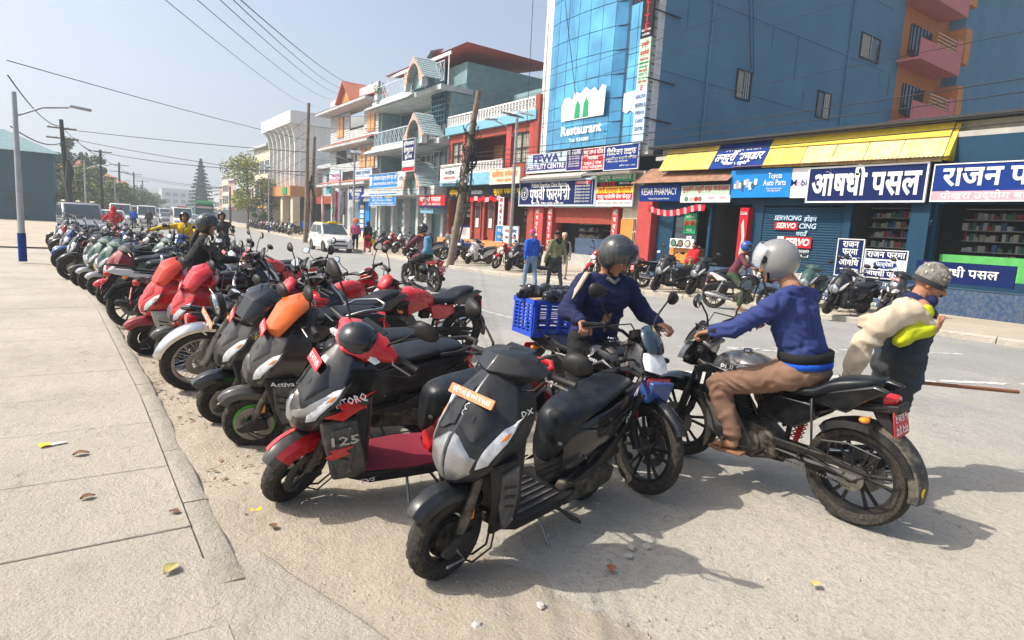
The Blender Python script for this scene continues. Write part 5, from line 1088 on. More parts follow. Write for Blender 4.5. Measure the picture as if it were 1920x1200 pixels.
RINGS = {
 'sharp': [(1.0, .44, .42, .055, .38, .30, .05), (.94, .50, .465, .11, .38, .27, .10), (.86, .565, .525, .155, .42, .27, .14), (.78, .61, .565, .178, .46, .28, .15), (.72, .645, .605, .182, .50, .30, .15), (.66, .668, .628, .178, .53, .32, .14), (.59, .668, .635, .155, .56, .36, .12), (.53, .650, .625, .11, .57, .40, .10), (.495, .63, .61, .06, .57, .42, .05)],
 'round': [(1.0, .42, .40, .06, .36, .29, .05), (.94, .48, .455, .12, .38, .26, .10), (.86, .53, .50, .165, .41, .26, .14), (.77, .57, .54, .185, .44, .27, .15), (.68, .59, .56, .185, .46, .29, .15), (.60, .585, .56, .16, .48, .31, .14), (.54, .565, .55, .12, .50, .34, .12), (.50, .55, .54, .08, .50, .38, .08)]}
RINGS['sharp'] = [(z, a + .03, b_ + .03, w * 1.14, s_ + .025, t, u * 1.1) for z, a, b_, w, s_, t, u in RINGS['sharp']]
def surf(rings, z, y):
    y = abs(y); rs_ = rings
    for a, b_ in zip(rs_, rs_[1:]):
        if b_[0] <= z <= a[0]:
            t = (a[0] - z) / (a[0] - b_[0]); q = [a[i] + (b_[i] - a[i]) * t for i in range(7)]; break
    else: q = rs_[0] if z > rs_[0][0] else rs_[-1]
    _, xn, xc, w, xs, xb, wb = q; w1 = w * .55
    if y < w1: return xn + (xc - xn) * y / w1
    return xc + (xs - xc) * min(1, (y - w1) / (w - w1))
def decal(root, rings, poly, mt, name, off=.006, mir=True, n=5):
    """panel laid on the nose surface; poly in (y, z)"""
    if rings is RINGS['sharp']: poly = [(y * 1.14, z) for y, z in poly]
    cy = sum(p[0] for p in poly) / len(poly); cz = sum(p[1] for p in poly) / len(poly); m = MB(); first = None; mid = min(p[0] for p in poly) < .001
    for sd_ in ((1, -1) if mir else (1,)):
        if not mid: m = MB()
        v = []; f = []; k = len(poly); sub = 4; edge = []
        for i in range(k):
            a, b_ = poly[i], poly[(i + 1) % k]
            for s_ in range(sub): t = s_ / sub; edge.append((a[0] + (b_[0] - a[0]) * t, a[1] + (b_[1] - a[1]) * t))
        ne = len(edge)
        for q in range(n + 1):
            sc = 1 - q / n * .98
            for (y, z) in edge:
                yy, zz = cy + (y - cy) * sc, cz + (z - cz) * sc; o_ = off if q > 0 else -.012
                v.append((surf(rings, zz, yy) + o_ + (.004 * math.sin(q / n * 1.57)), sd_ * yy, zz))
        for q in range(n):
            for i in range(ne): j = (i + 1) % ne; f.append((q * ne + i, q * ne + j, (q + 1) * ne + j, (q + 1) * ne + i))
        m.add(v, f)
        if not mid: o = m.build(name, mt, root, ang=45); first = first or o
    return first or m.build(name, mt, root, ang=45)
def scooter(label, name='scooter', body=MTB, lower=MTB, fender=MTB, head=MTB, side_=MTB, garn=SIL, style='sharp', steer=0, lean=-8, wr=.215, hub='drum', rim=None, tread=1, visor=0, mat_=None, plate_='प्रदेश ०३-००२ प ५५१३', pl_mt=PLO, seatc=SEAT, mirr='up', tail=None, group='scooters and motorcycles parked along the near kerb', lo=False, stand=True, text_l=None, indic=False, trunk=BLK, fender_stripe=None, platez=.93):
    root = empty(name, (0, 0, 0), 0, label, 'scooter', group); root.rotation_euler = (R(lean), 0, 0)
    T = steerT(.33, .95, steer); rg = RINGS[style]; rr = wr * .62
    wheel(root, 'front_wheel', .62, wr, .095, rr, T, hub, rim, tread, 40 if lo else 56, disc=1 if hub == 'alloy' else 0, spoke=5)
    wheel(root, 'rear_wheel', -.62, wr, .10, rr, None, hub, rim, tread, 40 if lo else 56, spoke=5)
    # front mudguard, pointed
    m = MB(); rings = []
    for i in range(19):
        a = R(36 + 98 * i / 18); e_ = .035 * max(0, math.cos(a - R(46))) ** 8; w = .060 * (1 - .55 * max(0, math.cos(a - R(8))) ** 8); q = wr + .026 + e_
        rings.append([Vector((.62 + (q + dr) * math.cos(a), y, wr + (q + dr) * math.sin(a))) for dr, y in ((-.045, -w * 1.15), (-.004, -w * 1.08), (.025, -w * .52), (.029, 0), (.025, w * .52), (-.004, w * 1.08), (-.045, w * 1.15), (-.055, w * 1.05), (.012, w * .45), (.018, 0), (.012, -w * .45), (-.055, -w * 1.05))])
    fd = m.loft(rings, T=T).build('front_fender', fender, root, ang=22, bevel=.004)
    if fender_stripe:
        for sd_ in (1, -1):
            m = MB(); rings = []
            for i in range(2, 19):
                a = R(36 + 98 * i / 18); e_ = .035 * max(0, math.cos(a - R(46))) ** 8; w = .060 * (1 - .55 * max(0, math.cos(a - R(8))) ** 8); q = wr + .028 + e_
                rings.append([Vector((.62 + (q + dr) * math.cos(a), y, wr + (q + dr) * math.sin(a))) for dr, y in ((-.075, sd_ * w * 1.26), (.002, sd_ * w * 1.14), (.026, sd_ * w * .55), (.018, sd_ * w * .5), (-.01, sd_ * w * 1.0), (-.07, sd_ * w * 1.1))])
            m.loft(rings, T=T).build('fender_side', fender_stripe, fd, ang=42)
    # fork, linkage, cables
    fk = MB(); 
    for sd_ in (1, -1): fk.tube([(.635, sd_ * .085, wr - .01), (.60, sd_ * .09, wr + .11), (.50, sd_ * .075, .55)], [.018, .026, .022], 8, T=T)
    fk.build('front_fork', GRIL, root)
    MB().prism([(.52, .20), (.70, .17), (.74, .205), (.66, .265), (.55, .285)], .088, .118, T=T).build('swing_cover', BLK, root, bevel=.012)
    MB().tube([(.66, .11, wr - .02), (.56, .13, .16), (.46, .12, .17), (.41, .10, .35), (.40, .07, .6)], .006, 6, T=T).build('brake_cable', BLK, root)
    MB().tube([(.66, .12, wr - .035), (.57, .145, .13), (.44, .135, .15), (.39, .11, .33)], .005, 6, T=T).build('brake_cable', BLK, root)
    if hub == 'drum':
        MB().tube([(.66, .11, wr), (.62, .135, wr - .055), (.72, .135, wr - .06)], .007, 6, T=T).build('brake_arm', STL, root)
    for sd_ in (1, -1): MB().prism(rbox(.565, .36, .035, .075, .2, 2), sd_ * .092 - .006, sd_ * .092 + .008, T=T).build('side_reflector', LNO, root, bevel=.003, seg=1)
    # nose
    m = MB(); rings = []
    for (z, xn, xc, w, xs, xb, wb) in rg: rings.append([Vector(p) for p in ((xn, 0, z + .0), (xc, w * .55, z + .006), (xs, w, z + .012), (xb, wb, z), (xb, -wb, z), (xs, -w, z + .012), (xc, -w * .55, z + .006))])
    m.loft(rings).build('front_panel', body, root, ang=30 if style == 'sharp' else 60, bevel=.006)
    if style == 'sharp':
        decal(root, rg, [(.0, .502), (.05, .520), (.100, .575), (.122, .655), (.070, .700), (.026, .745), (0, .755)], garn, 'garnish', .010)
        hl = decal(root, rg, [(.112, .590), (.150, .620), (.184, .735), (.190, .85), (.155, .81), (.126, .69)], LNS, 'headlight', .012)
        decal(hl, rg, [(.160, .725), (.180, .755), (.182, .79), (.166, .775)], LNO, 'indicator_lens', .0165, n=3)
        decal(root, rg, [(.105, .565), (.15, .60), (.19, .73), (.197, .87), (.18, .83), (.13, .68), (.108, .59)], BLK, 'headlight_surround', .003)
        decal(root, rg, [(0, .768), (.03, .755), (.068, .718), (.105, .705), (.148, .81), (.10, .90), (.04, .955), (0, .96)], body, 'raised_panel', .012)
        decal(root, rg, [(.05, .79), (.07, .80), (.055, .845), (.045, .83)], BLK, 'air_vent', .014, n=3)
    else:
        decal(root, rg, [(.05, .585), (.15, .63), (.168, .70), (.10, .72), (.03, .66), (.02, .60)], LNS, 'headlight', .010)
        decal(root, rg, [(0, .74), (.06, .74), (.10, .78), (.09, .90), (.04, .94), (0, .945)], garn, 'centre_panel', .008)
    # leg shield behind the wheel
    m = MB(); rings = []
    for z, s_, dx, w in ((.62, 1., .02, .185), (.52, 1., .0, .195), (.40, .95, -.035, .185), (.30, .85, -.06, .165), (.235, .75, -.08, .15)):
        rings.append([Vector((x + dx, y * w / .183, z)) for x, y in ((.56, .165), (.545, .192), (.36, .19), (.325, .1), (.325, -.1), (.36, -.19), (.545, -.192), (.56, -.165), (.44, -.12), (.41, 0), (.44, .12))])
    m.loft(rings).build('leg_shield', lower, root, ang=30, bevel=.008)
    for sd_ in (1, -1):                     # recessed flank panel, louvres and panel seam on the leg shield
        MB().prism([(.52, .575), (.40, .60), (.375, .44), (.40, .30), (.45, .28), (.50, .40)], sd_ * .188, sd_ * .2105).build('flank_panel', lower if lower is not BLK else GRY, root, bevel=.008)
        for k in range(3): MB().prism([(.50 - k * .012, .52 - k * .05), (.41, .50 - k * .05), (.405, .488 - k * .05), (.495 - k * .012, .505 - k * .05)], sd_ * .207, sd_ * .2135).build('louvre', BLK, root)
        MB().tube([(.60, sd_ * .19, .625), (.46, sd_ * .211, .635), (.33, sd_ * .19, .625)], .004, 5).build('panel_seam', BLK, root)
        MB().tube([(-.14, sd_ * .145, .62), (-.4, sd_ * .193, .60), (-.7, sd_ * .166, .66), (-.86, sd_ * .11, .70)], .004, 5).build('panel_seam', BLK, root)
    # inner shield, floor board
    m = MB(); m.loft([[Vector((x + dx, y, z)) for x, y in ((.30, -w), (.27, -w * .7), (.255, 0), (.27, w * .7), (.30, w), (.36, w * .9), (.36, -w * .9))] for z, dx, w in ((.27, .0, .15), (.5, .0, .165), (.75, .0, .15), (.93, .02, .10))]); m.build('inner_shield', BLK, root, ang=40, bevel=.01)
    m = MB(); m.loft([[Vector(p) for p in ((x, -w, .235), (x, -w * 1.02, .262), (x, w * 1.02, .262), (x, w, .235), (x, w * .8, .17 + dz), (x, -w * .8, .17 + dz))] for x, w, dz in ((.38, .15, .04), (.25, .175, 0), (0, .18, 0), (-.14, .18, 0), (-.24, .16, .02))]); m.build('floor_board', BLK, root, ang=35, bevel=.006)
    m = MB()
    for k in range(7): m.box((.09, -.135 + k * .045, .266), (.38, .018, .008))
    if mat_: m = MB(); m.prism([(.30, -.155), (.30, .155), (.0, .19), (-.2, .175), (-.15, .10), (-.13, 0), (-.15, -.10), (-.2, -.175), (0, -.19)], .264, .276, plane='XY')
    m.build('floor_mat', mat_ or GRY, root, bevel=.003, seg=1)
    # tail bodywork
    st = [(-.14, .10, .58, .25, .75), (-.20, .15, .67, .26, .85), (-.33, .178, .715, .30, .75), (-.50, .182, .735, .35, .62), (-.68, .155, .765, .45, .55), (-.82, .115, .785, .56, .5), (-.93, .06, .79, .68, .5)]
    m = MB(); m.loft([ringyz(x, w * 1.04, zt * .94, zb, .8, wm=wm) for x, w, zt, zb, wm in st]); m.build('side_panel', side_, root, ang=32, bevel=.008)
    m = MB()
    for sd_ in (1, -1): m.add(*(lambda k: (k.v, k.f))(MB().prism([(-.17, .31), (-.40, .37), (-.62, .50), (-.88, .70), (-.80, .64), (-.60, .40), (-.38, .29)], sd_ * .150 - .02, sd_ * .166)))
    m.build('lower_trim', trunk, root, bevel=.006)
    m = MB(); prof = [(-.08, .055, .66, .40), (-.10, .095, .745, .43), (-.17, .125, .775, .50), (-.30, .14, .785, .66), (-.42, .145, .79, .70), (-.50, .14, .825, .72), (-.66, .125, .845, .745), (-.80, .10, .85, .765), (-.87, .06, .835, .775)]
    m.loft([ringyz(x, w, zt * .935, zb * .95, .72) for x, w, zt, zb in prof]); m.build('seat', seatc, root, ang=180, subd=1)
    MB().ball((-.115, .075, .53), (.02, .022, .02)).build('seat_lock', STL, root)
    m = MB(); m.tube([(-.66, .13, .745), (-.80, .125, .76), (-.94, .085, .785), (-.985, 0, .79), (-.94, -.085, .785), (-.80, -.125, .76), (-.66, -.13, .745)], [.014, .017, .02, .021, .02, .017, .014], 8); m.build('grab_rail', side_ if style == 'sharp' else BLK, root)
    m = MB(); m.loft([[Vector((x, y, z)) for y, z in ((-w, .70), (-w * .7, .73), (w * .7, .73), (w, .70), (w * .6, .61), (-w * .6, .61))] for x, w in ((-.88, .085), (-.945, .07), (-.965, .05))]); m.build('tail_light', LNR, root, ang=30, bevel=.005)
    m = MB(); m.prism([(-.80, .60), (-.90, .68), (-1.0, .46), (-.965, .40), (-.88, .50)], -.06, .06); m.build('rear_fender', BLK, root, bevel=.008)
    plate(root, None, (-.995, 0, .53), .17, .12, ry=R(195), rz=0, mt=PLR, txt='बा १२', two='४५६७', name='rear_number_plate', rx=R(0))
    # power unit
    m = MB(); m.prism([(-.12, .20), (-.16, .31), (-.34, .345), (-.58, .30), (-.72, .25), (-.70, .16), (-.56, .145), (-.2, .15)], .075, .135); m.build('engine_case', GRIL, root, bevel=.014)
    MB().prism([(-.36, .34), (-.40, .43), (-.70, .40), (-.74, .34), (-.58, .31)], .07, .14).build('air_filter', BLK, root, bevel=.012)
    MB().tube([(-.66, .10, .27), (-.72, .11, .58)], [.028, .03], 10).build('rear_shock', GRIL, root)
    m = MB(); m.tube([(-.1, -.05, .22), (-.2, -.12, .19), (-.32, -.14, .22), (-.36, -.145, .235), (-.80, -.16, .33), (-.84, -.16, .34)], [.014, .014, .02, .05, .055, .03], 12); m.build('exhaust', BLK, root); 
    MB().ball((-.80, .0, .33), (.02, .02, .02)).build('rear_axle_nut', STL, root)
    if stand:
        MB().tube([(-.0, .06, .2), (.01, .13, .11), (.02, .215, .012 - .03 * 0)], [.010, .009, .009], 6).build('side_stand', STL, root)
    MB().tube([(-.14, .12, .16), (-.19, .20, .10), (-.27, .21, .06), (-.30, .15, .05), (-.30, -.15, .05)], .009, 6).build('centre_stand', GRIL, root)
    # handlebar cover
    k = 1.25 if visor else 1.
    m = MB(); rings = []
    for y, sx, sz, cx, cz in ((-.215, .022, .024, .285, 1.01), (-.17, .05, .042, .30, 1.015), (-.10, .108, .070, .33, 1.02), (0, .140, .078, .345, 1.02), (.10, .108, .070, .33, 1.02), (.17, .05, .042, .30, 1.015), (.215, .022, .024, .285, 1.01)):
        rings.append([Vector((cx + sx * p, y, cz + sz * q)) for p, q in ((1.05, -.15), (.55, .75), (0, 1.), (-.6, .9), (-.95, .3), (-.8, -.6), (-.2, -1.), (.6, -.85))])
    hc = m.loft(rings, T=T).build('handlebar_cover', head, root, ang=32 if style == 'sharp' else 60, bevel=.006)
    for sd_ in (1, -1):                     # bolts on the flanks, cable from the bars
        for x, z in ((.42, .585), (.40, .32), (-.25, .45), (-.55, .52)): MB().lathe([(0, .004), (.007, .003), (.008, 0)], 8, T=Matrix.Translation((x, sd_ * (.209 if x > 0 else .182), z)) @ (Matrix.Identity(4) if sd_ > 0 else Matrix.Rotation(math.pi, 4, 'Z'))).build('bolt', STL, root)
        MB().tube([(.30, sd_ * .21, 1.0), (.36, sd_ * .19, .95), (.38, sd_ * .12, .93), (.36, sd_ * .05, .96)], .005, 5, T=T).build('control_cable', BLK, root)
    if visor:
        m = MB(); m.loft([[Vector(p) for p in row] for row in (((.46, -.07, .90), (.50, -.035, .875), (.515, 0, .865), (.50, .035, .875), (.46, .07, .90)), ((.43, -.175, .985), (.50, -.085, .965), (.53, 0, .955), (.50, .085, .965), (.43, .175, .985)), ((.36, -.175, 1.07), (.44, -.09, 1.08), (.47, 0, 1.075), (.44, .09, 1.08), (.36, .175, 1.07)), ((.29, -.10, 1.11), (.33, -.05, 1.13), (.35, 0, 1.135), (.33, .05, 1.13), (.29, .10, 1.11)))], T=T, closed=False)
        q_ = Matrix.Scale(1.28, 3); m.v = [tuple((T @ (Vector((.40, 0, 1.0)) + q_ @ ((T.inverted() @ Vector(p_)) - Vector((.40, 0, 1.0)))))) for p_ in m.v]
        o = m.build('visor', visor, root, ang=14); sl = o.modifiers.new('solid', 'SOLIDIFY'); sl.thickness = .012
    else:
        m = MB(); m.loft([[Vector((x, y, z)) for y, z in ((-w, 1.0), (-w * .8, 1.085), (0, 1.10), (w * .8, 1.085), (w, 1.0), (0, .985))] for x, w in ((.27, .085), (.32, .08), (.36, .05))], T=T)
        m.build('speedometer_cowl', BLK if head is not BLK else GRF, root, ang=40, bevel=.006)
    if indic: MB().ball((.375, 0, 1.045), (.105, .115, .085), T=T, rot=(0, .35, 0), nu=20, nv=12).build('instrument_dome', GLB, root, ang=180)
    MB().box((.285, 0, 1.078), (.10, .17, .012), T=T, rot=(0, .35, 0)).build('speedometer', GLB, root, bevel=.004)
    if indic:
        for sd_ in (1, -1): MB().prism([(.10, .985), (.17, .99), (.185, 1.01), (.12, 1.02)], .0, .03, plane='YZ', T=T @ Matrix.Translation((.375, 0, 0)) @ Matrix.Scale(sd_, 4, (0, 1, 0))).build('indicator', LNS, root, bevel=.003, seg=1)
    grips(root, T, .27, 1.01, .20, .335, drop=.01, back=.03)
    if mirr: mirror_pair(root, T, .30, .15, 1.05, .15, .24 if mirr == 'up' else .16, (.05, .075), fold=(.0, .0) if mirr == 'up' else (.10, .0), dx=0 if mirr == 'up' else -.02)
    if pl_mt:
        MB().box((.50, 0, platez - .035), (.05, .05, .03)).build('plate_bracket', BLK, root)
        plate(root, None, (.575, 0, platez), .27 if pl_mt is PLO else .20, .046 if pl_mt is PLO else .07, ry=R(-28), mt=pl_mt, txt=plate_, name='front_number_plate')
    if text_l:
        for t, sz, mt_, x, y, z, rz_, w, ry_ in text_l: print_on(root, t, sz, mt_, (x, y, z), 1, rz=rz_, ry=ry_, width=w)
    return root

def motorcycle(label, name='motorcycle', tank=GLB, panel=GLB, tail_c=GLB, fender=GLB, front='cowl', steer=0, lean=-8, wr=.305, ww=.10, wb=1.31, wheels='alloy', rim=BLK, pl=PLR, pltxt=('बा ४९', '२७६८'), group='scooters and motorcycles parked along the near kerb', tread=1, seat2=False, sport=False, low=1., lo=False, prints=None, mirr=True, muffler=CHR, stand=True, engine=GRIL, chromef=False, hb=1.0, guard=False, mirr_dx=0, fork_c=None, windscreen=None, frontplate=None):
    root = empty(name, (0, 0, 0), 0, label, 'motorcycle', group); root.rotation_euler = (R(lean), 0, 0)
    T = steerT(.43, .9, steer); fx, rx = wb / 2, -wb / 2; ns = 40 if lo else 64
    wheel(root, 'front_wheel', fx, wr, ww * .85, wr - .08 if wheels == 'alloy' else wr - .10, T, wheels, rim if wheels == 'alloy' else CHR, tread, ns, disc=1, spoke=6)
    wheel(root, 'rear_wheel', rx, wr, ww * 1.05, wr - .085 if wheels == 'alloy' else wr - .10, None, wheels, rim if wheels == 'alloy' else CHR, tread, ns, disc=2, spoke=6)
    # fork
    for sd_ in (1, -1):
        m = MB(); m.tube([(fx, sd_ * .085, wr), (fx - .04, sd_ * .085, wr + .06), (fx - .115, sd_ * .085, wr + .28)], [.028, .03, .027], 10, T=T).tube([(fx - .115, sd_ * .085, wr + .28), (.40, sd_ * .085, .95)], .019, 8, T=T)
        m.build('fork_leg', fork_c or BLK, root)
    MB().box((.43, 0, .80), (.07, .22, .035), T=T, rot=(0, R(-27), 0)).box((.395, 0, .94), (.07, .22, .025), T=T, rot=(0, R(-27), 0)).build('fork_yoke', STL, root, bevel=.006)
    m = MB(); rings = []; q0 = wr + (.022 if not chromef else .035)
    a0, a1 = (15, 165) if chromef else (30, 150)
    for i in range(17):
        a = R(a0 + (a1 - a0) * i / 16); w = ww * .62 * (1 - .3 * max(0, math.cos(a - R(a0))) ** 6)
        rings.append([Vector((fx + (q0 + dr) * math.cos(a), y, wr + (q0 + dr) * math.sin(a))) for dr, y in ((-.03, -w * 1.05), (0, -w), (.017, -w * .5), (.022, 0), (.017, w * .5), (0, w), (-.03, w * 1.05), (-.028, w * .95), (.008, w * .4), (.012, 0), (.008, -w * .4), (-.028, -w * .95))])
    m.loft(rings, T=T).build('front_fender', CHR if chromef else fender, root, ang=50)
    if chromef: MB().tube([(fx - .04, .07, wr + .3), (fx + .02, .06, wr + .36)], .01, 6, T=T).tube([(fx, .075, wr), (fx - .25, .07, wr + .2)], .006, 5, T=T).build('fender_stay', CHR, root)
    # headlight
    if front == 'round':
        X = T @ Matrix.Translation((.56, 0, .885)) @ Matrix.Rotation(R(8), 4, 'Y')
        MB().lathe([(0, -.13), (.055, -.12), (.085, -.06), (.098, 0), (.098, .015), (.088, .02)], 28, T=X, axis='X').build('headlight_shell', tank, root, ang=50)
        MB().lathe([(.10, .0), (.106, .01), (.10, .03), (.09, .03)], 28, T=X, axis='X', closed=True).build('headlight_rim', CHR, root)
        MB().lathe([(0, .032), (.05, .028), (.09, .018)], 28, T=X, axis='X').build('headlight', LNS, root, ang=180)
        if guard:
            m = MB(); [m.tube([(.035, -.08 + k * .027, -.08 * math.cos(k * .3 - .9)), (.045, -.08 + k * .027, .08 * math.cos(k * .3 - .9))], .0045, 5, T=X) for k in range(7)]; m.build('headlight_grille', BLK, root)
            MB().lathe([(.1005, -.055), (.1035, -.055), (.1045, -.005), (.1005, -.005)], 28, T=X, axis='X', closed=True).build('black_band', BLK, root)
    else:
        X = T; m = MB(); m.loft([[Vector(p) for p in ((x, -w, z0), (x + .02, -w * .5, z0 - .02), (x + .03, 0, z0 - .03), (x + .02, w * .5, z0 - .02), (x, w, z0), (x - .05, w * .95, (z0 + z1) / 2), (x - .07, w * .6, z1), (x - .07, 0, z1 + .02), (x - .07, -w * .6, z1), (x - .05, -w * .95, (z0 + z1) / 2))] for x, w, z0, z1 in ((.44, .10, .78, .97), (.52, .105, .77, .97), (.60, .085, .78, .93))], T=T); m.build('headlight_cowl', panel, root, ang=35, bevel=.008)
        m = MB(); m.loft([[Vector(p) for p in ((x, -w, .80), (x + .01, 0, .785), (x, w, .80), (x - .03, w * 1.05, .86), (x - .055, w * .8, .905), (x - .05, 0, .915), (x - .055, -w * .8, .905), (x - .03, -w * 1.05, .86))] for x, w in ((.60, .085), (.645, .078), (.655, .06))], T=T); m.build('headlight', LNS, root, ang=40, bevel=.005)
        m = MB(); m.loft([[Vector(p) for p in row] for row in (((.60, -.075, .90), (.625, 0, .915), (.60, .075, .90)), ((.555, -.10, .98), (.60, 0, 1.0), (.555, .10, .98)), ((.47, -.075, 1.07), (.51, 0, 1.09), (.47, .075, 1.07)))], T=T, closed=False); o = m.build('windscreen', windscreen or panel, root, ang=50, subd=1); sl = o.modifiers.new('solid', 'SOLIDIFY'); sl.thickness = .006
    MB().lathe([(0, .0), (.045, 0), (.048, -.05), (.03, -.07), (0, -.07)], 20, axis='Z', T=T @ Matrix.Translation((.42, .045, 1.03)) @ Matrix.Rotation(R(-25), 4, 'Y')).build('speedometer', BLK, root, ang=40)
    MB().lathe([(0, .002), (.040, .002)], 20, axis='Z', T=T @ Matrix.Translation((.42, .045, 1.03)) @ Matrix.Rotation(R(-25), 4, 'Y')).build('dial_face', LNS, root)
    MB().lathe([(0, .0), (.04, 0), (.04, -.05), (0, -.07)], 20, axis='Z', T=T @ Matrix.Translation((.42, -.05, 1.03)) @ Matrix.Rotation(R(-25), 4, 'Y')).build('rev_counter', BLK, root, ang=40)
    for sd_ in (1, -1):
        MB().tube([(.50, sd_ * .10, .85), (.50, sd_ * .16, .85)], .008, 6, T=T).ball((.50, sd_ * .19, .85), (.03, .036, .02), T=T).build('indicator', BLK if front != 'round' else LNO, root)
        MB().tube([(-.72, sd_ * .07, .70), (-.72, sd_ * .12, .70)], .007, 6).ball((-.72, sd_ * .145, .70), (.03, .032, .019)).build('rear_indicator', LNO, root)
    # handlebar
    h = hb
    MB().tube([(.27, .37, h + .03), (.33, .25, h + .045), (.39, .13, h + .02), (.40, .06, h - .02), (.40, -.06, h - .02), (.39, -.13, h + .02), (.33, -.25, h + .045), (.27, -.37, h + .03)], .012, 8, T=T).build('handlebar', BLK if not chromef else CHR, root)
    grips(root, T, .315, h + .044, .25, .375, drop=.012, back=.05)
    for sd_ in (1, -1): MB().box((.325, sd_ * .225, h + .045), (.045, .05, .045), T=T).build('switch_box', BLK, root, bevel=.008)
    MB().tube([(.33, .22, h + .04), (.45, .16, h + .06), (.50, .05, h - .04), (.42, .02, .72)], .005, 6, T=T).tube([(.33, -.22, h + .04), (.47, -.14, h + .08), (.52, -.04, h - .06), (.44, -.02, .7)], .005, 6, T=T).build('control_cable', BLK, root)
    if mirr: mirror_pair(root, T, .335, .21, h + .06, .10, .21, (.046, .068), dx=mirr_dx)
    # tank
    zt = .93
    st = [(.36, .055, .80, .66), (.33, .10, .87, .655), (.25, .145, .915, .65), (.12, .165, zt, .65), (-.02, .145, .90, .66), (-.12, .095, .835, .67), (-.17, .06, .79, .68)]
    m = MB(); m.loft([ringyz(x, w, a, b_, .62) for x, w, a, b_ in st]); m.build('fuel_tank', tank, root, ang=180, subd=2)
    MB().lathe([(0, .012), (.03, .012), (.034, .0)], 18, axis='Z', T=Matrix.Translation((.12, 0, .927))).build('filler_cap', CHR, root)
    if sport:
        for sd_ in (1, -1):
            m = MB().prism([(.40, .70), (.44, .78), (.30, .83), (.05, .79), (-.02, .71), (.10, .67), (.26, .61), (.36, .60)], sd_ * .148, sd_ * .172); m.build('tank_shroud', panel, root, bevel=.012)
            MB().prism([(.34, .50), (.38, .62), (.16, .60), (.02, .40), (-.02, .30), (.20, .27), (.33, .36)], sd_ * .10, sd_ * .125).build('engine_cowl', GRY if sd_ > 0 else panel, root, bevel=.012)
    # seat
    z0 = .80; kt = .86 if seat2 else 1.
    if seat2: sp = [(-.06, .07, z0, .72), (-.14, .12, z0 + .005, .725), (-.30, .15, z0, .73), (-.42, .15, z0 + .015, .74), (-.48, .135, z0 + .09, .78), (-.62, .115, z0 + .115, .82), (-.70, .075, z0 + .125, .85), (-.75, .04, z0 + .12, .87)]
    else: sp = [(-.06, .07, z0 + .01, .73), (-.16, .115, z0 + .005, .73), (-.34, .135, z0, .735), (-.48, .135, z0 + .03, .74), (-.66, .12, z0 + .04, .75), (-.80, .09, z0 + .04, .76), (-.85, .05, z0 + .03, .77)]
    m = MB(); m.loft([ringyz(x, w, a, b_, .75) for x, w, a, b_ in sp]); m.build('seat', SEAT, root, ang=180, subd=1)
    # side and tail panels
    for sd_ in (1, -1):
        MB().prism([(-.06, .70), (-.16, .72), (-.40, .71), (-.44, .62), (-.30, .52), (-.12, .54)], sd_ * .095, sd_ * .125).build('side_cover', panel, root, bevel=.014)
        MB().prism([(-.36, .72), (-.46, .80), (-.86 * kt, .90 if seat2 else .82), (-.96 * kt, .88 if seat2 else .79), (-.84 * kt, .81 if seat2 else .74), (-.60, .70)], sd_ * .075, sd_ * .118).build('tail_panel', tail_c, root, bevel=.012)
        if not seat2: MB().tube([(-.56, sd_ * .12, .80), (-.70, sd_ * .15, .86), (-.90, sd_ * .12, .88), (-.95, 0, .88)], .012, 7).build('grab_rail', BLK if not chromef else CHR, root)
    MB().box((-.62, 0, .745), (.50, .15, .05), rot=(0, R(8 if seat2 else 3), 0)).build('under_tail', BLK, root, bevel=.01)
    zl = .83 if seat2 else .77
    m = MB(); m.loft([[Vector((x, y, z)) for y, z in ((-w, zl), (0, zl + .02), (w, zl), (w * .8, zl - .055), (-w * .8, zl - .055))] for x, w in ((-.90 * kt, .07), (-.955 * kt, .055), (-.97 * kt, .035))]); m.build('tail_light', LNR, root, bevel=.004)
    zp = .07 if seat2 else 0; m = MB(); m.prism([(-.78 * kt, .74 + zp), (-.88 * kt, .76 + zp), (-1.0 * kt, .56 + zp), (-.98 * kt, .53 + zp), (-.86 * kt, .62 + zp)], -.045, .045); m.build('plate_holder', BLK, root, bevel=.006)
    if pl: 
        plate(root, None, (-.995 * kt, 0, .62 + zp), .19, .15, ry=R(190), mt=pl, txt=pltxt[0], two=pltxt[1], name='rear_number_plate')
        MB().box((-1.0 * kt, 0, .50 + zp), (.012, .09, .04)).build('rear_reflector', LNR, root, bevel=.004)
    # rear mudguard
    m = MB(); rings = []
    for i in range(13):
        a = R(20 + 110 * i / 12) if i else R(20); q = wr + .03; w = ww * .72
        rings.append([Vector((rx - (q + dr) * math.cos(a), y, wr + (q + dr) * math.sin(a))) for dr, y in ((-.04, -w), (0, -w * .9), (.015, 0), (0, w * .9), (-.04, w), (-.038, w * .92), (.0, 0), (-.038, -w * .92))])
    m.loft(rings).build('rear_fender', BLK if not chromef else CHR, root, ang=50)
    # frame, engine
    m = MB(); m.tube([(.40, 0, .86), (.33, 0, .58), (.27, 0, .30), (.12, 0, .22), (-.18, 0, .24), (-.22, 0, .52), (-.16, 0, .70)], .019, 8).tube([(.40, 0, .84), (.10, 0, .70), (-.2, 0, .70), (-.6, 0, .74)], .018, 8)
    for sd_ in (1, -1): m.tube([(-.2, sd_ * .06, .50), (-.55, sd_ * .085, .72), (-.80, sd_ * .07, .78)], .012, 6)
    m.build('frame', BLK, root)
    m = MB(); m.prism([(.26, .30), (.24, .42), (.10, .47), (-.08, .46), (-.19, .38), (-.17, .26), (.0, .21), (.2, .22)], -.085, .085); m.build('crankcase', engine, root, bevel=.02)
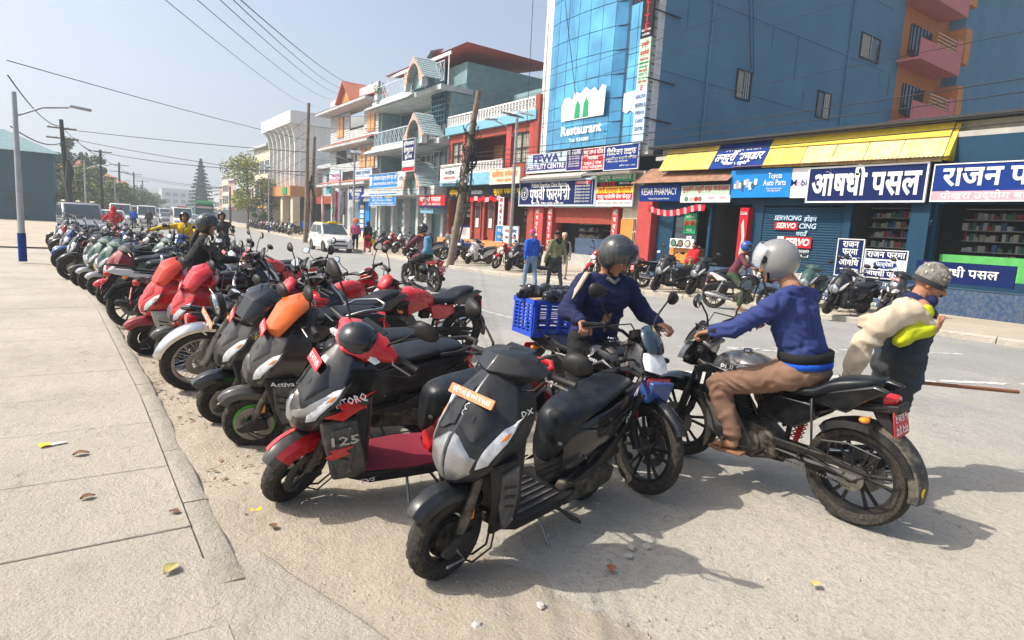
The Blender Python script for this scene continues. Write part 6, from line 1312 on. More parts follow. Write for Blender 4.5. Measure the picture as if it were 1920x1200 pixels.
    for sd_, rr_ in ((1, .085), (-1, .095)):
        MB().lathe([(0, sd_ * .118), (rr_ * .75, sd_ * .118), (rr_, sd_ * .10), (rr_, sd_ * .08)], 24, T=Matrix.Translation((.02, 0, .335))).build('engine_cover', engine if sd_ < 0 else GRIL, root, ang=40)
        MB().lathe([(0, sd_ * .125), (.03, sd_ * .122), (.034, sd_ * .116)], 18, T=Matrix.Translation((.02, 0, .335))).build('engine_badge', STL, root)
    m = MB(); Xc = Matrix.Translation((.15, 0, .44)) @ Matrix.Rotation(R(22), 4, 'Y')
    for k in range(9): m.box((0, 0, .02 + k * .019), (.135 - .004 * k, .15, .009), T=Xc)
    m.box((0, 0, .10), (.10, .115, .2), T=Xc); m.box((0, 0, .21), (.11, .12, .05), T=Xc); m.build('cylinder', BLK if sport else engine, root, smooth=False)
    MB().box((-.06, 0, .57), (.12, .10, .10)).build('carburettor', BLK, root, bevel=.015)
    m = MB(); m.tube([(.22, -.04, .50), (.31, -.07, .44), (.30, -.09, .28), (.16, -.11, .19), (-.15, -.125, .22), (-.30, -.13, .27)], .018, 10); m.build('exhaust_pipe', CHR if chromef else GRIL, root)
    m = MB(); m.tube([(-.26, -.13, .26), (-.32, -.135, .28), (-.40, -.14, .30), (-.82, -.165, .42 if sport else .36), (-.86, -.167, .43 if sport else .37)], [.024, .042, .05, .05, .028], 14); m.build('muffler', muffler, root, ang=60)
    MB().prism([(-.35, .33), (-.36, .36), (-.66, .45), (-.68, .41)], -.20, -.185).build('muffler_guard', CHR, root, bevel=.003)
    # swing arm, chain, shocks
    for sd_ in (1, -1): MB().tube([(-.18, sd_ * .075, .34), (rx - .04, sd_ * .095, wr)], .021, 4, sq=1.3).build('swing_arm', BLK, root, smooth=False)
    MB().prism([(-.16, .37), (-.16, .42), (rx + .05, wr + .10), (rx - .10, wr + .07), (rx - .10, wr + .04), (rx + .05, wr + .05)], .085, .112).build('chain_guard', BLK, root, bevel=.008)
    m = MB(); 
    for zz in (.055, -.055):
        for k in range(30): t = k / 29; m.box((-.10 + (rx + .10) * t, .098, .335 + (wr - .335) * t + zz * (.6 + .4 * t)), (.012, .012, .011))
    m.build('drive_chain', GRIL, root, smooth=False)
    MB().lathe([(.03, .092), (.078, .092), (.078, .098), (.03, .098)], 30, T=Matrix.Translation((rx, 0, wr)), closed=True).build('sprocket', STL, root)
    if sport: 
        m = MB(); m.tube([(-.26, 0, .40), (-.33, 0, .66)], .018, 8); [m.lathe([(.034, -.005), (.04, 0), (.034, .005)], 14, axis='Z', T=Matrix.Translation((-.265 - k * .0085, 0, .43 + k * .03))) for k in range(8)]; m.build('rear_shock', REDP, root)
    else:
        for sd_ in (1, -1):
            m = MB(); m.tube([(rx + .05, sd_ * .12, wr + .03), (-.46, sd_ * .115, .70)], .014, 8); a, b_ = Vector((rx + .05, sd_ * .12, wr + .10)), Vector((-.48, sd_ * .115, .66)); pts = [a.lerp(b_, k / 60) + Vector((math.cos(k * .9) * .026, math.sin(k * .9) * .026, 0)) for k in range(61)]; m.tube(pts, .005, 5); m.build('rear_shock', CHR, root)
    for sd_ in (1, -1):
        MB().tube([(-.10, sd_ * .09, .30), (-.10, sd_ * .22, .30)], .012, 8).build('foot_peg', BLK, root); MB().tube([(-.34, sd_ * .10, .36), (-.38, sd_ * .19, .38)], .010, 8).build('pillion_peg', BLK, root)
    MB().tube([(.0, .13, .30), (.12, .15, .29), (.13, .19, .29)], .007, 6).build('gear_lever', STL, root)
    if guard or sport:
        MB().tube([(-.40, .12, .74), (-.44, .19, .66), (-.46, .20, .47), (-.66, .205, .42), (-.80, .20, .40), (-.84, .19, .52), (-.66, .185, .55), (-.50, .18, .52)], .008, 7).tube([(-.46, .20, .47), (-.40, .16, .40), (-.70, .18, .33), (-.80, .20, .40)], .007, 6).tube([(-.56, .2, .44), (-.56, .19, .53)], .006, 6).tube([(-.70, .2, .41), (-.70, .19, .54)], .006, 6).build('saree_guard', BLK, root)
    if sport:
        m = MB(); rings = []
        for i in range(11):
            a = R(-8 + 78 * i / 10); q = wr + .045; w = .075
            rings.append([Vector((rx - (q + dr) * math.cos(a), y, wr + (q + dr) * math.sin(a))) for dr, y in ((-.05, -w), (0, -w * .95), (.01, 0), (0, w * .95), (-.05, w), (-.046, w * .9), (-.004, 0), (-.046, -w * .9))])
        m.loft(rings).build('mud_flap', mat('muddy_flap', (.03, .03, .032), .6, dust=.75, scale=5, dustcol=(.34, .29, .2)), root, ang=50)
        MB().lathe([(0, 0), (.026, 0), (.026, .003), (0, .003)], 20, axis='X', T=Matrix.Translation((rx - wr - .052, .02, wr + .02))).build('smiley_sticker', M['s_yel'], root)
    if stand: MB().tube([(-.06, .06, .24), (-.03, .15, .12), (-.02, .225, .02)], [.011, .010, .010], 6).build('side_stand', STL, root)
    if frontplate: plate(root, T, (.655, 0, .735), .20, .05, ry=R(-5), mt=PLR, txt=frontplate, name='front_number_plate')
    if prints:
        for t, sz, mt_, x, y, z, sd_, w, rz_, ry_ in prints: print_on(root, t, sz, mt_, (x, y, z), sd_, width=w, rz=rz_, ry=ry_, shear=.2)
    return root
def put(o, fx, fy, ang, wb=1.24, z=.01, lean=None):
    """stand a machine with its front wheel contact at (fx, fy); ang = compass of the rear seen from the front wheel"""
    a = R(ang); d = Vector((math.cos(a), math.sin(a), 0)); c_ = Vector((fx, fy, z)) + d * wb / 2
    o.location = c_; o.rotation_euler.z = a + math.pi
    if lean is not None: o.rotation_euler.x = R(lean)
    return o
# ================================================================ people
SKIN = mat('skin_brown', (.33, .165, .095), .55, var=.12, scale=20, bump=.1, bscale=200); SKL = mat('skin_light_brown', (.42, .235, .15), .55, var=.1, scale=20); HAIR = mat('black_hair', (.012, .010, .009), .45, var=.4, scale=60)
def blob(prims, vox, smooth=6, wr=0., seed=0, wscale=.09):
    """closed rounded shapes fused into one continuous skin; wr adds cloth folds"""
    m = MB()
    for p in prims:
        if p[0] == 'c':
            a, b_, ra, rb = Vector(p[1]), Vector(p[2]), p[3], p[4]; d = (b_ - a).normalized(); n = 5; pts = []; rad = []
            for i in range(4): t = i / 3; pts.append(a - d * ra * math.cos(t * math.pi / 2)); rad.append(max(.0005, ra * math.sin(t * math.pi / 2)))
            for i in range(1, 4): t = i / 4; pts.append(a.lerp(b_, t)); rad.append(ra + (rb - ra) * t)
            for i in range(4): t = i / 3; pts.append(b_ + d * rb * math.sin(t * math.pi / 2)); rad.append(max(.0005, rb * math.cos(t * math.pi / 2)))
            m.tube(pts, rad, 12)
        else: m.ball(p[1], p[2], nu=16, nv=10, rot=p[3] if len(p) > 3 else None)
    me = m.mesh('b'); o = bpy.data.objects.new('tmp', me); COL.objects.link(o)
    r = o.modifiers.new('r', 'REMESH'); r.mode = 'VOXEL'; r.voxel_size = vox; r.use_smooth_shade = True
    s_ = o.modifiers.new('s', 'SMOOTH'); s_.iterations = smooth; s_.factor = .5
    dg_ = bpy.context.evaluated_depsgraph_get(); out = bpy.data.meshes.new_from_object(o.evaluated_get(dg_)); bpy.data.objects.remove(o)
    if wr:
        nrm = [v.normal.copy() for v in out.vertices]
        for v, n_ in zip(out.vertices, nrm):
            p = v.co / wscale; q = Vector((p.x * .8 + noise.noise(p * .5 + Vector((seed, 0, 0))) * 1.4, p.y * .8, p.z * 1.5 + noise.noise(p * .4 + Vector((0, seed, 3))) * 1.8))
            w = 1 - abs(noise.noise(q)) * 2.6; w2 = noise.noise(q * 2.3 + Vector((5, 5, seed)))
            v.co += n_ * wr * (w * .7 + w2 * .45)
    return out
def bmesh_join(meshes):
    m = MB()
    for me in meshes: m.add([v.co for v in me.vertices], [tuple(p.vertices) for p in me.polygons])
    return m
def link(me, name, mt, parent, ang=180):
    me.name = name; me.materials.clear(); me.materials.append(mt); me.polygons.foreach_set('use_smooth', [True] * len(me.polygons))
    o = bpy.data.objects.new(name, me); COL.objects.link(o); o.parent = parent; return o
def ell(n, c, r, rot=None): return ('e', c, r, rot) if rot else ('e', c, r)
def hand(w, f, n, side, curl=.5, vox=.0048, sc=1.):
    """w wrist, f finger direction, n direction the palm faces, side = thumb side direction"""
    w, f, n, s_ = Vector(w), Vector(f).normalized(), Vector(n).normalized(), Vector(side).normalized(); P = []
    P.append(('c', w - f * .03, w + f * .02, .026 * sc, .024 * sc))
    for k in range(4):
        o_ = s_ * (.027 - k * .018) * sc; L_ = (.085, .092, .086, .070)[k] * sc; kn = w + f * (.085 - .004 * k) * sc + o_
        P.append(('c', w + f * .02 + o_ * .6, kn, .016 * sc, .0115 * sc)); p = kn; a = curl * .5
        for j, l in enumerate((.46, .31, .23)):
            d = f * math.cos(a) + n * math.sin(a); q = p + d * L_ * l; P.append(('c', p, q, (.0098 - .0007 * j) * sc, (.0091 - .0008 * j) * sc)); p = q; a += curl * 1.1
    p = w + s_ * .022 * sc + f * .02; d = (s_ * .8 + f * .65 + n * .35).normalized(); q = p + d * .045 * sc; P.append(('c', p, q, .015 * sc, .0115 * sc))
    d = (s_ * .25 + f * .8 + n * (.3 + .5 * curl)).normalized(); r_ = q + d * .034 * sc; P.append(('c', q, r_, .0108 * sc, .0095 * sc)); d = (f * .8 + n * .7 - s_ * .2 * curl).normalized(); P.append(('c', r_, r_ + d * .024 * sc, .0095 * sc, .008 * sc))
    return blob(P, vox, 2)
def frame(pos, yaw, pitch, roll=0): return Matrix.Translation(pos) @ Euler((roll, pitch, yaw), 'XYZ').to_matrix().to_4x4()
def helmet(root, X, colm, visor='up', vm=SMOKE, full=False, trim=None):
    def sh(t, az, r=(.142, .122, .135), k=0.): 
        return Vector(((r[0] + k) * math.cos(t) * math.cos(az), (r[1] + k) * math.cos(t) * math.sin(az), (r[2] + k) * math.sin(t) + .03 + (-.012 * abs(math.sin(az)) if t < 0 else 0)))
    nT, nA = 15, 40; v = []; f = []; idx = {}
    for j in range(nT + 1):
        t = R(-62 + 152 * j / nT)
        for i in range(nA): az = 2 * math.pi * i / nA; p = sh(t, az); v.append(p)
    op = 52 if full else 66
    for j in range(nT):
        for i in range(nA):
            az = (2 * math.pi * (i + .5) / nA + math.pi) % (2 * math.pi) - math.pi; t = -62 + 152 * (j + .5) / nT
            top = 22 - 10 * (abs(math.degrees(az)) / op) ** 2
            if abs(math.degrees(az)) < op and t < top and not (full and t < -32): continue
            k = (i + 1) % nA; f.append((j * nA + i, j * nA + k, (j + 1) * nA + k, (j + 1) * nA + i))
    m = MB(); m.add(v, f, X); h = m.build('helmet', colm, root, ang=180); 
    s_ = h.modifiers.new('solid', 'SOLIDIFY'); s_.thickness = .016; s_.offset = -1; b_ = h.modifiers.new('b', 'SUBSURF'); b_.levels = 1; b_.render_levels = 1
    if visor:
        up_ = R(32) if visor == 'up' else 0; m = MB(); rows_ = []
        for j in range(7):
            t = R((-30 if full else -24) + (48 if visor == 'up' else 50) * j / 6)
            rows_.append([Matrix.Rotation(-up_, 4, 'Y') @ sh(t, R(-68 + 136 * i / 16), k=.012 + (.016 if visor == 'up' else 0)) for i in range(17)])
        o = m.loft(rows_, T=X, closed=False).build('visor', vm, h, ang=180); s_ = o.modifiers.new('solid', 'SOLIDIFY'); s_.thickness = .003
        for sd_ in (1, -1): MB().lathe([(0, .012), (.022, .01), (.026, 0)], 16, T=X @ Matrix.Translation((.045, sd_ * .118, .045)) @ (Matrix.Identity(4) if sd_ > 0 else Matrix.Rotation(math.pi, 4, 'Z'))).build('visor_pivot', BLK, h)
    MB().tube([X @ Vector(p) for p in ((.03, .105, -.04), (.05, .07, -.10), (.055, 0, -.115), (.05, -.07, -.10), (.03, -.105, -.04))], .008, 6).build('chin_strap', BLK, h)
    return h
def person(label, loc, rz, J, top, trousers, shoes=None, skin=SKIN, head=(0, 0), vox=.016, detail=False, hands=True, group='people in the street', hat=None, hair=True, curl=1.0, hdir=None, wrk=.008, sleeves=1., body_w=1., tail=None, coat=0., legfat=1., handd=None, extra_top=None, mous=False, sandal=False, collar=None):
    root = empty('person', loc, rz, label, 'person', group); V = {k: Vector(v) for k, v in J.items()}
    X = frame(V['head'], head[0], head[1]); hv = lambda p: tuple(X @ Vector(p))
    rs = X.to_3x3(); er = rs.to_euler()
    e_ = lambda c_, r: ('e', hv(c_), r, tuple(er))
    hd = [e_((-.012, 0, .03), (.094, .074, .098)), e_((.028, 0, -.02), (.068, .060, .085)), e_((.042, 0, -.078), (.045, .046, .034)), ('c', hv((-.02, 0, -.06)), tuple(V['neck']), .052, .058)]
    if detail:
        hd += [('c', hv((.093, 0, .006)), hv((.116, 0, -.028)), .0085, .0125), ('c', hv((.105, -.010, -.032)), hv((.105, .010, -.032)), .008, .008), ('c', hv((.082, -.036, .020)), hv((.086, -.012, .018)), .010, .009), ('c', hv((.082, .036, .020)), hv((.086, .012, .018)), .010, .009),
               e_((.062, .036, -.024), (.024, .022, .02)), e_((.062, -.036, -.024), (.024, .022, .02)), ('c', hv((.088, -.020, -.058)), hv((.088, .020, -.058)), .007, .007), ('c', hv((.085, -.017, -.068)), hv((.085, .017, -.068)), .0075, .0075), e_((.078, 0, -.095), (.02, .024, .018)),
               e_((-.004, .078, -.008), (.018, .009, .032)), e_((-.004, -.078, -.008), (.018, .009, .032))]
    else: hd += [('c', hv((.09, 0, 0)), hv((.108, 0, -.03)), .010, .013), e_((-.004, .078, -.008), (.018, .010, .03)), e_((-.004, -.078, -.008), (.018, .010, .03))]
    L_ = []
    for sd_ in ('l', 'r'):
        L_ += [('c', V['sh_' + sd_], V['el_' + sd_], .042, .034), ('c', V['el_' + sd_], V['wr_' + sd_], .036, .025), ('c', V['hip_' + sd_], V['kn_' + sd_], .075 * legfat, .048), ('c', V['kn_' + sd_], V['an_' + sd_], .048, .032), ('c', V['neck'] + Vector((0, 0, -.02)), V['sh_' + sd_], .05, .045)]
        t = V.get('toe_' + sd_); 
        if t is not None: L_ += [('c', V['an_' + sd_] + Vector((0, 0, -.035)), t, .034, .024)]
    L_ += [('c', V['chest'], V['pel'], .105, .115), ('c', V['neck'], V['chest'], .05, .11)]
    ms = [blob(hd, .0055 if detail else .010, 3), blob(L_, .02, 3)]
    if hands:
        for sd_ in ('l', 'r'):
            w, e2 = V['wr_' + sd_], V['el_' + sd_]; d = (w - e2).normalized(); hd_ = (handd or {}).get(sd_)
            if hd_: f_, n_, s_, cu_ = hd_
            else: f_ = d; n_ = Vector((0, -1 if sd_ == 'l' else 1, 0)); s_ = f_.cross(n_) * (1 if sd_ == 'l' else -1); s_ = s_ if s_.dot(Vector((1, 0, .2))) > 0 else -s_; cu_ = curl
            ms.append(hand(w, f_, n_, s_, cu_, .0048 if detail else .009))
    m = bmesh_join(ms); me = m.mesh('body'); link(me, 'body', skin, root)
    w_ = body_w
    # top garment
    tp = [('c', V['chest'] + Vector((0, .07 * w_, .02)), V['pel'] + Vector((.0, .06 * w_, .08)), .118 * w_, .105 * w_), ('c', V['chest'] + Vector((0, -.07 * w_, .02)), V['pel'] + Vector((0, -.06 * w_, .08)), .118 * w_, .105 * w_), ('c', V['neck'] + Vector((-.01, 0, -.03)), V['chest'], .066, .12 * w_), ('c', V['pel'] + Vector((0, .05, .10)), V['pel'] + Vector((0, .055, .01 - coat)), .12 * w_, .12 * w_), ('c', V['pel'] + Vector((0, -.05, .10)), V['pel'] + Vector((0, -.055, .01 - coat)), .12 * w_, .12 * w_)]
    for sd_ in ('l', 'r'):
        if isinstance(top, tuple): break
        s0, e0, w0 = V['sh_' + sd_], V['el_' + sd_], V['wr_' + sd_]; tp += [('c', V['neck'] + Vector((0, 0, -.045)), s0, .062, .066 * w_), ('c', s0, e0, .068 * w_, .055 * w_)]
        if sleeves >= 1: tp.append(('c', e0, e0.lerp(w0, .93 * sleeves), .056 * w_, .042))
        else: tp.append(('c', e0, e0.lerp(w0, max(.02, sleeves)), .052, .048))
    tm, sm = (top if isinstance(top, tuple) else (top, None))
    link(blob(tp, vox, 4, wrk, seed=len(label)), 'jacket', tm, root)
    if sm is not None:
        for sd_ in ('l', 'r'):
            s0, e0, w0 = V['sh_' + sd_], V['el_' + sd_], V['wr_' + sd_]; link(blob([('c', s0, e0, .050, .043), ('c', e0, e0.lerp(w0, .9), .043, .036)], vox, 4, wrk, 3), 'sleeve', sm, root)
    # trousers
    lf = legfat
    pp = [('e', V['pel'] + Vector((-.025, 0, -.03)), (.145, .18, .12))]
    for sd_ in ('l', 'r'): pp += [('c', V['hip_' + sd_], V['kn_' + sd_], .098 * lf, .066 * lf), ('c', V['kn_' + sd_], V['kn_' + sd_].lerp(V['an_' + sd_], .88), .066 * lf, .052 * lf), ('c', V['pel'], V['hip_' + sd_], .12, .105)]
    link(blob(pp, vox, 4, wrk, seed=len(label) + 5), 'trousers', trousers, root)
    for sd_ in ('l', 'r'):
        a = V['an_' + sd_]; t = V.get('toe_' + sd_, a + Vector((.17, 0, -.06))); d = (t - a); d.z = 0; d.normalize(); b0 = Vector((a.x, a.y, a.z - .06))
        if shoes is not None:
            tt = Vector((t.x, t.y, t.z)); o = link(blob([('c', b0 - d * .05, b0 - d * .03 + Vector((0, 0, .03)), .038, .04), ('c', b0 - d * .04, tt, .036, .036), ('c', b0 + d * .03 + Vector((0, 0, .02)), tt, .034, .03)], .012, 3), 'shoe', shoes, root)
            q = MB(); k0 = b0 - d * .09; k1 = tt + d * .035; sn = Vector((-d.y, d.x, 0)) * .042; dz = Vector((0, 0, -.034)); q.loft([[k0 - sn * .7 + dz, k0 + sn * .7 + dz, k1 + sn * .75 + dz, k1 - sn * .75 + dz], [k0 - sn * .7 + dz * .55, k0 + sn * .7 + dz * .55, k1 + sn * .75 + dz * .55, k1 - sn * .75 + dz * .55]]); q.build('sole', WHP, o, bevel=.006)
        if sandal:
            q = MB(); k0 = b0 - d * .07; k1 = t + d * .045; sn = Vector((-d.y, d.x, 0)) * .046; dz = Vector((0, 0, -.03)); q.loft([[k0 - sn * .8 + dz, k0 + sn * .8 + dz, k0.lerp(k1, .6) + sn * 1.05 + dz, k1 + sn * .55 + dz, k1 - sn * .55 + dz, k0.lerp(k1, .6) - sn * 1.05 + dz], [p + Vector((0, 0, .018)) for p in (k0 - sn * .8 + dz, k0 + sn * .8 + dz, k0.lerp(k1, .6) + sn * 1.05 + dz, k1 + sn * .55 + dz, k1 - sn * .55 + dz, k0.lerp(k1, .6) - sn * 1.05 + dz)]]); so = q.build('sandal', mat('tan_sandal', (.23, .12, .06), .7), root, bevel=.005)
            c0 = a.lerp(t, .55); MB().tube([c0 + sn + dz * .9, c0 + sn * .7 + Vector((0, 0, .022)), c0 + d * .02 + Vector((0, 0, .030)), c0 - sn * .7 + Vector((0, 0, .022)), c0 - sn + dz * .9], .007, 6).build('strap', STK[5], so)
            MB().tube([c0 + d * .0 + Vector((0, 0, .03)), t + Vector((0, 0, .022)) + d * .01], .006, 6).build('strap', STK[5], so)
    if hat: hat(root, X)
    if hair and not hat:
        hm = blob([e_((-.022, 0, .048), (.096, .080, .094)), e_((-.045, 0, -.01), (.062, .074, .07))], .010, 2, .004, 2, .02); link(hm, 'hair', HAIR, root)
    if detail:
        for sd_ in (1, -1):
            q = MB().ball(hv((.0835, sd_ * .031, .002)), .0115, nu=10, nv=6); eo = q.build('eye', WHP, root, ang=180); MB().ball(hv((.0905, sd_ * .0315, .001)), .0062, nu=8, nv=5).build('iris', HAIR, eo, ang=180)
            MB().tube([hv((.088, sd_ * .048, .022)), hv((.097, sd_ * .032, .029)), hv((.098, sd_ * .012, .026))], [.002, .0045, .003], 5).build('eyebrow', HAIR, root)
            MB().tube([hv((.082, sd_ * .046, .002)), hv((.0945, sd_ * .032, .0105)), hv((.092, sd_ * .018, .004))], [.002, .0042, .002], 5).build('eyelid', skin, root)
        if mous: MB().tube([hv((.093, -.030, -.052)), hv((.104, -.012, -.044)), hv((.106, 0, -.043)), hv((.104, .012, -.044)), hv((.093, .030, -.052))], [.003, .007, .006, .007, .003], 6).build('moustache', HAIR, root, ang=180)
    if tail: tail(root, V, X)
    return root
def astride(hx=-.22, hz=.90, cx=-.10, sz=1.34, headp=(.0, 0, 1.56), wx=.25, wz=1.075, wy=.315, kn=(.12, .22, .70), an=(.0, .22, .36), toe=(.16, .22, .30), elz=1.14, elx=.06, ely=.34, feet=None):
    J = dict(pel=(hx, 0, hz), chest=(cx, 0, sz - .10), neck=(cx + .02, 0, sz + .08), head=headp)
    for sd_, s_ in (('l', 1), ('r', -1)):
        J['sh_' + sd_] = (cx, s_ * .185, sz); J['el_' + sd_] = (elx, s_ * ely, elz); J['wr_' + sd_] = (wx - .05, s_ * wy, wz); J['hip_' + sd_] = (hx, s_ * .10, hz - .04)
        J['kn_' + sd_] = (kn[0], s_ * kn[1], kn[2]); J['an_' + sd_] = (an[0], s_ * an[1], an[2]); J['toe_' + sd_] = (toe[0], s_ * toe[1], toe[2])
    return J
def standing(h=1.68, stride=.18, arm=.0, lean=.0, aw=.26):
    k = h / 1.72
    J = dict(pel=(0, 0, .93), chest=(.01 + lean * .6, 0, 1.27), neck=(.01 + lean, 0, 1.45), head=(.025 + lean * 1.2, 0, 1.59))
    for sd_, s_ in (('l', 1), ('r', -1)):
        J['sh_' + sd_] = (lean * .9, s_ * .19, 1.385); J['el_' + sd_] = (-s_ * arm * .5 - .02, s_ * aw, 1.10); J['wr_' + sd_] = (-s_ * arm + .03, s_ * (aw + .01), .86); J['hip_' + sd_] = (0, s_ * .095, .90)
        J['kn_' + sd_] = (s_ * stride * .6 + .03, s_ * .10, .50); J['an_' + sd_] = (s_ * stride, s_ * .10, .095 + (0 if s_ > 0 else .03)); J['toe_' + sd_] = (s_ * stride + .15, s_ * .12, .035)
    return {a: tuple(x * k for x in b_) for a, b_ in J.items()}
GRIP = {'l': ((.9, .35, -.25), (-.15, 0, -1), (0, -1, 0), 1.25), 'r': ((.9, -.35, -.25), (-.15, 0, -1), (0, 1, 0), 1.25)}
HM = {k: mat('helmet_' + k, c_, .25, coat=.7, var=.05, dust=.08) for k, c_ in dict(black=(.012, .013, .015), grey=(.22, .22, .215), blue=(.008, .07, .34), dark=(.03, .035, .035)).items()}
CL = {k: mat('fabric_' + k, c_, .85, var=.14, scale=7, bump=.25, bscale=250) for k, c_ in dict(navy=(.012, .016, .06), navy2=(.028, .042, .15), black=(.012, .012, .013), brown=(.20, .115, .075), jeans=(.16, .26, .38), blue=(.01, .09, .50), olive=(.20, .20, .09), white=(.5, .48, .42), yellow=(.62, .38, .01), lime=(.42, .46, .01), red=(.5, .01, .02), maroon=(.12, .03, .045), green=(.04, .06, .03), charcoal=(.035, .037, .04), cream=(.56, .47, .34), pink=(.5, .08, .2), grey=(.2, .2, .2), vest=(.03, .04, .055), orange=(.6, .15, .04)).items()}
# ================================================================ placing machines and people
def ride(p, bike, **k):
    p.location = bike.location; p.rotation_euler = bike.rotation_euler; return p
# ---- the nearest scooters
put(scooter('matt black scooter with clear headlights and faded orange number strip, nearest to the viewer', body=MTB, lower=BLK, fender=MTB, head=MTB, side_=GLB, garn=SIL, steer=-3, text_l=[('DX', .04, TXW, .41, .206, .86, R(-25), .06, R(20)), ('Dio', .06, TXW, -.70, .168, .60, R(12), .09, R(35))], mirr='folded', platez=.90, tail=1, plate_='प्रदेश ०३ ● ००२ प ५५१३'), 1.35, 2.41, 16, lean=-7)
nt_ = put(scooter('black and red sporty scooter with T shaped headlamp frame and crimson floor mat', body=GLB, lower=GRY, fender=GRF, head=REDP, side_=REDP, garn=GRF, style='sharp', steer=34, wr=.225, hub='alloy', rim=BLK, mat_=MATC, plate_='बा ५९ प ५१९५', pl_mt=PLR, fender_stripe=REDP, indic=True, trunk=GRY, text_l=[('NTORQ', .062, TXW, .43, .228, .76, R(-20), .17, R(24)), ('125', .075, SIL, .44, .226, .52, R(-8), .15, R(8)), ('RACE EDITION', .026, REDP, .41, .227, .70, R(-20), .14, R(24)), ('TVS', .035, TXW, .28, .178, .215, 0, .09, R(4))], platez=.91), .98, 3.45, -4, lean=-11)
for nm_, poly_, mt_ in (('lamp_frame', [(.03, .60), (.10, .615), (.165, .70), (.178, .79), (.16, .79), (.14, .71), (.09, .655), (.03, .64)], SIL), ('lamp_frame', [(0, .555), (.04, .56), (.06, .60), (.03, .66), (.018, .72), (0, .725)], SIL)): decal(nt_, RINGS['sharp'], poly_, mt_, nm_, .014)
MB().prism([(.46, .64), (.34, .72), (.40, .735), (.30, .80), (.50, .73), (.46, .70), (.56, .665)], .216, .220).build('red_slash', REDP, nt_, smooth=False)
MB().prism([(.50, .40), (.40, .43), (.43, .45), (.38, .48), (.52, .46), (.50, .44), (.54, .42)], .211, .2145).build('red_slash', REDP, nt_, smooth=False)
put(scooter('graphite scooter with bright orange handlebar visor', body=GRF, lower=BLK, fender=GRF, head=BLK, side_=BLK, garn=GRF, steer=-6, visor=ORP, hub='alloy', rim=mat('lime_rim', (.12, .55, .05), .4), plate_='बा ८८ प ३१२५', pl_mt=PLR, text_l=[('Activa', .05, TXW, .46, .212, .60, R(-12), .16, R(6))]), .98, 4.55, -10, lean=-14)
put(scooter('dark silver scooter with pointed black handlebar cowl, third from the front', body=GRF, lower=BLK, fender=GLB, head=GLB, side_=BLK, garn=BLK, steer=10, hub='alloy', rim=BLK, plate_='बा ५२ प ०८', pl_mt=PLR, visor=GLB, text_l=[('RAY ZR', .05, YLP, .38, .205, .84, R(-20), .14, R(20))]), .90, 5.12, -12, lean=-13)
put(motorcycle('chrome and silver classic motorcycle with wire wheels and caged round headlamp', tank=SIL, panel=GLB, fender=CHR, front='round', steer=14, wr=.33, ww=.11, wb=1.40, wheels='wire', chromef=True, guard=True, fork_c=ALU, hb=1.02, engine=ALU), .86, 6.2, -8, 1.4, lean=-15)
enf = bpy.data.objects['motorcycle']; plate(enf, steerT(.43, .9, 14), (.64, 0, .76), .33, .06, ry=R(-12), mt=PLO, txt='प्रदेश ०३ ● ०२१ प ५२११', name='front_number_plate')
put(scooter('bright red and black scooter with faceted red visor beside the classic motorcycle', body=REDP, lower=GLB, fender=GRF, head=REDP, side_=REDP, garn=GRF, steer=5, visor=REDP, plate_='बा ५७ प १८', pl_mt=PLR), .80, 7.25, -10, lean=-14)
put(scooter('two tone red and silver scooter with rounded nose and clear rhombic headlamp', body=REDP, lower=SIL, fender=BRP, head=REDP, side_=REDP, garn=REDP, style='sharp', steer=12, visor=mat('orange_red_paint', (.60, .05, .02), .35, coat=.6), plate_='बा ४४ प १२', pl_mt=0), .60, 8.0, -10, lean=-14)
b8 = put(motorcycle('black motorcycle parked tail first to the pavement with red and white tail flash', tail_c=WHP, panel=GLB, seat2=False, muffler=BLK), .5, 9.9, 0, 1.31, lean=-7)
b8.rotation_euler.z += math.pi; b8.location = (1.2, 9.95, .01)
put(scooter('dark red scooter with long clear chin lamps, first past the reversed motorcycle', body=BRP, lower=BLK, fender=REDP, head=GLB, side_=REDP, garn=SIL, steer=4, plate_='', pl_mt=0), .38, 12.3, -8, lean=-13)
dio = bpy.data.objects['scooter']; rs = random.Random(12)
for k in range(7):
    a0 = rs.uniform(0, 6); pts = [(.072 + .028 * math.cos(k * .9) + .012 * math.cos(a0 + i * .9), .845 + .028 * math.sin(k * .9) + .012 * math.sin(a0 + i * .9)) for i in range(6)]
    MB().tube([(surf(RINGS['sharp'], z, y) + .019, y - .04, z) for y, z in pts], .0028, 4).build('white_sticker', TXW, dio)
# ---- the machines that are being ridden
hond = put(motorcycle('black commuter motorcycle with smoked fly screen, a blue crate strapped behind the rider', name='motorcycle', front='cowl', steer=6, wr=.30, ww=.09, wb=1.27, fender=GLB, frontplate='बा ७४ प ३८७२', windscreen=mat('dark_fly_screen', (.02, .04, .06), .1, coat=1), prints=[('HONDA', .032, TXW, .16, -.168, .78, -1, .10, 0, 0)], group='motorcycles being ridden', stand=False, panel=GLB), 2.97, 2.64, 82, 1.27, lean=-2)
MB().prism([(.66, .60), (.70, .74), (.58, .74), (.56, .60)], -.09, .10, T=steerT(.43, .9, 6)).build('blue_reflector_bag', BLP, hond, bevel=.01)
for sd_ in (1, -1): MB().tube([(.40, sd_ * .155, .76), (.28, sd_ * .17, .80), (.14, sd_ * .172, .74), (.02, sd_ * .150, .70)], [.003, .010, .008, .003], 5).build('tank_stripe', REDP if sd_ > 0 else SIL, hond)
q = MB()
for k in range(5): q.prism([(.10 + k * .012, .80 + k * .008), (.16 - k * .004, .83 + k * .008), (.17, .825 + k * .008), (.11 + k * .012, .79 + k * .008)], -.172, -.169)
q.build('wing_emblem', TXW, hond, smooth=False)
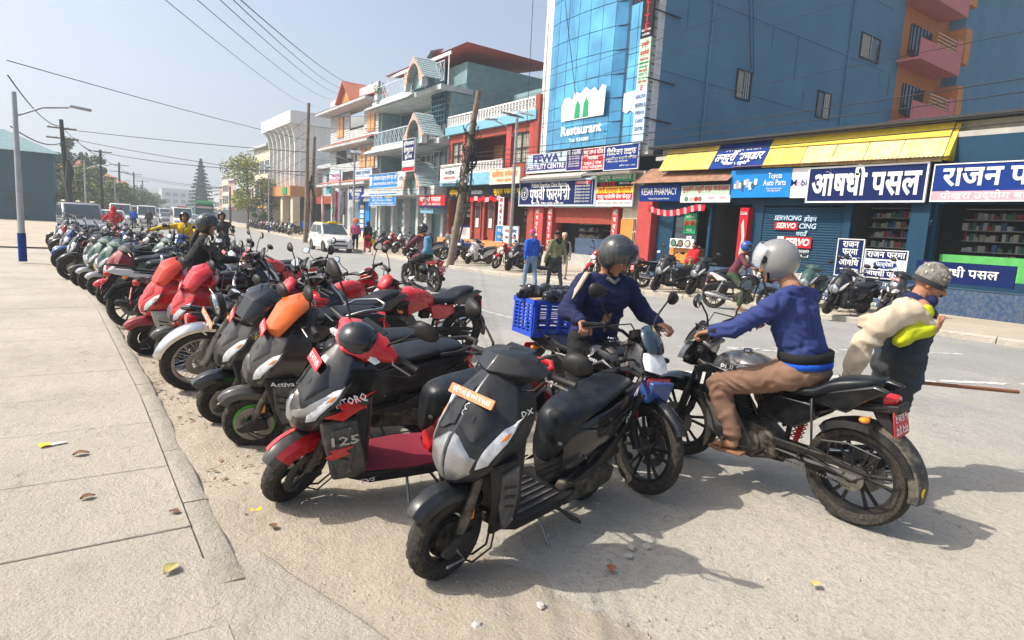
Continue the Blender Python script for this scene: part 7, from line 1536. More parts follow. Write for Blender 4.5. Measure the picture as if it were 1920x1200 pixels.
puls = put(motorcycle('matt grey and black sports motorcycle with split seat and muddy tyre hugger', name='motorcycle', tank=mat('pewter_paint', (.15, .15, .15), .25, metal=.6, coat=.6, dust=.08), panel=GLB, tail_c=GLB, front='cowl', sport=True, seat2=True, steer=8, wr=.31, ww=.125, wb=1.31, group='motorcycles being ridden', pltxt=('म२३प', '५६७२'), stand=False, hb=1.04, prints=[('PULSAR', .06, TXW, .10, .172, .83, 1, .24, 0, R(4)), ('150', .12, TXW, .24, .178, .72, 1, .26, 0, R(6))]), 3.76, 3.02, -87, 1.31, lean=-4)
# ---- riders
CR = CL
def h_black(root, X): helmet(root, X, HM['dark'], 'up')
def h_grey(root, X): h = helmet(root, X, HM['grey'], 'up', mat('clear_visor', (.7, .72, .74), .06, alpha=.35, coat=1., var=0.))
def h_blue(root, X): helmet(root, X, HM['blue'], 'down', SMOKE, True)
def h_blk(root, X): helmet(root, X, HM['black'], 'down', SMOKE, True)
def h_open(root, X): helmet(root, X, HM['black'], None)
J = astride(hx=-.10, hz=.93, cx=-.02, sz=1.30, headp=(.06, .0, 1.50), wx=.27, wz=1.055, wy=.33, kn=(.02, .21, .50), an=(-.02, .25, .10), toe=(.13, .27, .035), elx=.03, elz=1.10, ely=.34)
def h_strap(root, V, X):
    for sd_ in (1, -1):
        s0, e0, w0 = V['sh_l' if sd_ > 0 else 'sh_r'], V['el_l' if sd_ > 0 else 'el_r'], V['wr_l' if sd_ > 0 else 'wr_r']
        if sd_ < 0: MB().tube([s0 + Vector((.02, .03, .075)), s0 + Vector((.05, -.02, .068)), s0.lerp(e0, .35) + Vector((.05, -.045, .02)), s0.lerp(e0, .62) + Vector((.05, -.045, .01))], [.004, .018, .018, .004], 6).build('pale_sleeve_stripe', CL['cream'], root)
    for k in range(3): print_on(root, ['NY', 'SPORT', 'NY'][k], .05, TXW, tuple((V['el_l'].lerp(V['wr_l'], .1 + .2 * k)) + Vector((.05, .0, .035))), 1) if k == 9 else None
    MB().tube([V['neck'] + Vector((.06, -.05, -.03)), V['neck'] + Vector((.085, 0, -.06)), V['neck'] + Vector((.06, .05, -.03))], .014, 6).build('scarf', CL['grey'], root)
p1 = person('man in navy jacket and raised visor black helmet astride the motorcycle with the crate', (0, 0, 0), 0, J, CL['navy'], CL['black'], shoes=BLK, head=(R(28), R(30)), vox=.011, detail=True, hat=h_black, handd=GRIP, wrk=.013, tail=h_strap, body_w=1.08)
ride(p1, hond)
J = astride(hx=-.26, hz=.90, cx=-.17, sz=1.31, headp=(-.04, .0, 1.53), wx=.23, wz=1.095, wy=.34, kn=(.18, .24, .72), an=(.03, .235, .37), toe=(.17, .24, .30), elx=.03, elz=1.13, ely=.33)
p2 = person('man in blue jacket, brown trousers and grey helmet riding the sports motorcycle in sandals', (0, 0, 0), 0, J, CL['navy2'], CL['brown'], shoes=None, sandal=True, head=(R(12), R(12)), vox=.011, detail=True, hat=h_grey, handd=GRIP, wrk=.012, legfat=1.1)
q = MB(); V0 = Vector((-.27, 0, .93))
q.loft([[V0 + Vector((.155 * math.cos(a) - .01, .185 * math.sin(a), z)) for a in [2 * math.pi * i / 20 for i in range(20)]] for z in (-.02, .0, .02)]); q.build('shirt_hem', CL['blue'], p2, ang=180)
q = MB(); q.loft([[V0 + Vector((.158 * math.cos(a) - .005, .19 * math.sin(a), z)) for a in [2 * math.pi * i / 20 for i in range(20)]] for z in (.02, .045, .075)]); q.build('waistband', CL['black'], p2, ang=180)
for s_ in (1, -1): MB().tube([(.13, s_ * .337, 1.105), (.185, s_ * .338, 1.098)], [.046, .042], 12).build('cuff', CL['black'], p2)
ride(p2, puls)
# old man with a sack
J = dict(pel=(.02, 0, .86), chest=(.05, 0, 1.16), neck=(.09, 0, 1.33), head=(.165, 0, 1.43), sh_l=(.09, .17, 1.25), sh_r=(.02, -.18, 1.25), el_l=(.15, .22, 1.0), wr_l=(.25, .19, .77), el_r=(-.19, -.25, 1.05), wr_r=(.04, -.25, 1.14), hip_l=(0, .09, .84), hip_r=(0, -.09, .84), kn_l=(.12, .10, .47), kn_r=(-.02, -.10, .46), an_l=(.10, .10, .09), an_r=(-.2, -.10, .11), toe_l=(.25, .11, .035), toe_r=(-.06, -.11, .035))
def beanie(root, X):
    m = MB(); rings = []
    for t, r_ in ((-.012, .101), (.02, .104), (.06, .100), (.10, .080), (.125, .045), (.135, .01)): rings.append([X @ Vector((-.012 + r_ * 1.05 * math.cos(a), r_ * .86 * math.sin(a) * (1 + .015 * math.sin(a * 16)), t + .02)) for a in [2 * math.pi * i / 48 for i in range(48)]])
    h = m.loft(rings).build('beanie', mat('knit_grey', (.20, .19, .17), .95, var=.5, scale=28, bump=.6, bscale=260), root, ang=180)
    m = MB(); rs = random.Random(3)
    for k in range(26):
        a, t = rs.uniform(0, 6.28), rs.choice((.045, .07, .095)); r_ = {.045: .1035, .07: .099, .095: .086}[t]
        m.box((0, 0, 0), (.004, .014, .016), T=X @ Matrix.Translation((-.012 + r_ * 1.05 * math.cos(a), r_ * .87 * math.sin(a), t + .02)) @ Matrix.Rotation(a, 4, 'Z'))
    o = m.build('knit_motif', mat('knit_cream', (.42, .40, .30), .95), h, smooth=False)
    MB().lathe([(.098, -.02), (.107, -.018), (.109, .01), (.100, .014)], 40, axis='Z', T=X @ Matrix.Translation((-.012, 0, .01)) @ Matrix.Scale(1.05, 4, (1, 0, 0)) @ Matrix.Scale(.87, 4, (0, 1, 0)), closed=True).build('cuff', CL['charcoal'], h, ang=50)
def scarf(root, V, X):
    n = V['neck']; pts = [n + Vector((.075 * math.cos(a) + .01, .08 * math.sin(a), -.02 + .02 * math.cos(a * 2))) for a in [2 * math.pi * i / 16 for i in range(16)]]
    MB().tube(pts, .038, 10, closed=True).build('scarf', CL['navy'], root, ang=180)
    m = MB(); 
oldm = person('old man in grey patterned beanie and dark vest over lime sleeves carrying a sack', (4.80, 2.0, .02), math.atan2(-.50, .86), J, (CL['vest'], CL['lime']), CL['charcoal'], shoes=BLK, head=(R(-38), R(22)), vox=.011, detail=True, hat=beanie, tail=scarf, mous=True, wrk=.010, coat=.12, body_w=1.1,
    handd={'l': ((.1, 0, -1), (0, -1, .1), (1, 0, 0), 1.1), 'r': ((.75, .25, .45), (-.2, .9, -.2), (.2, 0, .9), 1.0)})
sk = empty('cloth_sack', oldm.location, 0, 'large cream cloth bundle slung over the old man shoulder', 'sack'); sk.rotation_euler = oldm.rotation_euler
pr_s = [('c', (.07, -.20, 1.15), (-.08, -.18, 1.24), .045, .07), ('c', (-.08, -.18, 1.235), (-.26, -.19, 1.18), .075, .08), ('c', (-.26, -.19, 1.17), (-.39, -.20, 1.03), .085, .078), ('c', (-.39, -.20, 1.03), (-.46, -.21, .88), .078, .06), ('c', (-.46, -.21, .88), (-.48, -.21, .77), .06, .042), ('c', (-.05, -.09, 1.24), (-.28, -.06, 1.14), .065, .075), ('c', (.05, -.06, 1.27), (-.1, -.08, 1.27), .04, .06)]
link(blob(pr_s, .010, 3, .020, 4, .13), 'bundle', mat('cream_sackcloth', (.56, .47, .34), .95, var=.18, scale=6, bump=.8, bscale=260), sk)
q = MB(); rs = random.Random(6)
for k in range(60):
    a = Vector((-.47 + rs.gauss(0, .035), -.21 + rs.gauss(0, .035), .77 + rs.uniform(-.03, .05))); q.tube([a, a + Vector((rs.gauss(0, .02), rs.gauss(0, .02), -.05)), a + Vector((rs.gauss(0, .03), rs.gauss(0, .03), -.08))], .003, 4)
q.build('frayed_end', mat('frayed_thread', (.36, .27, .17), .95), sk)
st_ = MB().tube([(.02, .19, .70), (.25, .187, .675), (1.15, .17, .63)], [.013, .014, .015], 8).build('walking_stick', mat('stick_wood', (.22, .09, .04), .6), ang=60); st_.location = oldm.location; st_.rotation_euler = oldm.rotation_euler; tag(st_, 'brown wooden stick held level in the old man hand', 'stick')
# crate with bag on the rack of the Honda
crt = empty('blue_crate', hond.location, 0, 'blue slatted plastic crate strapped on the rear rack behind the navy jacket man', 'crate'); crt.rotation_euler = hond.rotation_euler
CRB = mat('blue_crate_plastic', (.015, .07, .50), .4, dust=.12, scale=6); cx0, cw, cd, cz, ch = -.78, .48, .34, .80, .30
m = MB(); m.box((cx0, 0, cz + .01), (cd, cw, .02)); m.build('base', CRB, crt, bevel=.004)
for sx, sy in ((1, 0), (-1, 0), (0, 1), (0, -1)):
    wd = cw if sx else cd; X = Matrix.Translation((cx0 + sx * cd / 2, sy * cw / 2, cz)) @ Matrix.Rotation(0 if sx else math.pi / 2, 4, 'Z'); m = MB()
    m.box((0, 0, ch - .02), (.022, wd + .02, .04), T=X); m.box((0, 0, .02), (.014, wd, .04), T=X)
    for i in range(5): m.box((0, -wd / 2 + .02 + (wd - .04) * i / 4, ch / 2), (.016, .03 if i in (0, 4) else .02, ch - .08), T=X)
    for k in range(7): m.box((0, 0, .06 + k * .03), (.010, wd - .04, .010), T=X)
    m.build('side_panel', CRB, crt, smooth=False)
for y in (-.14, .14): MB().tube([(-.50, y, .82), (-.70, y, .82), (-1.0, y, .82)], .01, 6).build('carrier_bar', BLK, hond)
bg_ = empty('black_plastic_bag', hond.location, 0, 'crumpled black plastic bag lying over the blue crate', 'bag'); bg_.rotation_euler = hond.rotation_euler
link(blob([('c', (cx0 - .05, -.18, 1.13), (cx0 + .05, .20, 1.15), .07, .06), ('c', (cx0, -.28, 1.13), (cx0 - .02, -.05, 1.17), .03, .05), ('c', (cx0 + .12, .12, 1.14), (cx0 + .15, -.1, 1.13), .05, .05)], .010, 2, .022, 8, .06), 'crumpled_sheet', mat('black_polythene', (.02, .02, .022), .22, coat=.5, var=.3), bg_)
bx_ = MB().box((cx0 - .02, -.10, 1.095), (.20, .26, .05), rot=(.1, .1, .2)).build('carton', mat('brown_card', (.42, .25, .12), .8), bevel=.006); bx_.location = hond.location; bx_.rotation_euler = hond.rotation_euler; tag(bx_, 'brown cardboard pack lying under the black bag in the crate', 'carton')
# ---- woman in black among the parked machines
wb_ = put(motorcycle('dark motorcycle pointing at the road, held by the woman in the dark helmet', front='cowl', panel=GLB, wr=.30, steer=0, group='motorcycles being ridden', stand=False), 2.12, 8.75, 180, 1.31, lean=-3)
J = astride(hx=-.30, hz=.92, cx=-.20, sz=1.27, headp=(-.14, 0, 1.48), wx=.22, wz=1.06, wy=.32, kn=(-.05, .22, .52), an=(-.12, .24, .10), toe=(.02, .25, .035), elz=1.06, elx=-.02)
def pony(root, V, X): link(blob([('c', X @ Vector((-.08, 0, -.06)), X @ Vector((-.13, 0, -.22)), .04, .045), ('c', X @ Vector((-.13, 0, -.22)), X @ Vector((-.14, 0, -.42)), .045, .02)], .01, 2, .006, 3, .03), 'ponytail', HAIR, root)
pw = ride(person('woman in black jacket and dark helmet sitting among the parked machines', (0, 0, 0), 0, J, CL['black'], CL['black'], shoes=BLK, head=(R(-18), R(6)), vox=.014, detail=True, hat=h_black, skin=SKL, tail=pony, handd=GRIP, wrk=.008), wb_)
# ---- rider in the road with backpack
rb_ = put(motorcycle('black and maroon motorcycle driving away down the road', tail_c=BRP, tank=BRP, muffler=BLK, lo=True, tread=0, group='motorcycles being ridden', pltxt=('ग १०', '४४५'), pl=PLR, stand=False), 7.10, 15.1, -85, 1.35, lean=0)
J = astride(headp=(-.03, 0, 1.55))
def backpack(root, V, X):
    link(blob([('c', (-.28, 0, 1.02), (-.27, 0, 1.30), .12, .10), ('c', (-.29, .06, 1.0), (-.29, -.06, 1.0), .10, .10)], .016, 3, .006, 2), 'backpack', mat('backpack_blue', (.10, .26, .36), .8, var=.5, scale=9), root)
    for s_ in (1, -1): MB().tube([(-.22, s_ * .10, 1.38), (-.08, s_ * .14, 1.42), (.02, s_ * .14, 1.30), (-.1, s_ * .17, 1.08)], .016, 6).build('shoulder_strap', CL['orange'] if s_ > 0 else CL['grey'], root)
ride(person('rider in dark shirt and black helmet with a blue patterned backpack, seen from behind', (0, 0, 0), 0, J, CL['maroon'], CL['black'], shoes=WHP, vox=.018, hat=h_blk, tail=backpack, handd=GRIP), rb_)
# ---- walkers
def capw(root, X): link(blob([('e', tuple(X @ Vector((-.01, 0, .045))), (.108, .088, .075)), ('c', tuple(X @ Vector((.07, 0, .05))), tuple(X @ Vector((.14, 0, .035))), .02, .012)], .010, 2), 'cap', CL['black'], root)
def topi(root, X):
    MB().lathe([(.088, .0), (.092, .03), (.082, .10), (.05, .115), (0, .118)], 24, axis='Z', T=X @ Matrix.Translation((-.01, 0, .04))).build('topi_cap', CL['pink'] if X.translation.z > 1.55 else CL['cream'], root, ang=180)
def hood(root, V, X): link(blob([('c', V['neck'] + Vector((-.07, .07, .0)), V['neck'] + Vector((-.11, 0, -.06)), .045, .06), ('c', V['neck'] + Vector((-.07, -.07, .0)), V['neck'] + Vector((-.11, 0, -.06)), .045, .06)], .012, 3, .006), 'hood', root.get('_h') and CL[root['_h']] or CL['blue'], root)
WA = math.atan2(1, .02)
person('walking man in bright blue hooded jacket, light jeans and pink cap', (10.9, 14.75, .0), WA, standing(1.70, .16, .10), CL['blue'], CL['jeans'], shoes=CL['charcoal'], vox=.018, hat=topi, tail=hood, body_w=1.06)
def hood2(root, V, X): link(blob([('c', V['neck'] + Vector((-.07, .07, .0)), V['neck'] + Vector((-.11, 0, -.06)), .045, .06), ('c', V['neck'] + Vector((-.07, -.07, .0)), V['neck'] + Vector((-.11, 0, -.06)), .045, .06)], .012, 3, .006), 'hood', CL['black'], root)
person('walking man in olive sweater and dark trousers with black cap, seen from behind', (11.55, 14.4, .0), WA, standing(1.74, .20, -.12), CL['olive'], CL['charcoal'], shoes=WHP, vox=.018, hat=capw, tail=hood2, body_w=1.1)
person('elderly man in black waistcoat, pale trousers and cream cap', (13.3, 16.2, .14), WA + 2.6, standing(1.52, .12, .06), (CL['black'], CL['white']), CL['cream'], shoes=BLK, vox=.018, hat=topi)
# ---- rider with the blue helmet across the road
fb = put(motorcycle('black and white motorcycle with silver muffler facing right on the far roadside', sport=False, seat2=True, tail_c=WHP, panel=GLB, tank=GLB, front='cowl', lo=True, tread=0, muffler=SIL, group='motorcycles being ridden', stand=False, windscreen=WHP), 13.75, 8.75, 118, 1.31, lean=-3)
J = astride(hx=-.24, hz=.90, headp=(-.02, 0, 1.57)); J.update(an_r=(-.02, -.27, .12), kn_r=(.06, -.24, .52), toe_r=(.12, -.28, .04))
p = ride(person('rider in plum checked shirt, green trousers and glossy blue helmet across the road', (0, 0, 0), 0, J, CL['maroon'], CL['green'], shoes=None, sandal=True, vox=.016, hat=h_blue, handd=GRIP, sleeves=.4), fb)
link(blob([('c', (.0, .0, 1.30), (-.12, .0, 1.0), .085, .10)], .016, 3), 'shirt_front', CL['white'], p)
# ---- rider in yellow
yb = put(scooter('blue scooter ridden by the person in yellow', body=BLP, lower=BLK, fender=BLP, head=BLP, side_=BLP, lo=True, tread=0, group='motorcycles being ridden', stand=False, pl_mt=0), 1.9, 17.2, 68, lean=0)
J = astride(hx=-.30, hz=.86, cx=-.2, sz=1.28, headp=(-.14, 0, 1.50), kn=(.1, .16, .62), an=(.06, .16, .33), toe=(.2, .16, .29)); J.update(el_r=(.0, -.5, 1.22), wr_r=(.12, -.72, 1.14))
ride(person('rider in a yellow jacket and blue jeans reaching out one arm', (0, 0, 0), 0, J, CL['yellow'], CL['jeans'], shoes=BLK, vox=.018, hat=h_open, body_w=1.1), yb)
yb2 = put(motorcycle('dark motorcycle driving just behind the yellow rider', lo=True, tread=0, group='motorcycles being ridden', stand=False), 3.4, 20.5, 72, 1.3, lean=0)
ride(person('rider in brown coat and black helmet behind the yellow rider', (0, 0, 0), 0, astride(), CL['charcoal'], CL['black'], shoes=BLK, vox=.02, hat=h_open, handd=GRIP), yb2)
rb2 = put(motorcycle('motorcycle under the red hooded rider far up the road', lo=True, tread=0, group='motorcycles being ridden', stand=False, tank=REDP), 1.05, 32.5, -80, 1.3, lean=0)
def rhood(root, X): link(blob([('e', tuple(X @ Vector((-.02, 0, .02))), (.13, .12, .15)), ('c', tuple(X @ Vector((-.05, 0, -.05))), tuple(X @ Vector((-.08, 0, -.16))), .10, .13)], .02, 2), 'hood', CL['red'], root)
ride(person('person in red hooded cloak riding away near the white vans', (0, 0, 0), 0, astride(), CL['red'], CL['red'], shoes=BLK, vox=.022, hat=rhood, body_w=1.15, handd=GRIP), rb2)
# ---- people on the far side
J = standing(1.55, 0); 
def sit(y=0): return dict(pel=(0, 0, .12), chest=(.04, 0, .42), neck=(.07, 0, .60), head=(.11, 0, .73), sh_l=(.05, .17, .54), sh_r=(.05, -.17, .54), el_l=(.16, .22, .32), el_r=(.16, -.22, .32), wr_l=(.32, .10, .28), wr_r=(.32, -.10, .28), hip_l=(0, .09, .10), hip_r=(0, -.09, .10), kn_l=(.40, .12, .18), kn_r=(.40, -.12, .18), an_l=(.42, .12, -.26), an_r=(.42, -.12, -.26), toe_l=(.56, .12, -.32), toe_r=(.56, -.12, -.32))
def shawl(root, V, X):
    link(blob([('c', V['neck'] + Vector((-.02, 0, .0)), V['chest'], .09, .18), ('c', V['chest'] + Vector((.05, .1, 0)), V['pel'] + Vector((.2, .1, .08)), .14, .16), ('c', V['chest'] + Vector((.05, -.1, 0)), V['pel'] + Vector((.2, -.1, .08)), .14, .16), ('c', V['pel'] + Vector((.2, 0, .08)), V['pel'] + Vector((.4, 0, .0)), .17, .12)], .018, 3, .016, 2, .12), 'shawl', CL['red'], root)
person('woman wrapped in a red shawl sitting on the shop plinth', (19.45, 15.72, .76), math.pi, sit(), CL['red'], CL['olive'], shoes=None, vox=.02, tail=shawl)
person('man in grey jacket sitting on the step left of the lamp post', (18.9, 34.3, .65), math.pi + .5, sit(), CL['grey'], CL['charcoal'], shoes=BLK, vox=.022)
def basket(root, X): link(blob([('e', tuple(X @ Vector((-.12, 0, .1))), (.16, .18, .16))], .02, 2, .02, 3), 'head_load', CL['orange'], root)
person('woman in pink with an orange load on her head beside the taxi', (12.35, 33.0, .12), WA + 2.8, standing(1.6, .1), CL['pink'], CL['black'], shoes=BLK, vox=.024, hat=basket)
def scarfh(root, X): link(blob([('e', tuple(X @ Vector((-.02, 0, .03))), (.12, .10, .12)), ('c', tuple(X @ Vector((-.05, 0, 0))), tuple(X @ Vector((-.08, 0, -.2))), .09, .09)], .02, 2), 'headscarf', CL['navy'], root)
person('woman in dark coat and red trousers standing on the kerb by the taxi', (12.1, 30.6, .12), WA + .3, standing(1.58, .12), CL['black'], CL['red'], shoes=BLK, vox=.024, hat=scarfh, coat=.2)
for (x, y, lab, a, b_) in ((2.6, 58, 'man in white shirt standing by the white vans', 'white', 'black'), (3.5, 58.5, 'man in blue shirt beside the white shirted man', 'blue', 'navy'), (4.6, 59, 'person in dark clothes at the front of the van', 'charcoal', 'black'), (15.2, 52, 'person in blue standing outside the shop by the twin poles', 'blue', 'blue'), (17, 50, 'person in pink top on the pavement by the twin poles', 'pink', 'charcoal')):
    person(lab, (x, y, .05), WA + (.3 if a == 'white' else 2.9), standing(1.68, .1), CL[a], CL[b_], shoes=BLK, vox=.03, hands=False)

# ---- rows of parked machines: a few kinds, copied with their parts
NEAR = 'scooters and motorcycles parked along the near kerb'; FARG = 'scooters and motorcycles parked on the far pavement'
kinds = dict(
 s1=scooter('x', lo=True, tread=0, body=REDP, lower=BLK, fender=GLB, head=REDP, side_=REDP, pl_mt=0, steer=8), s2=scooter('x', lo=True, tread=0, body=GRF, lower=GRF, fender=GRF, head=GLB, side_=GRF, style='round', steer=15, plate_='बा २५ प १', pl_mt=PLR),
 s3=scooter('x', lo=True, tread=0, body=GLB, lower=YLP, fender=SIL, head=GLB, side_=GLB, steer=0, pl_mt=0), m1=motorcycle('x', lo=True, tread=0, steer=20), m2=motorcycle('x', lo=True, tread=0, steer=10, front='round', tank=BLP, muffler=CHR), m3=motorcycle('x', lo=True, tread=0, steer=14, tank=REDP, panel=REDP, seat2=True, sport=True))
KIDS.update({o.name: [] for o in SC.objects})
for o in SC.objects:
    if o.parent is not None: KIDS[o.parent.name].append(o)
used = set()
rp = random.Random(17)
COLS = dict(red=REDP, black=GLB, grey=GRF, silver=SIL, white=WHP, blue=BLP, green=GRNP, maroon=BRP, yellow=YLP, orange=ORP)
MAIN = dict(s1=REDP, s2=GRF, s3=GLB, m1=GLB, m2=BLP, m3=REDP)
def park(kind, colour, x, y, ang, lab, group, lean=-11, z=.01):
    src = kinds[kind]; 
    if kind not in used: used.add(kind); o = src; sw = {MAIN[kind].name: COLS[colour]}; tree = [o]; 
    if kind in used and src.get('label') != 'x': o = copy_tree(src, None, {MAIN[kind].name: COLS[colour]})
    else:
        o = src
        if MAIN[kind] is not COLS[colour]:
            st_ = [o]
            while st_:
                c_ = st_.pop()
                for ch in KIDS.get(c_.name, []): st_.append(ch)
                if c_.type == 'MESH':
                    for sl in c_.material_slots:
                        if sl.material is MAIN[kind]: sl.link = 'OBJECT'; sl.material = COLS[colour]
    o['label'] = lab; o['group'] = group
    put(o, x, y, ang + rp.uniform(-5, 5), 1.3 if kind[0] == 'm' else 1.24, z, lean + rp.uniform(-1.5, 1.5)); return o
KN = dict(s='scooter', m='motorcycle')
def row(items, group, side):
    for k, (kd, colr, x, y, ang, desc) in enumerate(items): park(kd, colr, x, y, ang, desc, group, z=.01 if side == 'near' else .145)
row([
 ('m2', 'black', .95, 11.1, -4, 'black round-lamp motorcycle between the reversed machine and the dark red scooter'),
 ('s3', 'green', .26, 13.6, -6, 'dark green scooter with yellow leg shield past the dark red scooter'),
 ('s3', 'yellow', .12, 14.6, -4, 'black and yellow scooter whose yellow panel shows at its nose'),
 ('s2', 'grey', .0, 15.3, -8, 'plain graphite scooter with rounded nose standing out on the pavement edge'),
 ('m1', 'black', -.15, 16.6, -5, 'black motorcycle with a large front wheel at the pavement edge'),
 ('s1', 'black', -.2, 18.0, -6, 'black scooter behind the large front wheel'),
 ('m1', 'blue', -.35, 19.3, 0, 'blue motorcycle near the left edge of the photo'),
 ('s1', 'red', -.4, 20.8, -6, 'red scooter deep in the row at the left edge'),
 ('s2', 'silver', -.45, 22.2, -6, 'silver scooter beyond the red one at the left edge'),
 ('m3', 'red', -.5, 23.6, -6, 'red sports machine deep in the row at the left'),
 ('m1', 'black', -.6, 25.2, -4, 'black motorcycle third from the far end of the kerb row'),
 ('s1', 'white', -.7, 27, -4, 'white scooter second from the far end of the kerb row'),
 ('m2', 'black', -.8, 29, -4, 'last black motorcycle of the kerb row'),
], NEAR, 'near')
row([
 ('m3', 'red', 2.75, 6.9, 4, 'red and black sports motorcycle with a silver tank flash behind the first row'),
 ('s1', 'red', 3.35, 9.25, 190, 'red scooter pointing at the road with tall mirrors, above the woman in black'),
 ('m1', 'red', 3.3, 7.6, 200, 'red motorcycle whose handlebar stands out against the road'),
 ('s1', 'red', 2.6, 10.5, 190, 'red scooter in the second row left of the woman'),
 ('m1', 'red', 2.25, 11.8, 4, 'red motorcycle in the second row behind the dark red scooter'),
 ('s2', 'silver', 2.2, 13.2, 0, 'silver scooter in the second row near the yellow rider'),
 ('m1', 'black', 2.0, 14.6, 186, 'black motorcycle pointing at the road before the yellow rider'),
 ('s3', 'blue', 1.3, 15.8, 0, 'blue scooter in the second row left of the yellow rider'),
 ('s1', 'white', 1.2, 18.2, 0, 'white scooter in the second row beyond the yellow rider'),
 ('m2', 'green', 1.1, 19.8, 5, 'green motorcycle in the second row'), ('m1', 'black', 1.0, 21.6, 0, 'black motorcycle in the second row, fourth from its far end'),
 ('s2', 'blue', .9, 23.4, 0, 'blue scooter in the second row, third from its far end'), ('m1', 'maroon', .8, 25.4, 0, 'maroon motorcycle in the second row, second from its far end'), ('s1', 'red', .6, 27.6, 0, 'last red scooter of the second row'),
], NEAR, 'near')
# the red machine whose seat and tail stand out to the road, behind the first scooters
park('m3', 'red', 1.55, 6.55, 8, 'red striped sports motorcycle whose black seat and tail rise over the front row', NEAR)
park('s1', 'red', 2.35, 6.35, 186, 'red scooter pointing at the road behind the silver scooter', NEAR)
row([
 ('m1', 'black', 15.4, 13.0, 170, 'black motorcycle parked in front of the pink pillar'), ('s1', 'white', 13.85, 12.55, -4, 'white tailed scooter with red rear lamp, left of the pair by the blue plinth'), ('s1', 'red', 14.1, 11.45, -4, 'red lamped scooter, right of the pair by the blue plinth'),
 ('m1', 'black', 13.6, 14.3, 10, 'black motorcycle with its rear wheel at the kerb before the pharmacy'), ('m1', 'red', 13.7, 15.4, 8, 'dark motorcycle next to the elderly man'),
 ('s3', 'white', 15.4, 9.0, 12, 'white and red scooter left of the silver helmet'), ('s1', 'red', 14.3, 7.6, -6, 'dark scooter with large red tail lamp right of the silver helmet'), ('s2', 'grey', 15.6, 7.0, -10, 'grey scooter at the foot of the blue steps'), ('m1', 'white', 15.6, 8.0, 8, 'pale tanked motorcycle in front of the shutter'),
 ('s1', 'silver', 13.2, 19.3, 6, 'silver scooter at the foot of the lamp post'), ('s1', 'red', 13.4, 18.2, 4, 'red scooter left of the blue jacketed walker'), ('m1', 'red', 13.2, 20.1, 6, 'dark red motorcycle just right of the leaning pole'),
 ('s2', 'white', 13.4, 22.6, 10, 'white scooter seen side on beyond the leaning pole'), ('m1', 'blue', 13.4, 23.8, 14, 'blue motorcycle beyond the leaning pole'), ('m2', 'black', 13.5, 25.0, 10, 'black motorcycle left of the leaning pole'),
 ('s2', 'silver', 13.3, 27.4, 8, 'silver scooter under the dental house'), ('s1', 'white', 13.3, 28.6, 6, 'white scooter under the dental house'), ('m1', 'silver', 13.3, 29.8, 8, 'silver motorcycle under the dental house'), ('m1', 'red', 13.3, 31.0, 6, 'red motorcycle under the dental house, nearest the two women'), ('s1', 'black', 13.4, 32.6, 4, 'black scooter nearest the two women'), ('s3', 'yellow', 13.9, 35.0, 0, 'yellow scooter behind the two women'),
 ('m1', 'black', 14.6, 46.0, 80, 'black motorcycle seen side on right of the twin poles'), ('s1', 'red', 14.9, 44, 60, 'red scooter beside the taxi'), ('m1', 'black', 15.0, 49, 90, 'black motorcycle left of the twin poles'), ('m2', 'black', 15.3, 52, 80, 'second black motorcycle left of the twin poles'), ('s3', 'orange', 14.9, 56, 70, 'orange scooter on the far pavement left of the twin poles'),
] + [(['m1', 's2', 's1', 'm2'][k % 4], ['black', 'grey', 'red', 'blue', 'silver', 'maroon'][k % 6], lerp(KERB_R, 60 + k * 2.2) + .7, 60 + k * 2.2, 10, '%s machine %s in the far pavement row beyond the orange scooter' % (['black', 'grey', 'red', 'blue', 'silver', 'maroon'][k % 6], ['first', 'second', 'third', 'fourth', 'fifth', 'sixth', 'seventh', 'eighth', 'ninth', 'tenth', 'eleventh', 'twelfth', 'thirteenth', 'fourteenth'][k])) for k in range(14)], FARG, 'far')
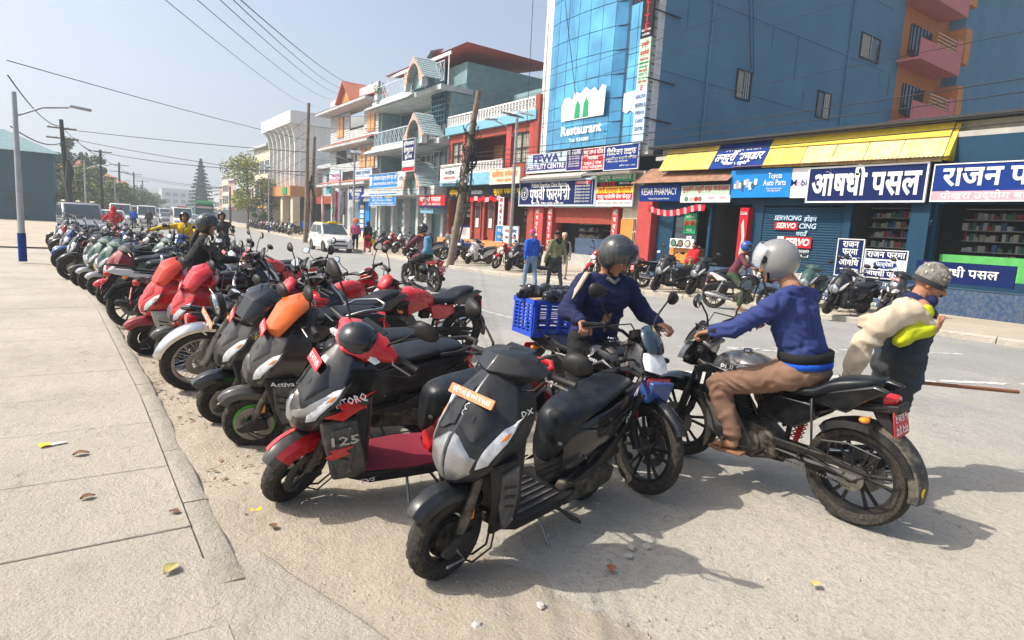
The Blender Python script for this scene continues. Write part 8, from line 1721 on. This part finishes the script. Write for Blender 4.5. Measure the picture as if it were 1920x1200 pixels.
# ================================================================ cars, vans, bus
def car(label, cat, name, L_, W_, H_, z1, prof, cab, col, loc, rz, group='vehicles on the road', roofcol=None, extra=None):
    """prof = (x, top z, half width) along the lower body; cab = (x bottom front, x top front, x top rear, x bottom rear)"""
    root = empty(name, loc, rz, label, cat, group); zb = .22 * (1 if H_ < 2.4 else 1.5); wr = .29 if H_ < 2.4 else .45; w0 = W_ / 2
    m = MB(); m.loft([[Vector((x, y, z)) for y, z in ((0, zt), (w * .80, zt), (w * .95, zt - .05), (w, (zt + zb) / 2), (w * .96, zb), (0, zb), (-w * .96, zb), (-w, (zt + zb) / 2), (-w * .95, zt - .05), (-w * .80, zt))] for x, zt, w in prof]); m.build('car_body', col, root, ang=35, bevel=.03)
    a, b_, c_, d = cab; tw = w0 * .80 if H_ < 1.8 else w0 * .88; t2 = w0 * .93
    m = MB(); m.loft([[(a, -t2, z1), (a, t2, z1), (d, t2, z1), (d, -t2, z1)], [(b_, -tw, H_ - .05), (b_, tw, H_ - .05), (c_, tw, H_ - .05), (c_, -tw, H_ - .05)], [(b_ - .12, -tw * .85, H_), (b_ - .12, tw * .85, H_), (c_ + .12, tw * .85, H_), (c_ + .12, -tw * .85, H_)]]); m.build('cabin', roofcol or col, root, ang=35, bevel=.03)
    G = M['glass']; e_ = .012
    def quad(p, nm='window', mt=G):
        n_ = (Vector(p[1]) - Vector(p[0])).cross(Vector(p[3]) - Vector(p[0])).normalized(); cc = sum((Vector(q) for q in p), Vector()) / 4
        if n_.dot(cc - Vector((0, 0, cc.z))) < 0: n_ = -n_
        m = MB(); pp = [Vector(q) + n_ * e_ for q in p]; m.loft([[q - n_ * .03 for q in pp], pp]); return m.build(nm, mt, root, bevel=.008, seg=1)
    def at(t, u, sd_):                      # point on the cabin side: t along, u up
        x = (a + (b_ - a) * u) + ((d + (c_ - d) * u) - (a + (b_ - a) * u)) * t; return (x, sd_ * (t2 + (tw - t2) * u), z1 + (H_ - .05 - z1) * u)
    lerp3 = lambda p, q, t: tuple(Vector(p).lerp(Vector(q), t))
    f = [(a, -t2, z1), (a, t2, z1), (b_, tw, H_ - .05), (b_, -tw, H_ - .05)]; cc = lambda P, s_=.9: [tuple(Vector(q).lerp(sum((Vector(k) for k in P), Vector()) / 4, 1 - s_)) for q in P]
    quad(cc(f), 'windscreen'); quad(cc([(d, -t2, z1), (d, t2, z1), (c_, tw, H_ - .05), (c_, -tw, H_ - .05)]), 'rear_window')
    n_ = 2 if H_ < 1.8 else 3 if H_ < 2.4 else 6
    for sd_ in (1, -1):
        for k in range(n_): quad([at(.04 + .93 * k / n_, .12, sd_), at(.04 + .93 * (k + .92) / n_, .12, sd_), at(.04 + .93 * (k + .92) / n_, .86, sd_), at(.04 + .93 * k / n_, .86, sd_)], 'side_window')
        xf = prof[-1][0]
        q = MB().box((xf - .07, sd_ * w0 * .72, z1 - .30 * (1 if H_ < 2.4 else 1.3)), (.16, w0 * .38, .17), rot=(0, -.25, sd_ * .35)); q.build('headlight', LNS, root, bevel=.03)
        q = MB().box((prof[0][0] + .03, sd_ * w0 * .82, z1 - .2), (.10, w0 * .2, .28)); q.build('tail_light', LNR, root, bevel=.02)
        q = MB().box((a - .10, sd_ * (w0 + .08), z1 + .05), (.10, .17, .12)); q.build('door_mirror', col, root, bevel=.02)
        for x in (L_ * .33, -L_ * .31):
            X = Matrix.Translation((x, sd_ * (w0 - .09), wr)); wm = MB().lathe([(wr * .6, -.09), (wr * .94, -.09), (wr, -.06), (wr, .06), (wr * .94, .09), (wr * .6, .09)], 28, T=X, closed=True).build('wheel', RUB, root, ang=40); MB().lathe([(0, sd_ * .07), (wr * .3, sd_ * .085), (wr * .62, sd_ * .06)], 20, T=X).build('hub_cap', STL, wm, ang=40)
            MB().lathe([(wr * 1.12, sd_ * .095), (wr * 1.12, -sd_ * .1), (0, -sd_ * .1), (0, sd_ * .06), (wr * 1.1, sd_ * .094)], 24, T=X, arc=(0, math.pi)).build('wheel_arch', BLK, root)
        MB().box((-.1 * L_, sd_ * (w0 + .004), z1 - .12), (.16, .02, .03)).build('door_handle', BLK, root)
    x = prof[-1][0] + .01
    MB().box((x, 0, zb + .14), (.10, W_ * .9, .20)).build('bumper', col, root, bevel=.04); MB().box((x + .03, 0, zb + .16), (.06, W_ * .5, .09)).build('air_intake', BLK, root, bevel=.01)
    MB().box((x - .02, 0, z1 - .32), (.08, W_ * .34, .08)).build('grille', BLK, root, bevel=.01); plate(root, None, (x + .075, 0, zb + .27), .34, .09, mt=WHP if H_ < 1.7 else PLR, txt='बा १ ज ५६०', name='number_plate')
    for sd_ in (1, -1): MB().tube([(a + .06, sd_ * .25, z1 + .02), (a - .1, sd_ * .05 + .1, z1 + .12)], .01, 4).build('wiper', BLK, root)
    if extra: extra(root)
    return root
def taxi_sign(root): MB().box((.25, 0, 1.54), (.22, .5, .10), taper=.8).build('taxi_sign', M['s_yel'], root, bevel=.02)
HB = [(-1.72, .86, .70), (-1.66, .95, .745), (-.6, .95, .75), (.72, .95, .75), (1.30, .86, .74), (1.62, .74, .68), (1.72, .60, .58)]
car('white small hatchback taxi with yellow roof facing the viewer on the far lane', 'taxi', 'taxi', 3.5, 1.5, 1.52, .92, HB, (.95, .30, -1.25, -1.62), WHP, (11.1, 33.4, .0), R(-92), roofcol=WHP, extra=lambda r: (taxi_sign(r), MB().box((-.48, 0, 1.515), (1.5, 1.05, .035)).build('roof_panel', M['s_yel'], r, bevel=.01)))
VN = [(-2.3, 1.15, .78), (-2.2, 1.2, .84), (1.2, 1.18, .85), (1.9, 1.05, .84), (2.3, .82, .78), (2.38, .6, .7)]
for x, y, rz, lab in ((3.0, 66, -95, 'white van with dark windscreen, leftmost of the vans facing the viewer'), (5.4, 72, -93, 'white van behind the two people standing in the road'), (7.9, 67, -92, 'white van with red roof lights at the centre of the road')):
    car(lab, 'van', 'van', 4.7, 1.75, 2.05, 1.15, VN, (1.75, 1.15, -2.15, -2.25), WHP, (x, y, 0), R(rz), extra=(lambda r: MB().box((.9, 0, 2.1), (.25, .9, .12)).build('roof_light', REDP, r, bevel=.02)) if x > 5.4 else None)
car('beige large car with roof luggage parked at the left edge', 'car', 'car', 4.5, 1.75, 1.8, 1.05, [(-2.1, 1.0, .78), (-2.0, 1.05, .84), (1.0, 1.05, .86), (1.9, .98, .84), (2.2, .8, .76)], (1.1, .5, -1.9, -2.05), SIL, (.0, 37.5, .0), R(-84), extra=lambda r: [MB().box((-.7, y, 1.88), (1.7, .04, .05)).build('roof_bar', M['s_cream'], r) for y in (-.6, 0, .6)])
car('silver car parked behind the beige one at the left edge', 'car', 'car', 4.2, 1.65, 1.5, .92, HB, (1.0, .3, -1.3, -1.65), SIL, (.6, 45.5, .0), R(-86))
car('white car between the red hooded rider and the vans', 'car', 'car', 4.2, 1.65, 1.5, .92, HB, (1.0, .3, -1.3, -1.65), WHP, (1.9, 54, 0), R(-88))
car('pale blue small car behind the yellow rider', 'car', 'car', 4.0, 1.6, 1.45, .9, HB, (1.0, .3, -1.3, -1.65), M['s_pale'], (9.6, 74, 0), R(-92))
def bus_x(r):
    MB().box((3.1, 0, 2.95), (1.2, 2.1, .35), taper=.7).build('roof_front', mat('bus_green', (.02, .26, .09), .4, dust=.2), r, bevel=.05); MB().box((3.72, 0, 2.35), (.04, 1.7, .22)).build('destination_board', M['s_cream'], r)
    q = MB(); [q.tube([(2.5 - k * .7, -1, 2.95), (2.5 - k * .7, -1, 3.15), (2.5 - k * .7, 1, 3.15), (2.5 - k * .7, 1, 2.95)], .03, 4) for k in range(7)]; q.build('roof_rack', MATS['bus_green'], r)
car('green bus with a wide dark windscreen coming towards the viewer', 'bus', 'bus', 7.5, 2.3, 2.85, 1.35, [(-3.7, 1.4, 1.1), (-3.5, 1.42, 1.14), (3.3, 1.42, 1.14), (3.68, 1.3, 1.1), (3.78, .9, 1.05)], (3.66, 3.5, -3.6, -3.66), mat('bus_green', (.02, .26, .09), .4, dust=.2), (13.2, 90, 0), R(-97), extra=bus_x)
for k, (x, y, cc) in enumerate(((9.5, 96, SIL), (11.5, 118, WHP), (8, 128, SIL), (13, 150, WHP), (16, 175, SIL), (12, 112, GLB), (5.5, 88, WHP), (8.2, 104, REDP))):
    if k in (1, 3, 6): car('distant white van, number %s of the far traffic' % ['', 'nearest', '', 'farthest', '', '', 'left'][k], 'van', 'van', 4.7, 1.75, 2.05, 1.15, VN, (1.75, 1.15, -2.15, -2.25), cc, (x, y, 0), R(-96), 'distant traffic')
    else: car('distant %s car in the haze, %s' % (['silver', '', 'silver', '', 'silver', 'black', '', 'red'][k], ['behind the green bus', '', 'in the left lane far off', '', 'farthest away', 'between the vans', '', 'among the far vans'][k]), 'car', 'car', 4.0, 1.6, 1.45, .9, HB, (1.0, .3, -1.3, -1.65), cc, (x, y, 0), R(-96), 'distant traffic')

# ================================================================ poles, lamps, cables
def pole(x, y, h, r, lab, arms=(), lean=(0, 0), m_=None, name='utility_pole'):
    p = empty(name, (x, y, .05), 0, lab, 'pole'); m = MB(); top = Vector((lean[0], lean[1], h))
    m.tube([Vector((0, 0, -.1)), top * .33 + Vector((.03, 0, 0)), top * .66 - Vector((.02, 0, 0)), top], [r * 1.25, r * 1.1, r * .95, r * .8], 10); m.build('shaft', m_ or M['wood'], p)
    for z, w in arms:
        t = top * (z / h); MB().box(t, (w, .10, .10)).build('cross_arm', M['wood'], p, smooth=False)
        for k in (-.45, -.2, .2, .45): MB().lathe([(0, .12), (.04, .10), (.03, .05), (.05, .02), (.03, 0)], 8, axis='Z', T=Matrix.Translation(t + Vector((w * k, 0, .05)))).build('insulator', M['white'], p)
    return p
lp = pole(12.35, 22.3, 6.9, .13, 'leaning weathered wooden pole wrapped in tangled black cables', lean=(.55, -.75)); rs = random.Random(9)
for k in range(26):
    t = rs.uniform(.42, .80); c0 = Vector((.55, -.75, 6.9)) * t; w = rs.uniform(.15, .42); pts = [c0 + Vector((w * math.cos(a) * rs.uniform(.5, 1), w * math.sin(a) * rs.uniform(.5, 1), rs.uniform(-.28, .28))) for a in [2 * math.pi * i / 9 for i in range(9)]]
    MB().tube(pts, .016, 4, closed=True).build('cable_coil', M['black'], lp)
for k in range(3): c0 = Vector((.55, -.75, 6.9)) * (.60 + k * .012); MB().tube([c0 + Vector((.05, -.24 - k * .03, 0)) + Vector((0, .0, 0)) + Vector((.22 * math.cos(a), 0, .22 * math.sin(a))) for a in [2 * math.pi * i / 18 for i in range(18)]], .028, 5, closed=True).build('cable_coil', M['black'], lp)
MB().box((.32, -.50, 3.55), (.16, .14, .3)).build('meter_box', M['white'], lp, bevel=.01); MB().tube([(.5, -.7, 6.2), (.4, -.7, 3.0), (.15, -.4, 1.0)], .04, 6).build('cable_bundle', M['black'], lp)
pole(12.9, 44.2, 9.4, .13, 'taller of the twin dark wooden poles by the taxi', lean=(.15, 0)); p_ = pole(13.4, 44.6, 7.3, .13, 'shorter of the twin poles, with insulators on its side', lean=(.2, 0))
for k in range(7): MB().ball((.30, -.05, 7.0 - k * .35), (.07, .07, .09), nu=8, nv=5).build('insulator', M['white'], p_)
MB().tube([(0, -.1, 4.6), (-.3, -.2, 2.9), (.1, -.2, 1.5), (.2, -.1, 3.2), (-.2, -.2, 4.2)], .07, 6).build('cable_bundle', M['black'], p_)
for k, (x, y, h, arms, lab) in enumerate([(-.6, 56, 7.6, ((7.0, 1.7), (6.3, 1.9)), 'tall pole with two cross arms, nearest on the left side'), (2.1, 86, 8.0, ((7.8, 2.2),), 'second pole on the left side with one cross arm'), (5.2, 116, 8.6, ((8.2, 2.6), (7.2, 2.6)), 'third pole on the left side with two cross arms'), (9.2, 150, 9, ((8.6, 3),), 'fourth pole on the left side in the haze'), (13.2, 185, 9, ((8.6, 3),), 'fifth and faintest pole on the left side'), (21.5, 118, 6.5, (), 'dark pole by the tall conifer')]):
    o = pole(x, y, h, .16, lab, arms, (-.3, 0) if k == 0 else (0, 0), BLK)
    if k == 0: MB().tube([(0, -.2, 4.8), (.1, -.25, 4.0), (-.05, -.2, 3.0), (.1, -.2, 1.4)], [.12, .28, .22, .12], 7).build('cable_bundle', M['black'], o)
def lamp(x, y, h, lab, dx=-1.0, panel=True, base=M['steel'], arm=1.0):
    p = empty('street_lamp', (x, y, .1), 0, lab, 'street lamp', 'street lamps on the pavements'); MB().tube([(0, 0, 0), (0, 0, h)], [.085, .055], 10).build('post', M['steel'], p)
    MB().tube([(0, 0, 0), (0, 0, .75)], .095, 10).build('painted_base', M['s_royal'], p)
    MB().tube([(0, 0, h * .86), (dx * .5, 0, h * .93), (dx * arm, 0, h * .95)], .025, 6).build('arm', M['steel'], p); MB().box((dx * (arm + .22), 0, h * .955), (.5, .2, .06), rot=(0, -.1 if dx < 0 else .1, 0)).build('lamp_head', M['steel'], p, bevel=.02)
    if panel:
        for k in (-1, 1): MB().box((0, k * .36, h + .12), (.75, .68, .04), rot=(.32, 0, 0)).build('solar_panel', M['glass'] if k > 0 else M['steel'], p, bevel=.005, seg=1)
lamp(14.6, 21.3, 6.1, 'solar street lamp in front of the red shop house'); lamp(14.8, 40, 5.9, 'solar street lamp in front of the white fluted building'); lamp(14.9, 43.0, 5.0, 'thinner steel lamp post behind the taxi', panel=False); lamp(15.6, 66, 6.4, 'solar street lamp beside the yellow green tree')
lamp(-1.3, 21, 4.35, 'street lamp reaching in from the left edge', dx=1.15, panel=False); lamp(.4, 62, 5.2, 'steel lamp post between the left poles', panel=False, dx=1.2); lamp(3.6, 92, 5.2, 'small lamp post in the haze on the left side', dx=1.2, panel=False)
def wire(a, b_, sag, r=.010, lab='black overhead cable', n=14):
    a, b_ = Vector(a), Vector(b_); m = MB(); m.tube([a.lerp(b_, i / n) - Vector((0, 0, sag * 4 * (i / n) * (1 - i / n))) for i in range(n + 1)], r, 4); o = m.build('overhead_cable', M['black'], ang=180); tag(o, lab, 'cable', 'overhead cables strung along the street'); return o
PT = Vector((12.85, 21.6, 6.6))
ends = [(15.0, -6, 9.0), (15.3, -6, 8.3), (15.0, -6, 6.4), (15.3, -6, 5.6), (15.1, -6, 5.3), (15.4, -6, 4.9), (15.0, -6, 4.7)]
wl = ['highest', 'second highest', 'third', 'middle', 'fifth', 'sixth', 'lowest']
for k, e_ in enumerate(ends): wire(PT - Vector((0, 0, [0, .35, 1.3, 2.0, 2.15, 2.3, 2.45][k])), e_, .18 + .03 * k, .007 if k < 3 else .011, wl[k] + ' cable running right from the leaning pole across the shop fronts')
for k in range(9): wire(PT - Vector((.1, 0, [.1, .5, 1.5, 1.8, 2.1, 2.4, 2.7, 3.0, 3.3][k])), (13.1, 44.3, [8.8, 8.0, 5.8, 5.5, 5.2, 4.9, 4.7, 4.4, 4.2][k]), .35 + .06 * (k % 4), .010, ['top', 'second', 'third', 'fourth', 'fifth', 'sixth', 'seventh', 'eighth', 'bottom'][k] + ' cable from the leaning pole to the twin poles')
for k in range(5): wire((13.1, 44.3, 8.6 - k * .9), (15.4, 84, 7.6 - k * .8), .5, .016, ['top', 'second', 'third', 'fourth', 'bottom'][k] + ' cable from the twin poles towards the tree')
for k, (a, b_) in enumerate([((.36, 9, 4.02), (19.9, 65.4, 13.0)), ((.72, 9, 4.11), (19.9, 60.1, 13.0)), ((1.0, 9, 4.18), (19.9, 57.2, 13.0)), ((1.16, 9, 4.22), (19.9, 56.1, 13.3)), ((1.21, 9, 4.23), (19.9, 53.2, 13.2))]):
    A, B_ = Vector(a), Vector(b_); A0 = A + (A - B_) * .16 + Vector((0, 0, .9)); wire(A0, B_, .55, .007 + .001 * k, ['leftmost', 'second', 'middle', 'fourth', 'rightmost'][k] + ' of the cables slanting across the sky')
wire((-.9, 56, 7.0), (13.0, 44.3, 6.2), .1, .022, 'thick cable crossing the road from the left pole'); wire((-.6, 56, 6.4), (13.0, 44.3, 4.6), .2, .018, 'lower cable crossing the road from the left pole'); wire((-1.4, 21, 5.2), (12.9, 44.2, 7.0), .1, .012, 'thin pale cable crossing high over the road'); wire((2.1, 86, 7.8), (13.2, 44.5, 4.9), .4, .03, 'cable from the second left pole across the road')
for k, (a, b_) in enumerate([((-.9, 56, 7.2), (2.1, 86, 7.8)), ((-.2, 56, 6.5), (2.6, 86, 7.6)), ((2.1, 86, 7.8), (5.2, 116, 8.2)), ((5.2, 116, 8.2), (9.2, 150, 8.6)), ((9.2, 150, 8.6), (13.2, 185, 8.6)), ((-2, 30, 6.2), (-.9, 56, 7.2)), ((-2, 30, 4.4), (-.6, 56, 6.3)), ((5.2, 116, 7.2), (21.5, 118, 6.3)), ((9.2, 150, 8), (26, 140, 7))]): wire(a, b_, .5, .028, 'cable span %s along the left poles' % ['one', 'two', 'three', 'four', 'five', 'at the left edge, upper', 'at the left edge, lower', 'crossing to the conifer', 'crossing in the haze'][k])
for k, (a, b_) in enumerate([((19.6, 26.3, 12), (19.7, 26.3, 5.2)), ((19.2, 27.2, 14), (19.6, 27.6, 4.6)), ((24.5, 19.0, 17), (26.2, 19.0, 9.8)), ((25.0, 18.99, 17), (26.4, 18.99, 9.6)), ((19.4, 24.9, 13), (19.45, 23.6, 8.2))]): wire(a, b_, .05, .016, 'loose cable hanging down the %s' % ['left strip of the blue building', 'corner of the blue building', 'blue side wall, left strand', 'blue side wall, right strand', 'mirror glass front'][k])

# ================================================================ trees
def tree(x, y, h, cr, lab, leafm_, trunkh=.4, n=1500, seed=1, kind='round', name='broadleaf_tree', ls=.22):
    t = empty(name, (x, y, 0), 0, lab, 'tree'); rs = random.Random(seed); m = MB(); m.tube([(0, 0, 0), (.1, 0, h * trunkh), (.0, .1, h * .75), (0, 0, h * .93)], [.16, .12, .07, .02], 8); hubs = []
    if kind == 'round':
        for k in range(11):
            a = rs.uniform(0, 6.28); z = h * (trunkh + .05 + rs.random() * (.9 - trunkh)); rr = cr * (.35 + .65 * math.sin(math.pi * min(1, (z / h - trunkh * .8) / (1.05 - trunkh * .8)))) * rs.uniform(.5, .95); e_ = Vector((math.cos(a) * rr, math.sin(a) * rr, z)); m.tube([(0, 0, z - h * .16), e_ * .55 + Vector((0, 0, z * .42)), e_], [.06, .04, .015], 5); hubs.append((e_, rs.uniform(.55, 1.0) * cr * .42))
        hubs.append((Vector((0, 0, h * .93)), cr * .4)); hubs.append((Vector((0, 0, h * .75)), cr * .5))
    m.build('trunk', M['wood'], t)
    L_ = [MB(), MB()]
    for i in range(n):
        if kind == 'round':
            c0, r_ = rs.choice(hubs); d = Vector((rs.gauss(0, 1), rs.gauss(0, 1), rs.gauss(0, .8))).normalized(); p = c0 + d * r_ * rs.random() ** .4
        else:
            u = rs.random(); z = h * (.10 + .9 * u); lv = (z * 1.1) % 1.0; rr = cr * (1 - u) ** .85 * rs.uniform(.2, 1) * (1.1 if lv < .45 else .5); a = rs.choice([k * .785 + int(z * 1.1) * .4 for k in range(8)]) + rs.gauss(0, .22); p = Vector((rr * math.cos(a), rr * math.sin(a), z - rr * .08))
        s_ = ls * rs.uniform(.6, 1.3); e1 = Vector((rs.gauss(0, 1), rs.gauss(0, 1), rs.gauss(0, .5))).normalized() * s_; e2 = Vector((rs.gauss(0, 1), rs.gauss(0, 1), rs.gauss(0, 1))); e2 = (e2 - e1 * e2.dot(e1) / e1.length_squared).normalized() * s_ * .55
        L_[i % 2].add([p - e1, p + e2, p + e1, p - e2], [(0, 1, 2, 3)])
    for k, l in enumerate(L_): l.build('crown', leafm_[k], t, smooth=False)
def fol(nm, c_): return [mat(nm + '_light', c_, .7, var=.35, scale=3), mat(nm + '_dark', tuple(v * .55 for v in c_), .7, var=.35, scale=3)]
F1, F2, F3, F4 = fol('yellow_green_leaf', (.34, .36, .05)), fol('conifer_needle', (.035, .085, .065)), fol('mid_green_leaf', (.12, .19, .06)), fol('olive_leaf', (.24, .27, .09))
tree(16.9, 82, 8.7, 3.4, 'yellow green street tree on the right pavement', F1, .3, 4200, 3, ls=.16); tree(18.2, 80, 4.6, 1.6, 'low green shrub tree at the foot of the yellow green tree', F3, .2, 1300, 4, ls=.14)
tree(26.6, 185, 15.6, 4.0, 'tall dark conifer with layered branches in the haze', F2, .1, 5200, 5, 'conifer', 'conifer_tree', .34)
for k, (x, y, h, cr, f_, lab) in enumerate([(-2.2, 84, 6.6, 3.0, F4, 'olive green tree behind the nearest left pole'), (-.2, 94, 6.2, 3.2, F4, 'bushy olive tree between the left poles'), (-1.0, 108, 11.0, 2.0, F3, 'tall dark tree rising behind the left poles'), (2.0, 112, 9, 2.2, F3, 'narrow tree right of the tall dark one'), (3.5, 100, 5.2, 3.0, F4, 'low bushy tree at the second left pole'), (6.5, 128, 5, 3.2, F3, 'low tree row by the third left pole'), (10, 150, 5.5, 4, F3, 'hazy low trees by the fourth left pole'), (16, 205, 6, 4, F3, 'hazy tree far down the left side')]): tree(x, y, h, cr, lab, f_, .18, 2000, 30 + k, ls=.24)
# folded street furniture on the far side
e = empty('folding_sign_frame', (16.4, 10.6, .14), R(-90), 'framed board with faded lettering leaning on the blue plinth', 'sign'); MB().box((0, 0, .55), (1.3, .04, .95)).build('board', M['stepblue'], e); text('WU', .42, M['s_cream'], e, (-.1, -.024, .6), (R(90), 0, 0), bold=.03)
q = MB(); [q.box(c_, d_) for c_, d_ in (((0, 0, 1.05), (1.4, .05, .05)), ((-.68, 0, .52), (.05, .05, 1.04)), ((.68, 0, .52), (.05, .05, 1.04)))]; q.build('frame', BLK, e, smooth=False)
# ---------------------------------------------------------------- lettering to mesh
dg = bpy.context.evaluated_depsgraph_get()
fits = {o.name: (w, a) for o, w, a in TEXT_FIT}
for o in [o for o in SC.objects if o.type == 'FONT']:
    me = bpy.data.meshes.new_from_object(o.evaluated_get(dg)); n = bpy.data.objects.new('lettering', me); COL.objects.link(n)
    n.parent = o.parent; n.location = o.location; n.rotation_euler = o.rotation_euler
    if o.name in fits and len(me.vertices):
        xs_ = [v.co.x for v in me.vertices]; w = max(xs_) - min(xs_); k = fits[o.name][0] / max(w, 1e-4); cx = (max(xs_) + min(xs_)) / 2
        k = max(.3, min(3., k))
        for v in me.vertices: v.co.x = (v.co.x - cx) * k
    for kk in o.keys():
        if kk in ('label', 'category', 'group', 'kind'): n[kk] = o[kk]
    if not me.materials: me.materials.append(o.data.materials[0])
    bpy.data.objects.remove(o)
